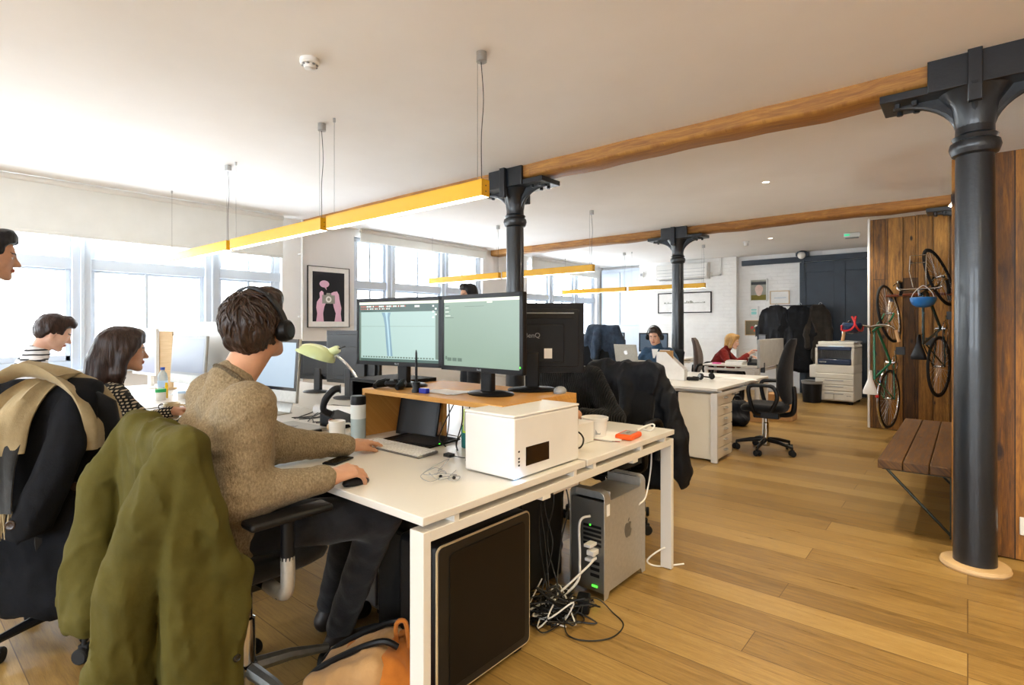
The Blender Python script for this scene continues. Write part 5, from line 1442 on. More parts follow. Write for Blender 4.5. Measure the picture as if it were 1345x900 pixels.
person('blonde woman in a dark red jumper bent over the far desk', (-3.30, 9.2), rad(-80), J, M_redknit, M_jeans, M_shoe, bob, SKIN_P, HAIR_BL, vox=.0065, female=True, hk=1.0, fold=.004, bulk=.95, collar=M_redknit)
# denim jacket on a chair in the middle row
office_chair('black swivel chair under the denim jacket in the middle row', (-4.42, 7.14), PI+.25, .47, 1.2, head=False, arms=False)
def denimj(s):
    s.rbox((0, 0, .98), (.23, .06, .34), .055, None, .03, taper=.05)
    s.cap((-.2, 0, 1.28), (.2, 0, 1.28), .055, .055, .05)
    s.chain([(-.21, 0, 1.26), (-.28, -.03, 1.05), (-.27, -.04, .84)], [.066, .07, .065], .025)
    s.chain([(.21, 0, 1.26), (.28, -.02, 1.05), (.29, -.02, .82)], [.066, .07, .065], .025)
    s.chain([(.05, .05, 1.25), (.08, .1, 1.05), (.1, .1, .85)], [.06, .065, .06], .025)
garment('jacket', 'washed blue denim jacket hung on a chair left of the silver laptop', 'jacket', (-4.36, 7.38), PI+.25, M_denim_dk, denimj, folds(.013, 14, 4, 17, .004), .012, 'jacket_cloth')
# ------------------------------------------------------------------ lamps and ceiling fittings
def pendant(x, y, L, label, big=True):
    """long yellow bar lamp hung on cables; x is its right end"""
    t = thing('pendant_lamp', label, 'lamp', (x-L/2, y, 2.0), 0, 'yellow bar pendant lamps')
    h, wd_ = .092, .058
    b = B().box(-L/2, -wd_/2, .004, L/2, -wd_/2+.003, h).box(-L/2, wd_/2-.003, .004, L/2, wd_/2, h).box(-L/2, -wd_/2, h-.003, L/2, wd_/2, h)
    b.build('housing', M_yellow, t, bev=.0008)
    for sx in (-L/2, L/2-.003): B().box(sx, -wd_/2, .004, sx+.003, wd_/2, h).build('end_cap', M_yellow, t)
    B().box(-L/2+.004, -wd_/2+.004, .003, L/2-.004, wd_/2-.004, .012).build('diffuser', M_tube, t)
    zc = H-2.0
    B().lathe([(.001, zc), (.028, zc), (.028, zc-.05), (.001, zc-.05)], 20, Matrix.Translation((L/2-.03, 0, 0))).build('ceiling_rose', M_steel, t)
    B().tube(spline([(L/2-.035, 0, zc-.04), (L/2-.02, .004, zc-.25), (L/2-.028, -.004, zc-.45), (L/2-.03, 0, h)], 6), .0022, 6).build('power_cord', M_cableblk, t)
    B().rod((L/2-.06, 0, h), (L/2-.06, 0, zc), .0012, 6).build('suspension_cable', M_cable, t)
    B().rod((-L/2+.06, 0, h), (-L/2+.06, 0, zc), .0012, 6).build('suspension_cable', M_cable, t)
    B().lathe([(.001, zc), (.009, zc), (.009, zc-.028), (.001, zc-.028)], 10, Matrix.Translation((-L/2+.06, 0, 0))).build('cable_anchor', M_steel, t)
    b = B()
    for z in (.03, .06): b.cbox((L/2+.001, 0, z), (.002, .006, .006))
    b.build('screw', M_dark, t)
    return t
for row, y in (('nearest', 2.09), ('middle', 5.84), ('farthest', 9.6)):
    for k, nm in enumerate(('right-hand', 'centre', 'window-side') if row == 'nearest' else ('right-hand', 'left-hand')):
        pendant((-1.94 if row == 'nearest' else -3.58)-1.57*k, y, 1.50, f'yellow bar pendant lamp, {nm} one of the {row} row')
t = thing('smoke_detector', 'white smoke detector on the ceiling at the top left', 'smoke detector', (-2.735, 1.543, H), 0)
B().lathe([(.05, 0), (.052, -.022), (.045, -.03), (.0, -.03)], 28).build('base', M_whiteplastic, t)
B().lathe([(.034, -.03), (.03, -.05), (.018, -.055), (0, -.055)], 24).build('sensor', M_whiteplastic, t)
b = B()
for k in range(8):
    a = k*PI/4; b.cbox((.037*math.cos(a), .037*math.sin(a), -.034), (.012, .012, .006))
b.build('vent', M_greyplastic, t)
def downlight(x, y, label, power, vis=True):
    t = thing('downlight', label, 'downlight', (x, y, H), 0, 'recessed ceiling spotlights')
    B().lathe([(.03, -.001), (.045, -.001), (.046, -.004), (.04, -.007), (.03, -.003)], 28).build('trim_ring', M_whiteplastic, t)
    B().lathe([(.001, -.002), (.03, -.002), (.03, -.004), (.001, -.004)], 24).build('lens', M_tube, t)
    spot('spotlight', (x, y, H-.03), power, (1, .80, .46) if x > -.3 and y < 4 else (1, .89, .70))
downlight(-1.552, 5.805, 'small recessed ceiling spotlight between the two beams', 100)
downlight(-2.488, 9.573, 'small recessed ceiling spotlight beyond the farther beam', 110)
for x, y, p_ in ((.9, 2.5, 110), (-.2, 2.3, 70), (1.9, 3.3, 90), (-.7, .1, 60), (.9, .2, 60), (-2.0, -1.2, 70), (.6, -2.0, 80), (-.9, 4.2, 70), (-1.4, 8.12, 90), (-5.8, -1.5, 70)):
    downlight(x, y, 'recessed ceiling spotlight added out of view to brighten the room', p_)
def added_globe(x, y, z, label, power, color=(1, .88, .68), r=.11):
    t = thing('added_globe', label, 'lamp', (x, y, z), 0, 'added globe lamps out of the picture')
    B().sphere((0, 0, 0), r, 20, 12).build('globe', M_tube, t)
    B().lathe([(.03, r-.01), (.035, r+.05), (.01, r+.06)], 16).build('cap', M_steel, t); B().rod((0, 0, r+.05), (0, 0, H-z), .003, 6).build('cord', M_cableblk, t)
    l = bpy.data.lights.new('added_globe_light', 'POINT'); l.energy = power; l.color = color; l.shadow_soft_size = r+.01
    o = bpy.data.objects.new('added_globe_light', l); COL.objects.link(o); o.location = (x, y, z-.0)
for x, y, p_, c_ in ((1.5, 1.3, 45, (1, .80, .48)), (-.6, -1.3, 40, (1, .85, .6)), (-3.4, -1.6, 40, (1, .93, .82)), (1.7, 6.4, 45, (1, .93, .82)), (.1, 10.2, 60, (1, .95, .88))):  # unseen globes added to lift the ceiling and the back of the room
    added_globe(x, y, 2.25, 'globe lamp added out of the picture to brighten the ceiling', p_, c_)
t = thing('exit_light', 'white emergency light box on the ceiling near the blue door', 'emergency light', (-1.377, 9.84, H), rad(8))
B().box(-.11, -.06, -.07, .11, .06, -.001).build('housing', M_whiteplastic, t, bev=.012)
B().box(-.09, -.045, -.085, .09, .045, -.07).build('lens', M_greyplastic, t, bev=.006)
B().box(-.10, -.063, -.05, -.03, -.0605, -.025).build('green_indicator', glow('green_sign', '#36c98a', 1.2), t)
t = thing('motion_sensor', 'small white motion sensor on the ceiling', 'sensor', (-2.896, 9.65, H), 0)
B().lathe([(.05, 0), (.05, -.025), (.04, -.03), (.038, -.07), (.03, -.08), (0, -.08)], 20).build('sensor_body', M_whiteplastic, t)

# ------------------------------------------------------------------ poster and pictures
def framed(label, loc, rz, W, Hh, fm, mount, fw=.02, mw=.05, name='framed_picture', cat='picture', d=.025):
    """local x along the wall, +z up, picture faces local -y"""
    t = thing(name, label, cat, loc, rz)
    b = B().box(-W/2, -d, 0, W/2, 0, fw).box(-W/2, -d, Hh-fw, W/2, 0, Hh).box(-W/2, -d, 0, -W/2+fw, 0, Hh).box(W/2-fw, -d, 0, W/2, 0, Hh)
    b.build('frame', fm, t, bev=.002)
    B().box(-W/2+fw*.5, -d*.6, fw*.5, W/2-fw*.5, -.002, Hh-fw*.5).build('mount', mount, t)
    return t
def flat(b, poly, d, sc=1): return b.prism(poly, d, d+.0012, frameM((0, 0, 0), (1, 0, 0), (0, 0, 1)))
# poster: pink hands holding a camera (faces +x into the room)
t = framed('black-framed poster of pink hands holding a camera, on the pier between the windows', (-6.965, 4.215, 1.30), rad(90), .66, .86, M_black, M_paper, .008)
def art(name, polys, d, m):
    b = B()
    for p in polys: flat(b, [(x, z) for x, z in p], d)
    return b.build(name, m, t)
art('dark_panel', [[(-.255, .085), (.245, .085), (.245, .785), (-.255, .785)]], .016, M_blackprint)
handL = [(-.2, .085), (-.085, .085), (-.095, .2), (-.075, .3), (-.045, .36), (-.05, .42), (-.085, .45), (-.09, .50), (-.12, .52), (-.15, .49), (-.145, .42), (-.19, .36), (-.2, .28), (-.185, .2)]
handR = [(.085, .085), (.2, .085), (.185, .2), (.195, .28), (.165, .40), (.155, .47), (.125, .52), (.07, .51), (.03, .49), (.035, .45), (.085, .43), (.06, .36), (.07, .3), (.105, .2)]
art('pink_hands', [handL, handR], .0175, M_pink)
art('speech_bubble', [[(-.075+.075*math.cos(a), .615+.05*math.sin(a)) for a in [2*PI*i/22 for i in range(22)]], [(-.075, .57), (-.045, .575), (-.04, .53)]], .0175, M_pink)
art('camera', [[(-.11, .34), (.09, .34), (.09, .46), (.03, .46), (.02, .49), (-.04, .49), (-.05, .46), (-.11, .46)]], .019, M_greyprint)
art('camera_lens', [[(-.01+.045*math.cos(a), .40+.045*math.sin(a)) for a in [2*PI*i/20 for i in range(20)]]], .0205, M_paper)
art('lens_ring', [[(-.01+.022*math.cos(a), .40+.022*math.sin(a)) for a in [2*PI*i/20 for i in range(20)]]], .022, M_greyprint)
# long drawing on the brick wall
t = framed('long black-framed line drawing on the white brick wall', (-4.80, 11.615, 1.61), 0, 1.22, .455, M_black, M_paper, .022)
b = B(); rnd = random.Random(6); x = -.46
while x < .46:
    wv = rnd.uniform(.012, .05); hh = rnd.uniform(.006, .03)*(1+.8*(x > 0)); flat(b, [(x, .215), (x+wv, .215), (x+wv, .215+hh), (x, .215+hh)], .017); x += wv+rnd.uniform(.0, .015)
flat(b, [(-.46, .21), (.46, .21), (.46, .2135), (-.46, .2135)], .017); b.build('drawn_skyline', M_greyprint, t)
# gallery beside the blue door
YW = 11.775
t = framed('white-framed painting of a pale round shape over the far monitor', (-3.285, YW, 1.83), 0, .34, .46, M_whiteplastic, M_greyprint, .022)
b = B(); flat(b, [(-.145, .025), (.145, .025), (.145, .13), (-.145, .13)], .017); b.build('olive_band', mat('olive_print', '#6d6221', '#7b7029', 9, rough=.8), t)
b = B(); flat(b, [(-.145, .34), (.145, .34), (.145, .40), (-.145, .40)], .017); b.build('dark_band', M_dark, t)
b = B(); flat(b, [(.01+.075*math.cos(a)*(1+.12*math.sin(3*a)), .225+.115*math.sin(a)) for a in [2*PI*i/24 for i in range(24)]], .0185); b.build('pale_shape', mat('pale_pink_print', '#cfae9f', '#dfc6ba', 30, rough=.8), t)
t = framed('pale framed print with a thin blue line, right of the round-shape painting', (-2.885, YW, 1.76), 0, .36, .27, M_ledge, M_paper, .014)
b = B(); flat(b, [(-.1, .12), (.12, .125), (.12, .135), (-.1, .13)], .017); b.build('blue_line', M_glow_blue, t)
t = framed('small cream card with turquoise print on the far wall', (-3.375, YW, 1.51), 0, .17, .22, M_paper, M_paper, .01)
b = B(); flat(b, [(-.05, .05), (.05, .05), (.05, .11), (-.05, .11)], .017); flat(b, [(-.05, .13), (.05, .13), (.05, .16), (-.05, .16)], .017); b.build('turquoise_print', mat('turquoise_print', '#8ecfc9', '#9edad4', 9, rough=.8), t)
t = framed('small white card with a grey scribble on the far wall', (-3.05, YW, 1.50), 0, .27, .18, M_paper, M_paper, .01)
b = B(); flat(b, [(-.08, .08), (-.03, .095), (.03, .085), (.08, .095), (.08, .105), (-.03, .108), (-.08, .092)], .017); b.build('scribble', M_greyprint, t)
t = framed('khaki framed picture with scattered coloured shapes above the far monitor', (-3.31, YW, 1.13), 0, .48, .31, M_ledge, mat('khaki_print', '#6f6248', '#7d7054', 9, rough=.8), .014)
for k, (x, z, r_, m) in enumerate(((-.1, .16, .03, M_red), (-.02, .19, .028, M_paper), (.09, .2, .04, M_ceramic), (.1, .2, .02, M_ledge), (.03, .11, .03, M_glow_blue), (-.05, .1, .022, M_orange))):
    b = B(); flat(b, [(x+r_*math.cos(a)*(1+.3*math.sin(2*a+k)), z+r_*math.sin(a)*(1+.25*math.cos(3*a))) for a in [2*PI*i/14 for i in range(14)]], .017+.0004*k); b.build('coloured_shape', m, t)

# ------------------------------------------------------------------ far wall: air conditioner, conduit, cupboards, blue door
t = thing('air_conditioner', 'white wall-mounted air conditioner above the long drawing', 'air conditioner', (-4.80, 11.615, 2.33), 0)
prof = [(0, 0), (-.15, .0), (-.205, .06), (-.21, .2), (-.19, .3), (-.15, .35), (0, .36)]
b = B().prism([(y, z) for y, z in prof], -.58, .58, frameM((0, 0, 0), (0, 1, 0), (0, 0, 1))); b.build('casing', M_whiteplastic, t, bev=.012)
b = B()
for k in range(3): b.cbox((0, -.205, .09+k*.07), (1.08, .012, .006))
b.build('front_groove', M_greyplastic, t); B().box(-.5, -.19, .0, .5, -.12, .014).build('air_flap', M_greyplastic, t)
b = B().box(-4.2, 11.58, 2.40, -3.98, 11.618, 2.45).box(-4.02, 11.58, 2.40, -3.975, 11.618, H).box(-4.22, 11.57, 2.38, -4.18, 11.618, 2.47)
tag(b.build('wall_trunking', M_whiteplastic, bev=.004), 'white cable trunking beside the air conditioner', 'trunking')
t = thing('wall_cupboard', 'white panelled cupboards in the corner by the farthest window', 'cupboard', (-6.43, 11.84, 0), 0)
B().box(-.53, -.12, .0, .53, .0, 2.7).build('carcass', M_sash, t, bev=.004)
for k in (-1, 1):
    for z0, z1 in ((.1, 1.28), (1.34, 2.62)):
        o = B().box(k*.265-.25, -.142, z0, k*.265+.25, -.121, z1).build('door', M_sash, t, bev=.004)
        B().sphere((k*.265-k*.2, -.155, z0+.1 if z0 > 1 else z1-.1), .012, 10, 6).build('knob', M_steel, o)
t = thing('alarm_box', 'small white alarm box high in the far corner', 'alarm', (-5.80, 11.61, 2.45), 0)
B().box(-.05, -.05, 0, .05, .0, .13).build('box_body', M_whiteplastic, t, bev=.008)
B().box(-.03, -.055, .03, .03, -.049, .09).build('sensor_window', M_greyplastic, t)
b = B().box(-2.51, 11.70, .02, -1.15, 11.765, 2.56)
d = struct(b.build('door_1', M_bluedoor, bev=.004))
b = B()
for x0, x1 in ((-2.5, -2.4), (-1.92, -1.74), (-1.26, -1.16)): b.box(x0, 11.682, .035, x1, 11.703, 2.545)
for z0, z1 in ((.03, .25), (1.0, 1.15), (2.36, 2.55)): b.box(-2.5, 11.685, z0, -1.16, 11.702, z1)
b.build('door_rails', M_bluedoor, d, bev=.004)
t = thing('door_track', 'dark blue sliding-door rail along the top of the far wall', 'door rail', (-2.35, 11.72, 2.60), 0)
B().box(-1.25, -.03, -.03, 1.3, .03, .075).build('rail', M_bluedoor, t, bev=.004)
for x in (-.1, 1.05):
    B().box(x-.025, -.05, -.42, x+.025, -.035, .1).build('hanger_strap', M_bluedoor, t, bev=.004)
    B().lathe([(.045, -.012), (.05, 0), (.045, .012)], 20, Matrix.Translation((x, -.05, .09)) @ Matrix.Rotation(PI/2, 4, 'X')).build('wheel', M_bluedoor, t)
B().box(1.0, -.22, -.02, 1.3, -.03, .12).build('end_bracket', M_bluedoor, t, bev=.01)
t = thing('globe_lamp', 'white globe lamp on a dark bracket above the blue door', 'lamp', (-2.44, 11.62, 2.70), 0)
B().sphere((0, -.10, -.02), .072, 20, 12).build('globe', M_ceramic, t)
B().box(-.11, -.06, -.03, .11, .05, .04).lathe([(.09, .035), (.09, .05), (.03, .07)], 20, Matrix.Translation((0, -.06, .0))).build('bracket', M_bluedoor, t)
S('baseboard_back', B().box(-5.88, 11.6, 0, -3.68, 11.62, .1).box(-3.68, 11.76, 0, -2.52, 11.78, .1), M_white)

# ------------------------------------------------------------------ coats on the rack
t = thing('coat_rack', 'dark coat stand holding the coats by the blue door', 'coat rack', (-2.45, 11.0, 0), 0)
B().rod((-.36, 0, 1.70), (.42, 0, 1.70), .010, 10).build('top_bar', M_dark, t)
for x in (-.30, .36): B().tube([(x, 0, 1.70), (x, 0, .08)], .012, 10).build('post', M_dark, t); B().box(x-.02, -.24, .005, x+.02, .24, .05).build('foot', M_dark, t, bev=.008)
def hung(x, m, wd, z0, seed, label, name='coat', y=11.0):
    def shp(s):
        s.rbox((0, 0, (1.62+z0)/2), (wd, .09, (1.66-z0)/2), .08, None, .03, taper=.1)
        s.cap((-wd*.75, 0, 1.58), (wd*.75, 0, 1.58), .075, .075, .05); s.cap((-.06, -.01, 1.66), (.06, -.01, 1.66), .055, .055, .04)
        for q in (-1, 1): s.chain([(q*wd, 0, 1.55), (q*(wd+.06), -.03, 1.25), (q*(wd+.05), -.05, .95)], [.065, .07, .06], .03)
    t = garment(name, label, 'coat', (x, y), 0, m, shp, folds(.022, 16, 2.5, seed, .006), .014, 'coat_cloth')
    B().tube(spline([(0, 0, 1.66), (0, 0, 1.71), (.02, 0, 1.745), (.045, 0, 1.735), (.05, 0, 1.715)], 5), .004, 6).build('hanger_hook', M_steel, t)
    return t
hung(-2.78, M_nylon, .2, .62, 3, 'black coat on the left of the coat stand')
hung(-2.38, M_coat, .21, .5, 8, 'long black coat on the right of the coat stand')
hung(-2.05, fabric('dark_brown_parka', '#171310', '#26201a', 500), .12, .7, 12, 'dark parka on the coat stand end nearest the copier')
t = thing('waste_bin', 'black waste bin with a grey liner beside the copier', 'bin', (-2.07, 10.55, 0), 0)
B().lathe([(.13, .0), (.14, .01), (.16, .36), (.15, .36), (.13, .02), (0, .02)], 24).build('bin_body', M_black, t)
B().lathe([(.15, .30), (.166, .35), (.17, .375), (.155, .372), (.145, .3)], 24).build('bin_liner', M_greyplastic, t)

# ------------------------------------------------------------------ copier
t = thing('copier', 'white and navy office copier in front of the blue door', 'copier', (-1.72, 10.88, 0), rad(-3))
B().box(-.29, -.32, .05, .29, .32, .52).build('lower_body', M_copier, t, bev=.012)
b = B()
for sx in (-.24, .24):
    for sy in (-.27, .27): b.cyl((sx, sy), .03, .001, .05)
b.build('caster', M_black, t)
for k, (z0, z1) in enumerate(((.07, .21), (.225, .315), (.33, .42), (.43, .51))):
    if k == 0:
        for x0, x1 in ((-.285, -.005), (.005, .285)): B().box(x0, -.334, z0, x1, -.32, z1).build('paper_drawer', M_copier, t, bev=.006)
    else: B().box(-.285, -.334, z0, .285, -.32, z1).build('paper_drawer', M_copier, t, bev=.006)
b = B()
for z in (.165, .285, .39): b.box(-.14, -.338, z, .14, -.333, z+.016)
b.build('drawer_grip', M_greyplastic, t)
B().box(-.29, -.32, .52, .29, .32, .66).box(-.29, -.1, .66, .29, .32, .95).box(-.29, -.32, .66, -.25, .3, .95).box(.25, -.32, .66, .29, .3, .95).build('upper_body', M_copier, t, bev=.008)
B().box(-.25, -.325, .66, .25, -.1, .76).build('output_tray', M_copblue, t, bev=.02)
B().box(-.25, -.335, .91, .25, -.2, .97).build('control_panel', M_copblue, t, bev=.008)
B().box(-.24, -.1, .76, .24, -.095, .93).build('output_recess', M_black, t)
B().box(-.1, -.30, .971, .13, -.22, .975).build('touch_screen', glow('pale_screen', '#b8d4e6', 1.0), t)
B().box(-.29, -.26, .955, .29, .32, 1.0).build('scanner_bed', M_copier, t, bev=.008)
B().box(-.27, -.22, 1.0, .27, .31, 1.055).build('document_feeder', M_copier, t, bev=.012)
B().box(-.02, -.18, 1.055, .26, .2, 1.075, Matrix.Rotation(rad(3), 4, 'Y')).build('feeder_tray', M_greyplastic, t, bev=.004)
B().box(-.41, -.2, .42, -.295, .2, .64).build('side_tray', M_copier, t, bev=.012)
text('maker_name', 'xerox', .045, M_whiteplastic, t, frameM((-.17, -.3262, .71), (1, 0, 0), (0, 0, 1)))
text('maker_name', 'xerox', .03, M_copblue, t, frameM((.22, -.3362, .15), (1, 0, 0), (0, 0, 1)))
# ------------------------------------------------------------------ bicycles hung on the plank wall
def bicycle(label, loc, yaw, m, saddle_m, tape_m, bars='drop', rack=False, wheel_r=.335, turn=.25, rim_m=None):
    """built upright (x forward, z up), then stood on its tail against the wall"""
    t = thing('bicycle', label, 'bicycle', group='bicycles hung on the plank wall')
    # local u = forward axis (points up the wall), v = bike's up (points out of the wall)
    U, Vv, Ww = Vector((0, 0, 1)), Vector((math.sin(yaw), -math.cos(yaw), 0)), None
    M = frameM(loc, U, Vv)        # x -> up, y -> out of the wall, z -> sideways
    P = lambda f, u, s=0: M @ Vector((f, u, s))
    rear, front, bb, seat, head, hb = (0, 0), (1.02, 0), (.43, -.055), (.27, .46), (.83, .50), (.86, .40)
    def wheel(f, name, ang=0):
        R = Matrix.Translation(P(f, 0)) @ M.to_3x3().to_4x4() @ Matrix.Rotation(ang, 4, 'Y' if False else (0, 1, 0))
        w_ = bpy.data.objects.new(name, None)
        ring = [(wheel_r*math.cos(2*PI*i/48), wheel_r*math.sin(2*PI*i/48), 0) for i in range(48)]
        o = B().tube(ring, .0155, 8, closed=True, M=R).build('wheel', M_tyre, t)
        rr = wheel_r-.02
        B().tube([(rr*math.cos(2*PI*i/48), rr*math.sin(2*PI*i/48), 0) for i in range(48)], .009, 8, closed=True, M=R).build('rim', rim_m or M_chrome, o)
        b = B()
        for k in range(28):
            a = 2*PI*k/28; c = a+(.5 if k % 2 else -.5)
            b.tube([(.018*math.cos(c), .018*math.sin(c), .02*(1 if (k//2) % 2 else -1)), (rr*math.cos(a), rr*math.sin(a), 0)], .0011, 4, M=R)
        b.build('spokes', M_steel, o)
        B().lathe([(.008, -.05), (.008, -.035), (.022, -.03), (.014, -.02), (.014, .02), (.022, .03), (.008, .035), (.008, .05)], 14, R).build('hub', M_chrome, o)
    wheel(0, 'rear'); wheel(1.02, 'front', turn)
    b = B()
    tb = lambda a, c, r, s0=0, s1=0: b.tube([P(a[0], a[1], s0), P(c[0], c[1], s1)], r, 10)
    tb(bb, seat, .014); tb(seat, (.82, .47), .013); tb(bb, hb, .0155); tb((.80, .53), (.865, .33), .018)
    for s in (-1, 1):
        tb(rear, bb, .008, s*.055, s*.03); tb(rear, (seat[0]-.02, seat[1]-.05), .007, s*.055, s*.015)
    b.build('frame', m, t)
    b = B()
    for s in (-1, 1): b.tube(spline([P(.865, .34, s*.02), P(.9, .22, s*.045), P(.95, .09, s*.048), P(1.02, 0, s*.05)], 5), [.012]*6+[.01]*10, 8)
    b.build('fork', m, t)
    # saddle
    pts = [(.10, .60, .075), (.14, .61, .072), (.2, .605, .05), (.27, .598, .026), (.33, .592, .02), (.37, .585, .012)]
    rings = []
    for f, u, hw in pts:
        rings.append([tuple(P(f, u+(.016 if math.sin(a) > 0 else .026)*math.sin(a)-.012*(abs(math.cos(a))**2), hw*math.cos(a))) for a in [2*PI*i/16 for i in range(16)]])
    o = B().loft(rings).build('saddle', saddle_m, t)
    B().tube([P(.255, .50), P(.235, .585)], .0125, 10).build('seat_post', M_chrome, t)
    B().tube([P(.80, .53), P(.79, .57), P(.86, .585)], .012, 8).build('stem', M_chrome, t)
    b = B()
    if bars == 'drop':
        for s in (-1, 1): b.tube(spline([P(.86, .585, 0), P(.86, .585, s*.17), P(.90, .58, s*.2), P(.95, .55, s*.205), (P(.95, .47, s*.21)), P(.88, .44, s*.215), P(.80, .45, s*.22)], 6), .0135, 8)
    else:
        for s in (-1, 1): b.tube(spline([P(.86, .585, 0), P(.88, .60, s*.1), P(.87, .62, s*.2), P(.80, .61, s*.27), P(.72, .6, s*.28)], 6), .013, 8)
    b.build('handlebar', M_chrome, t)
    b = B()
    for s in (-1, 1):
        if bars == 'drop': b.tube(spline([P(.95, .47, s*.21), P(.88, .44, s*.215), P(.80, .45, s*.22)], 6), .0165, 8)
        else: b.tube([P(.83, .616, s*.255), P(.70, .6, s*.28)], .0175, 8)
    b.build('grip', tape_m, t)
    for s in (-1, 1): B().tube(spline([P(.88, .60, s*.19), P(.93, .64, s*.19), P(.9, .69, s*.2)], 5), .006, 6).build('brake_lever', M_chrome, t)
    R = Matrix.Translation(P(bb[0], bb[1])) @ M.to_3x3().to_4x4()
    o = B().tube([(.09*math.cos(2*PI*i/32), .09*math.sin(2*PI*i/32), .045) for i in range(32)], .005, 6, closed=True, M=R).lathe([(.02, -.05), (.02, .05)], 12, R).build('chainring', M_chrome, t)
    for s, a in ((1, .5), (-1, .5+PI)):
        e = Vector((.17*math.cos(a), .17*math.sin(a), s*.07))
        B().tube([R @ Vector((0, 0, s*.06)), R @ e], .009, 8).build('crank', M_chrome, t)
        B().box(e.x-.045, e.y-.012, e.z+s*.01 if s > 0 else e.z-.1, e.x+.045, e.y+.012, e.z+.1 if s > 0 else e.z-.01, R).build('pedal', M_dark, t)
    b = B()
    for q in (-1, 1): b.tube([P(bb[0], bb[1]+q*.088, .045), P(0, q*.035, .045)], .004, 5)
    b.build('chain', M_dark, t)
    if rack:
        b = B()
        b.tube(spline([P(1.06, .62, .075), P(1.22, .60, .075), P(1.22, .60, -.075), P(1.06, .62, -.075)], 1), .006, 8).tube([P(1.06, .62, .075), P(.88, .56, .06)], .006, 8).tube([P(1.06, .62, -.075), P(.88, .56, -.06)], .006, 8).tube([P(1.14, .61, .075), P(1.14, .61, -.075)], .005, 6)
        b.build('front_rack', M_chrome, t)
    else:
        b = B()
        R0 = Matrix.Translation(P(0, 0)) @ M.to_3x3().to_4x4(); mr = wheel_r+.03
        b.tube([R0 @ Vector((mr*math.cos(a), mr*math.sin(a), 0)) for a in [.35+2.3*i/20 for i in range(21)]], .012, 8)
        b.build('mudguard', M_chrome, t)
        B().sphere(tuple(P(.06, .38)), .02, 10, 6).build('rear_light', M_red, t)
    return t
bicycle('green bicycle with a white saddle hanging on the left of the plank wall', (-.72, 7.86, .45), rad(-12), M_green_bike, M_whiteplastic, M_tan, 'flat', wheel_r=.335, turn=.16)
bicycle('dark bicycle with a black saddle hanging higher on the plank wall', (-.25, 7.84, .86), rad(-15), M_teal_bike, M_black, M_black, 'drop', True, turn=.3, rim_m=M_dark)
# helmets
t = thing('cycle_helmet', 'blue cycle helmet hanging upside down from the dark bicycle', 'helmet', (-.36, 7.16, 1.60), rad(10))
outer = [(.0, -.085), (.06, -.078), (.1, -.05), (.118, -.01), (.12, .02)]
MS = Matrix.Diagonal((.95, 1.2, 1, 1))
B().lathe(outer+[(.112, .024), (.105, .0), (.09, -.045), (.05, -.068), (.0, -.072)], 32, MS).build('shell', M_bluehelm, t)
B().lathe([(.0, -.066), (.05, -.062), (.088, -.04), (.103, .0), (.1, .015), (.095, -.005), (.06, -.05), (0, -.056)], 28, MS).build('liner', M_rubber, t)
b = B()
for s in (-1, 1): b.tube(spline([(s*.1, .04, .01), (s*.08, .02, .07), (s*.03, .0, .13), (0, 0, .15)], 6), .004, 6)
b.build('strap', M_paper, t)
t = thing('handlebar_helmet', 'dark blue helmet with red straps hanging on the green bicycle', 'helmet', (-1.02, 7.30, 1.33), rad(20))
B().lathe([(.0, -.1), (.06, -.09), (.1, -.05), (.115, 0), (.1, .03), (.09, .0), (.05, -.06), (0, -.07)], 28, Matrix.Diagonal((.9, 1.15, 1, 1))).build('shell', M_copblue, t)
b = B()
for s in (-1, 1): b.tube(spline([(s*.105, -.01, .0), (s*.1, .0, -.06), (s*.04, -.11, -.05), (0, -.125, .02), (s*.02, -.08, .1)], 6), .011, 6)
b.build('strap', M_red, t)
t = thing('wall_rack', 'wooden peg bar that the bicycles rest on, fixed to the plank wall', 'rack', (-.45, 8.36, 1.68), 0)
B().tube([(-.3, -.5, .0), (.0, -.52, .01), (.5, -.5, .0)], .016, 8).build('bar', M_walnut, t)
for x in (-.28, .3): B().tube([(x, .02, 0), (x, -.5, 0)], .014, 8).build('arm', M_dark, t); B().box(x-.04, .0, -.05, x+.04, .018, .05).build('wall_plate', M_dark, t)
# lamp shade over the partition
t = thing('hanging_lamp', 'white cone lamp peeking over the plank partition', 'lamp', (.02, 6.3, 2.42), 0)
B().lathe([(.03, .16), (.035, .15), (.15, .0), (.155, -.012), (.148, -.01), (.03, .14)], 28).build('shade', M_paper, t)
B().rod((0, 0, .15), (0, 0, H-2.42), .004, 6).build('cord', M_cableblk, t)
B().sphere((0, 0, .03), .045, 14, 8).build('bulb', M_tube, t)
l = bpy.data.lights.new('added_bulb_light', 'POINT'); l.energy = 45; l.color = (1, .92, .8); l.shadow_soft_size = .05  # bulb and its light added to the shade to brighten the ceiling
lo = bpy.data.objects.new('added_bulb_light', l); COL.objects.link(lo); lo.parent = t; lo.location = (0, 0, -.04)

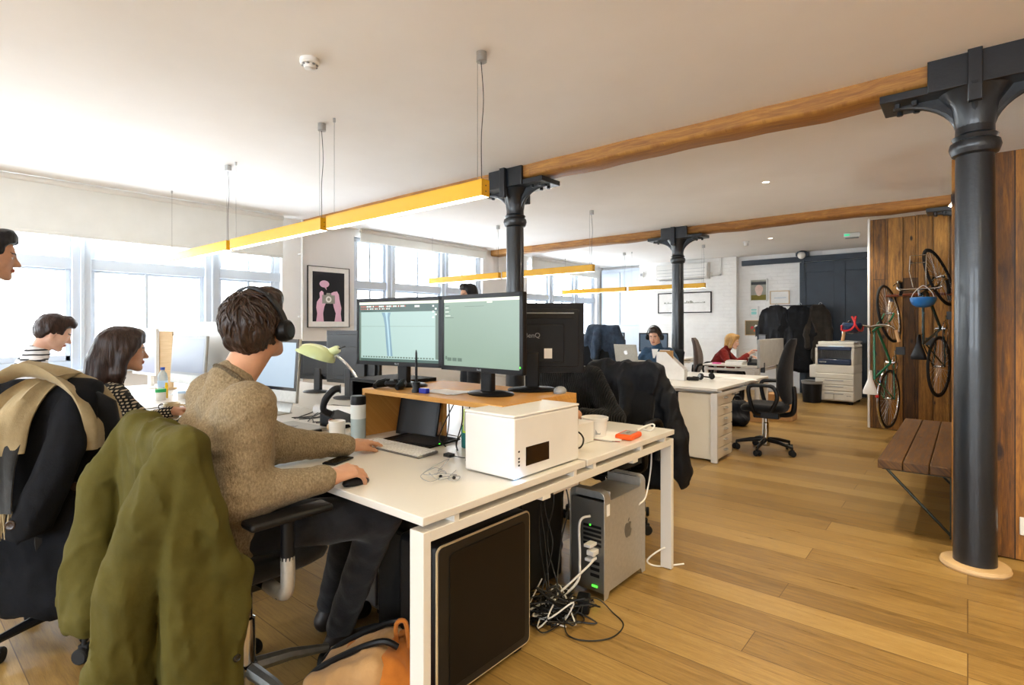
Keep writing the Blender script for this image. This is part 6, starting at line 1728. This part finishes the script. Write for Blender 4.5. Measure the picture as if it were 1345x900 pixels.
# ------------------------------------------------------------------ middle row
for k, x in enumerate((-2.03,)):
    t = thing('drawer_unit', 'cream steel drawer unit under the end of the middle desk', 'drawers', (x-.02, 5.50, 0), 0)
    B().box(-.19, -.23, .02, .19, .21, .655).build('cabinet', M_cream, t, bev=.004)
    for q in range(6):
        o = B().box(.191, -.215, .035+q*.103, .203, .195, .13+q*.103).build('drawer', M_cream, t, bev=.003)
        B().tube(spline([(.2, -.05, .1+q*.103), (.22, -.04, .095+q*.103), (.22, .02, .095+q*.103), (.2, .03, .1+q*.103)], 4), .006, 6).mat(0).box(.2, -.045, .09+q*.103, .208, .025, .105+q*.103).build('handle', M_alu, o)
B().box(-2.62, 5.26, .03, -2.24, 5.72, .64)
t = thing('file_holder', 'white cardboard magazine file standing on the middle desk', 'file holder', (-2.54, 5.80, ZB), rad(4))
th = .004
side = [(-.16, 0), (.16, 0), (.16, .31), (.05, .31), (-.16, .12)]
for y in (-.05, .05-th): B().prism([(-x, z) for x, z in side], y, y+th, frameM((0, 0, 0), (1, 0, 0), (0, 0, 1))).build('side_panel', M_paper, t)
B().box(-.16, -.05, 0, .16, .05, th).box(-.16, -.05, 0, -.156, .05, .31).box(.156, -.05, 0, .16, .05, .12).build('back_panel', M_greycard, t)
B().box(-.13, -.03, .005, .02, -.005, .325).build('magazine', M_card, t); B().box(-.14, .0, .005, -.03, .03, .33).build('magazine', M_paper, t)
t = thing('headset', 'black headphones lying on the middle desk', 'headphones', (-2.24, 6.02, ZB), rad(60))
pts = [(.075*math.cos(a), .09*math.sin(a), .02+.01*math.sin(a)) for a in [PI*i/16 for i in range(17)]]
B().tube(pts, .008, 8).build('headband', M_black, t)
for s in (-1, 1):
    o = B().lathe([(.02, -.012), (.036, -.012), (.038, .0), (.034, .014), (0, .016)], 24, Matrix.Translation((s*.075, -.01, .041)) @ Matrix.Rotation(s*rad(75), 4, 'Y')).build('ear_cup', M_black, t)
    B().lathe([(.0, .0161), (.022, .0161), (.022, .019), (0, .019)], 20, Matrix.Translation((s*.075, -.01, .041)) @ Matrix.Rotation(s*rad(75), 4, 'Y')).build('cup_disc', M_greyplastic, o)
t = thing('gloves', 'pair of crumpled black gloves beside the headphones on the middle desk', 'gloves', (-2.33, 5.86, ZB), 0)
s = SDF(.006); s.cap((-.06, 0, .02), (.05, .02, .02), .022, .02, .02); s.cap((-.02, -.03, .018), (.07, -.03, .03), .02, .014, .02); s.cap((0, .04, .02), (-.06, .05, .02), .018, .014, .02); s.mod(lambda x, y, z: .008*vnoise(x*50, y*50, z*50)); s.build('glove', M_rubber, t)
t = thing('keys', 'bunch of keys and small oddments on the middle desk edge', 'keys', (-2.47, 5.50, ZB), 0)
B().tube([(.02*math.cos(2*PI*i/16), .02*math.sin(2*PI*i/16), .003) for i in range(16)], .0018, 6, closed=True).build('key_ring', M_steel, t)
for a in (.3, 1.2, 2.6): B().box(.018, -.004, .001, .06, .004, .004, Matrix.Rotation(a, 4, 'Z')).lathe([(.009, .001), (.009, .004)], 12, Matrix.Rotation(a, 4, 'Z') @ Matrix.Translation((.02, 0, 0))).build('key', M_steel, t)
B().box(-.09, -.01, .001, -.04, .02, .012).build('fob', M_black, t, bev=.003)
t = thing('desk_papers', 'sheets of white paper spread on the far half of the middle desk', 'papers', (-2.10, 6.45, ZB), .2)
for k, (dx, dy, a) in enumerate(((0, 0, 0), (.1, -.16, .4), (-.2, .1, -.3))): B().box(dx-.1, dy-.14, .001+k*.001, dx+.1, dy+.14, .0016+k*.001, Matrix.Rotation(a, 4, 'Z')).build('sheet', M_paper, t)
t = thing('laptop', 'open silver laptop seen from behind, in front of the man in the denim shirt', 'laptop', (-3.44, 6.55, ZB+.13), PI)
B().box(-.165, -.12, 0, .165, .11, .014).build('keyboard_half', M_alu, t, bev=.004)
Ml = Matrix.Translation((0, .11, .012)) @ Matrix.Rotation(rad(-14), 4, 'X')
B().box(-.165, -.004, 0, .165, .004, .225, Ml).build('lid', M_alu, t, bev=.003)
o = apple(.062).build('emblem', glow('emblem_light', '#ffffff', .8), t); o.matrix_local = Ml @ frameM((0, .0042, .115), (-1, 0, 0), (0, 0, 1))
t = thing('laptop_stand', 'pile of books raising the open silver laptop', 'books', (-3.44, 6.55, ZB), PI)
for k, (m, a) in enumerate(((M_greycard, .05), (M_card, -.04), (M_paper, .02), (M_dark, .0))): B().box(-.15, -.11, .001+k*.032, .15, .11, .031+k*.032, Matrix.Rotation(a, 4, 'Z')).build('book', m, t, bev=.002)
def simple_mug(label, loc, m, r=.04, h=.095): return mug(label, loc, m, r, h, 1.0)
t = thing('pen_cup', 'pale cup with pink pens beside the magazine file', 'pen cup', (-2.93, 6.0, ZB), 0)
B().lathe([(.04, 0), (.042, .11), (.038, .11), (.036, .01), (0, .01)], 20).build('cup', M_ceramic, t)
for k in range(3): B().rod((-.01+.01*k, 0, .02), (-.03+.03*k, .01, .16), .006, 6).build('pen', M_pink if k != 1 else M_ledge, t)
t = thing('speaker_puck', 'small dark desk speaker in front of the open silver laptop', 'speaker', (-3.13, 6.1, ZB), 0)
B().sphere((0, 0, .045), (.045, .045, .044), 18, 10).build('speaker_body', M_rubber, t); B().cyl((0, 0), .03, .001, .01).build('foot', M_black, t)
t = thing('storage_box', 'low white box on the middle desk beside the desk speaker', 'box', (-3.02, 6.25, ZB), .1)
B().box(-.09, -.12, 0, .09, .12, .09).build('box_body', M_paper, t, bev=.003); B().box(-.094, -.124, .09, .094, .124, .115).build('lid', M_ledge, t, bev=.003)

# ------------------------------------------------------------------ the back rows
bench_desk(-3.98, 1.6, 8.58, 10.3, ZB, 'white bench desk at the back by the farthest window')
monitor('black monitor on the back desk behind the man in the denim shirt', (-4.25, 8.95), rad(18), .5, .33, .87, ZB, glow('dim_screen', '#5b6b7c', .6))
monitor('black monitor on the back desk nearer the farthest window', (-5.1, 9.0), rad(10), .5, .33, .87, ZB, glow('pale_blue_screen', '#98a9ba', .8))
t = thing('corner_desk', 'white corner desk that the blonde woman works at', 'desk', (-2.82, 9.3, 0), 0)
B().prism([(-.42, -.72), (.44, -.72), (.44, .9), (-.1, .9), (-.1, -.28), (-.42, -.28)], ZB-.026, ZB).build('desktop', M_desk, t, bev=.003)
for x, y in ((-.40, -.70), (.38, -.70), (.38, .84), (-.08, .84), (-.4, -.33)): B().box(x, y, .004, x+.05, y+.04, ZB-.05).build('leg', M_deskm, t, bev=.002)
B().box(-.36, -.7, ZB-.09, .38, -.66, ZB-.055).box(.39, -.66, ZB-.09, .43, .85, ZB-.055).build('rail', M_deskm, t)
t = thing('desk_screen', 'grey fabric desk divider beside the blonde woman', 'desk divider', (-2.355, 9.05, 0), 0)
B().box(-.02, -.62, ZB-.02, .02, .72, 1.12).build('panel', fabric('grey_divider_fabric', '#9a9894', '#a8a6a2', 500), t, bev=.006)
for y in (-.4, .5): B().box(-.028, y-.02, ZB-.1, .028, y+.02, ZB+.05).build('clamp', M_dark, t, bev=.003)
monitor('black monitor facing the blonde woman beside the grey divider', (-2.62, 9.85), rad(-62), .5, .33, .85, ZB, glow('slate_screen', '#4a4c58', .5))
t = thing('monitor_paper', 'white sheet clipped up beside the blonde woman\'s monitor', 'paper', (-2.52, 9.38, ZB), rad(-20))
B().box(-.12, -.002, .0, .12, .002, .30, Matrix.Rotation(rad(-6), 4, 'X')).build('sheet', M_paper, t); B().box(-.06, -.04, 0, .06, .05, .012).build('holder', M_greyplastic, t)
t = thing('paper_stack', 'stack of papers at the front of the blonde woman\'s desk', 'papers', (-2.78, 8.74, ZB), 0)
B().box(-.13, -.1, .001, .13, .1, .05).build('sheet', M_paper, t); B().box(-.12, -.09, .05, .14, .1, .065, Matrix.Rotation(.06, 4, 'Z')).build('folder', M_greycard, t)
tag(B().box(-3.12, 8.66, ZB+.001, -3.0, 8.74, ZB+.02).build('sticky_notes', mat('pink_notes', '#d9549b', '#e0639f', 5, rough=.8), bev=.003), 'pink sticky note pad on the blonde woman\'s desk', 'notes')
t = thing('desk_phone', 'black desk phone at the right end of the blonde woman\'s desk', 'phone', (-2.50, 8.76, ZB), .2)
B().prism([(-.1, 0), (.1, 0), (.1, .09), (-.1, .045)], -.1, .1, frameM((0, 0, 0), (0, 1, 0), (0, 0, 1))).build('phone_base', M_black, t, bev=.006)
B().tube(spline([(-.06, -.08, .06), (-.06, -.07, .1), (-.06, .07, .125), (-.06, .1, .1)], 5), .018, 8).build('handset', M_black, t)
for k, (x, y, sx, sy, sz, lab) in enumerate(((-2.02, 8.35, .17, .14, .36, 'tall brown cardboard box on the floor beyond the middle desk'), (-2.32, 7.95, .16, .15, .26, 'low brown cardboard box on the floor beyond the middle desk'))):
    t = thing('cardboard_box', lab, 'box', (x, y, 0), .2*k, 'cardboard boxes')
    B().box(-sx, -sy, .001, sx, sy, sz).build('carton', M_card, t, bev=.003); B().box(-.02, -sy-.001, sz-.08, .02, sy+.001, sz+.001).build('tape', M_ledge, t)
t = thing('rucksack', 'black rucksack on the floor beyond the empty chair', 'bag', (-2.35, 7.45, 0), .3)
s = SDF(.01); s.rbox((0, 0, .17), (.15, .1, .17), .08); s.cap((-.08, -.09, .1), (.08, -.09, .1), .06, .06, .04); s.mod(folds(.012, 14, 8, 4)); s.build('bag_body', M_nylon, t)
B().tube(spline([(-.05, 0, .32), (-.03, 0, .38), (.03, 0, .38), (.05, 0, .32)], 5), .01, 6).build('handle', M_nylon, t)

# ------------------------------------------------------------------ desks by the window and the left side
def imac(label, loc, rz, W=.53, Hs=.40, scr=None, group='silver all-in-one computers'):
    t = thing('desktop_computer', label, 'computer', (loc[0], loc[1], ZD), rz, group)
    z0 = .085; M = Matrix.Translation((0, 0, z0)) @ Matrix.Rotation(rad(-4), 4, 'X')
    B().box(-W/2, -.01, 0, W/2, .012, Hs, M).box(-W*.3, .01, .05, W*.3, .03, Hs-.08, M).build('housing', M_alu, t, bev=.006)
    B().box(-W/2+.003, -.0125, .075, W/2-.003, -.0102, Hs-.003, M).build('glass_front', M_greyplastic if scr else M_blackgloss, t)
    B().box(-W/2+.025, -.0135, .095, W/2-.025, -.0126, Hs-.025, M).build('screen', scr or M_glow_blue, t)
    B().prism([(-.095, 0), (.095, 0), (.08, .16), (-.08, .16)], .0, .006, Matrix.Translation((0, .075, 0)) @ Matrix.Rotation(rad(68), 4, 'X')).box(-.095, -.09, 0, .095, .09, .006).build('stand', M_alu, t, bev=.002)
    return t
imac('silver all-in-one computer partly hidden behind the man in the oatmeal jumper', (-3.42, 1.66), rad(8))
imac('silver all-in-one computer facing the woman in the spotted knit', (-4.95, 1.70), rad(8), scr=glow('pale_photo_screen', '#8d95a8', .7))
monitor('white-backed monitor at the window end of the desks', (-5.72, 1.68), rad(5), .5, .42, .88, ZD, M_scr_vio, M_whiteplastic)
t = thing('plywood_stand', 'tall narrow plywood stand beside the window-end monitor', 'stand', (-5.44, 1.70, ZD), rad(40))
B().box(-.06, -.012, 0, .06, .012, .52).build('board', M_ledge, t, bev=.002); B().box(-.06, -.06, 0, .06, .06, .018).build('foot', M_ledge, t, bev=.002)
t = thing('white_board_box', 'large white panel box with a plywood edge standing on the desk', 'box', (-4.95, 2.05, ZD), rad(14))
B().box(-.2, -.15, 0, .2, .15, .60).build('panel', M_whiteplastic, t, bev=.003); B().box(.2, -.15, 0, .222, .15, .60).build('edge_board', M_ledge, t, bev=.002)
t = thing('water_bottle', 'clear plastic water bottle with a blue cap on the window-end desk', 'bottle', (-4.95, 1.52, ZD), 0)
B().lathe([(.032, 0), (.036, .01), (.036, .05), (.034, .06), (.036, .07), (.036, .15), (.03, .18), (.014, .205), (.014, .215), (0, .215)], 24).build('bottle_body', M_pet, t)
B().lathe([(.0365, .075), (.0365, .125)], 24).build('wrap_label', M_glow_blue, t); B().lathe([(.016, .212), (.016, .232), (0, .233)], 18).build('cap', M_bluecap, t)
t = thing('glue_stick', 'yellow marker standing beside the water bottle', 'marker', (-4.80, 1.50, ZD), 0)
B().lathe([(.011, 0), (.011, .10), (.009, .102), (.009, .12), (0, .121)], 14).build('marker_body', mat('yellow_marker', '#e8b400', '#efc010', 5, rough=.4), t)
def jar(label, loc, lidm, r=.038, h=.07):
    t = thing('jar', label, 'jar', loc, 0, 'small jars on the window-side desk')
    B().lathe([(r*.95, 0), (r, .005), (r, h*.72), (r*.9, h*.76), (0, h*.76)], 22).build('jar_body', M_ceramic, t)
    B().lathe([(r*1.02, h*.72), (r*1.02, h), (0, h+.001)], 22).build('lid', lidm, t); return t
jar('small jar with a green lid in front of the water bottle', (-4.70, 1.43, ZD), M_greenlid, .036, .085)
jar('white jar with a dark red lid near the paper bag', (-4.50, 1.60, ZD), M_redlid, .045, .08)
jar('small jar with a blue lid between the green-lidded and red-lidded jars', (-4.66, 1.56, ZD), M_glow_blue, .028, .06)
mug('cream mug on the desk behind the olive jacket', (-3.75, 1.20, ZD), mat('cream_ceramic', '#d9c9a0', '#e0d1ac', 4, rough=.25), .045, .09, 1.2)
t = thing('paper_bag', 'cream paper carrier bag with handles standing on the desk', 'bag', (-3.98, 1.68, ZD), rad(20))
cp = mat('cream_paper', '#d8cdb4', '#e0d6bf', 9, rough=.85)
b = B().loft([[(-.1, -.06, 0), (.1, -.06, 0), (.1, .06, 0), (-.1, .06, 0)], [(-.1, -.06, .2), (.1, -.06, .2), (.1, .06, .2), (-.1, .06, .2)]], cap=False).box(-.1, -.06, 0, .1, .06, .002); b.build('bag_body', cp, t, smooth=False)
for y in (-.06, .06): B().tube(spline([(-.05, y, .18), (-.05, y, .26), (0, y, .285), (.05, y, .26), (.05, y, .18)], 5), .009, 6).build('handle', cp, t)
t = thing('spectacles', 'dark spectacles lying on the papers by the woman in the spotted knit', 'glasses', (-4.1, 1.28, ZD), .5)
b = B()
for s in (-1, 1):
    b.tube([(s*.034+.026*math.cos(2*PI*i/20), 0, .022+.02*math.sin(2*PI*i/20)) for i in range(20)], .003, 6, closed=True); b.tube([(s*.06, 0, .03), (s*.062, .1, .028), (s*.06, .13, .012)], .0028, 6)
b.tube([(-.008, 0, .028), (.008, 0, .028)], .003, 6); b.build('spectacle_frame', M_black, t)
t = thing('desk_phone', 'black desk phone by the window-end monitor', 'phone', (-4.75, 1.80, ZD), rad(30))
B().prism([(-.1, 0), (.1, 0), (.1, .07), (-.1, .03)], -.09, .09, frameM((0, 0, 0), (0, 1, 0), (0, 0, 1))).build('phone_base', M_greyplastic, t, bev=.006)
B().tube(spline([(-.1, -.05, .05), (-.08, -.02, .1), (-.02, .03, .17), (.02, .05, .19)], 5), .018, 8).build('handset', M_dark, t)
t = thing('desk_sheets', 'white sheets of paper on the desk in front of the woman in the spotted knit', 'papers', (-3.85, 1.42, ZD), .1)
for k, (dx, dy, a) in enumerate(((0, 0, 0), (.24, .04, .2), (-.3, .1, -.2), (-.55, .0, .3))): B().box(dx-.105, dy-.148, .001+k*.0012, dx+.105, dy+.148, .0018+k*.0012, Matrix.Rotation(a, 4, 'Z')).build('sheet', M_paper, t)
# green desk lamp
t = thing('desk_lamp', 'pale green enamel desk lamp with a curved chrome arm', 'desk lamp', (-2.83, 1.93, ZD), 0)
B().lathe([(.0, 0), (.07, 0), (.074, .008), (.066, .018), (.02, .026), (0, .026)], 28).build('lamp_base', M_green_lamp, t)
hp = Vector((-.30, -.125, .395))
Mh = Matrix.Translation(hp) @ Matrix.Rotation(rad(40), 4, 'Z') @ Matrix.Rotation(rad(20), 4, 'Y')
rings = []
for k in range(9):          # half-egg shade, open underneath
    a = PI/2*k/8; q = max(math.cos(a), .03)
    rings.append([(.13*q*math.cos(2*PI*i/32)+.02*math.sin(a), .088*q*math.sin(2*PI*i/32), -.02+.078*math.sin(a)) for i in range(32)])
inn = [[(x*.96, y*.96, z-.004) for x, y, z in r] for r in rings]
B().loft(rings[::-1]+inn, cap=True, M=Mh).build('lamp_shade', M_green_lamp, t)
Ms = Mh @ Matrix.Translation((.085, 0, .035)) @ Matrix.Rotation(rad(48), 4, 'Y')
o = B().lathe([(.02, -.01), (.026, .0), (.027, .045), (.022, .06), (0, .06)], 20, Ms).build('lamp_socket', M_green_lamp, t)
B().rod(Ms @ Vector((0, 0, .055)), Ms @ Vector((0, 0, .10)), .006, 8).build('switch', M_dark, t)
B().sphere(tuple(Mh @ Vector((0, 0, -.005))), .028, 14, 8).build('bulb', M_ceramic, t)
e = Ms @ Vector((.02, 0, .02))
B().tube(spline([(0, 0, .02), (0.005, .0, .12), (-.01, -.01, .23), (-.09, -.04, .33), tuple(e)], 8), .0075, 10).build('arm', M_chrome, t)
monitor('black monitor seen from behind, left of the lit screens', (-3.70, 2.40), rad(188), .60, .42, .865, ZD, dark=M_dark)
monitor('grey monitor seen from behind between the lamp and the all-in-one computer', (-4.25, 2.46), rad(200), .5, .33, .86, ZD, None, M_dark)
t = thing('paper_tube', 'white cardboard tube lying on the desk behind the laptop', 'tube', (-3.02, 1.92, ZD+.03), rad(20))
B().tube([(-.2, 0, 0), (.2, 0, 0)], .03, 20).build('tube_body', M_paper, t); B().tube([(.2, 0, 0), (.205, 0, 0)], .024, 16).build('end_cap', M_dark, t)
b = B(); rnd = random.Random(5)
for k in range(9):
    x = -3.25+.06*k; b.tube(spline([(x, 2.1+rnd.uniform(-.1, .1), ZD+.005), (x+rnd.uniform(-.1, .1), 1.95, ZD+.02+rnd.random()*.03), (x+rnd.uniform(-.15, .15), 1.8, ZD+.006), (x+rnd.uniform(-.2, .2), 1.66, ZD+.005)], 6), .003, 6)
tag(b.build('desk_cables', M_cableblk), 'black cables straggling over the desk behind the closed laptop', 'cables')['kind'] = 'stuff'
t = thing('wooden_toy', 'small wooden figure between the laptop and the white mug', 'ornament', (-2.62, 1.60, ZD), 0)
B().sphere((0, 0, .022), .022, 14, 10).build('toy_body', M_ledge, t); B().sphere((0, 0, .052), .014, 12, 8).build('toy_head', M_walnut, t)
tag(B().box(-2.66, 1.41, ZD+.001, -2.62, 1.55, ZD+.016).build('marker_pen', M_black, bev=.005), 'black marker pen lying between the laptop and the white mug', 'pen')

# ------------------------------------------------------------------ backpack under the desk
t = thing('backpack', 'tan and orange canvas backpack on the floor by the near desk leg', 'backpack', (-1.60, 1.13, 0), rad(30))
R = np.array(Matrix.Rotation(rad(-24), 3, 'Y'))
s = SDF(.008); s.rbox((.03, 0, .085), (.17, .13, .085), .07, None, .03); s.rbox((.08, 0, .14), (.09, .125, .08), .06, R, .04); s.mod(folds(.012, 12, 10, 6)); s.build('bag_body', M_orangebag, t)
s = SDF(.008); s.rbox((-.045, -.012, .135), (.16, .135, .055), .05, R, .03); s.mod(folds(.008, 14, 12, 9)); s.build('top_flap', M_tanbag, t)
for y, m_ in ((-.055, 0), (.075, 0)):
    B().tube(spline([(-.21, y, .09), (-.15, y-.01, .15), (-.03, y, .215), (.07, y, .255), (.12, y+.01, .235)], 6), .011, 8).build('strap', M_black, t)
B().tube(spline([(.10, .0, .21), (.10, -.01, .29), (.13, .0, .295), (.14, .01, .2)], 5), .008, 6).build('grab_loop', M_orangebag, t)
B().box(-.03, -.002, -.025, .03, .002, .025, Matrix.Translation((-.11, -.147, .10)) @ Matrix.Rotation(rad(-20), 4, 'X')).build('label_patch', M_paper, t)
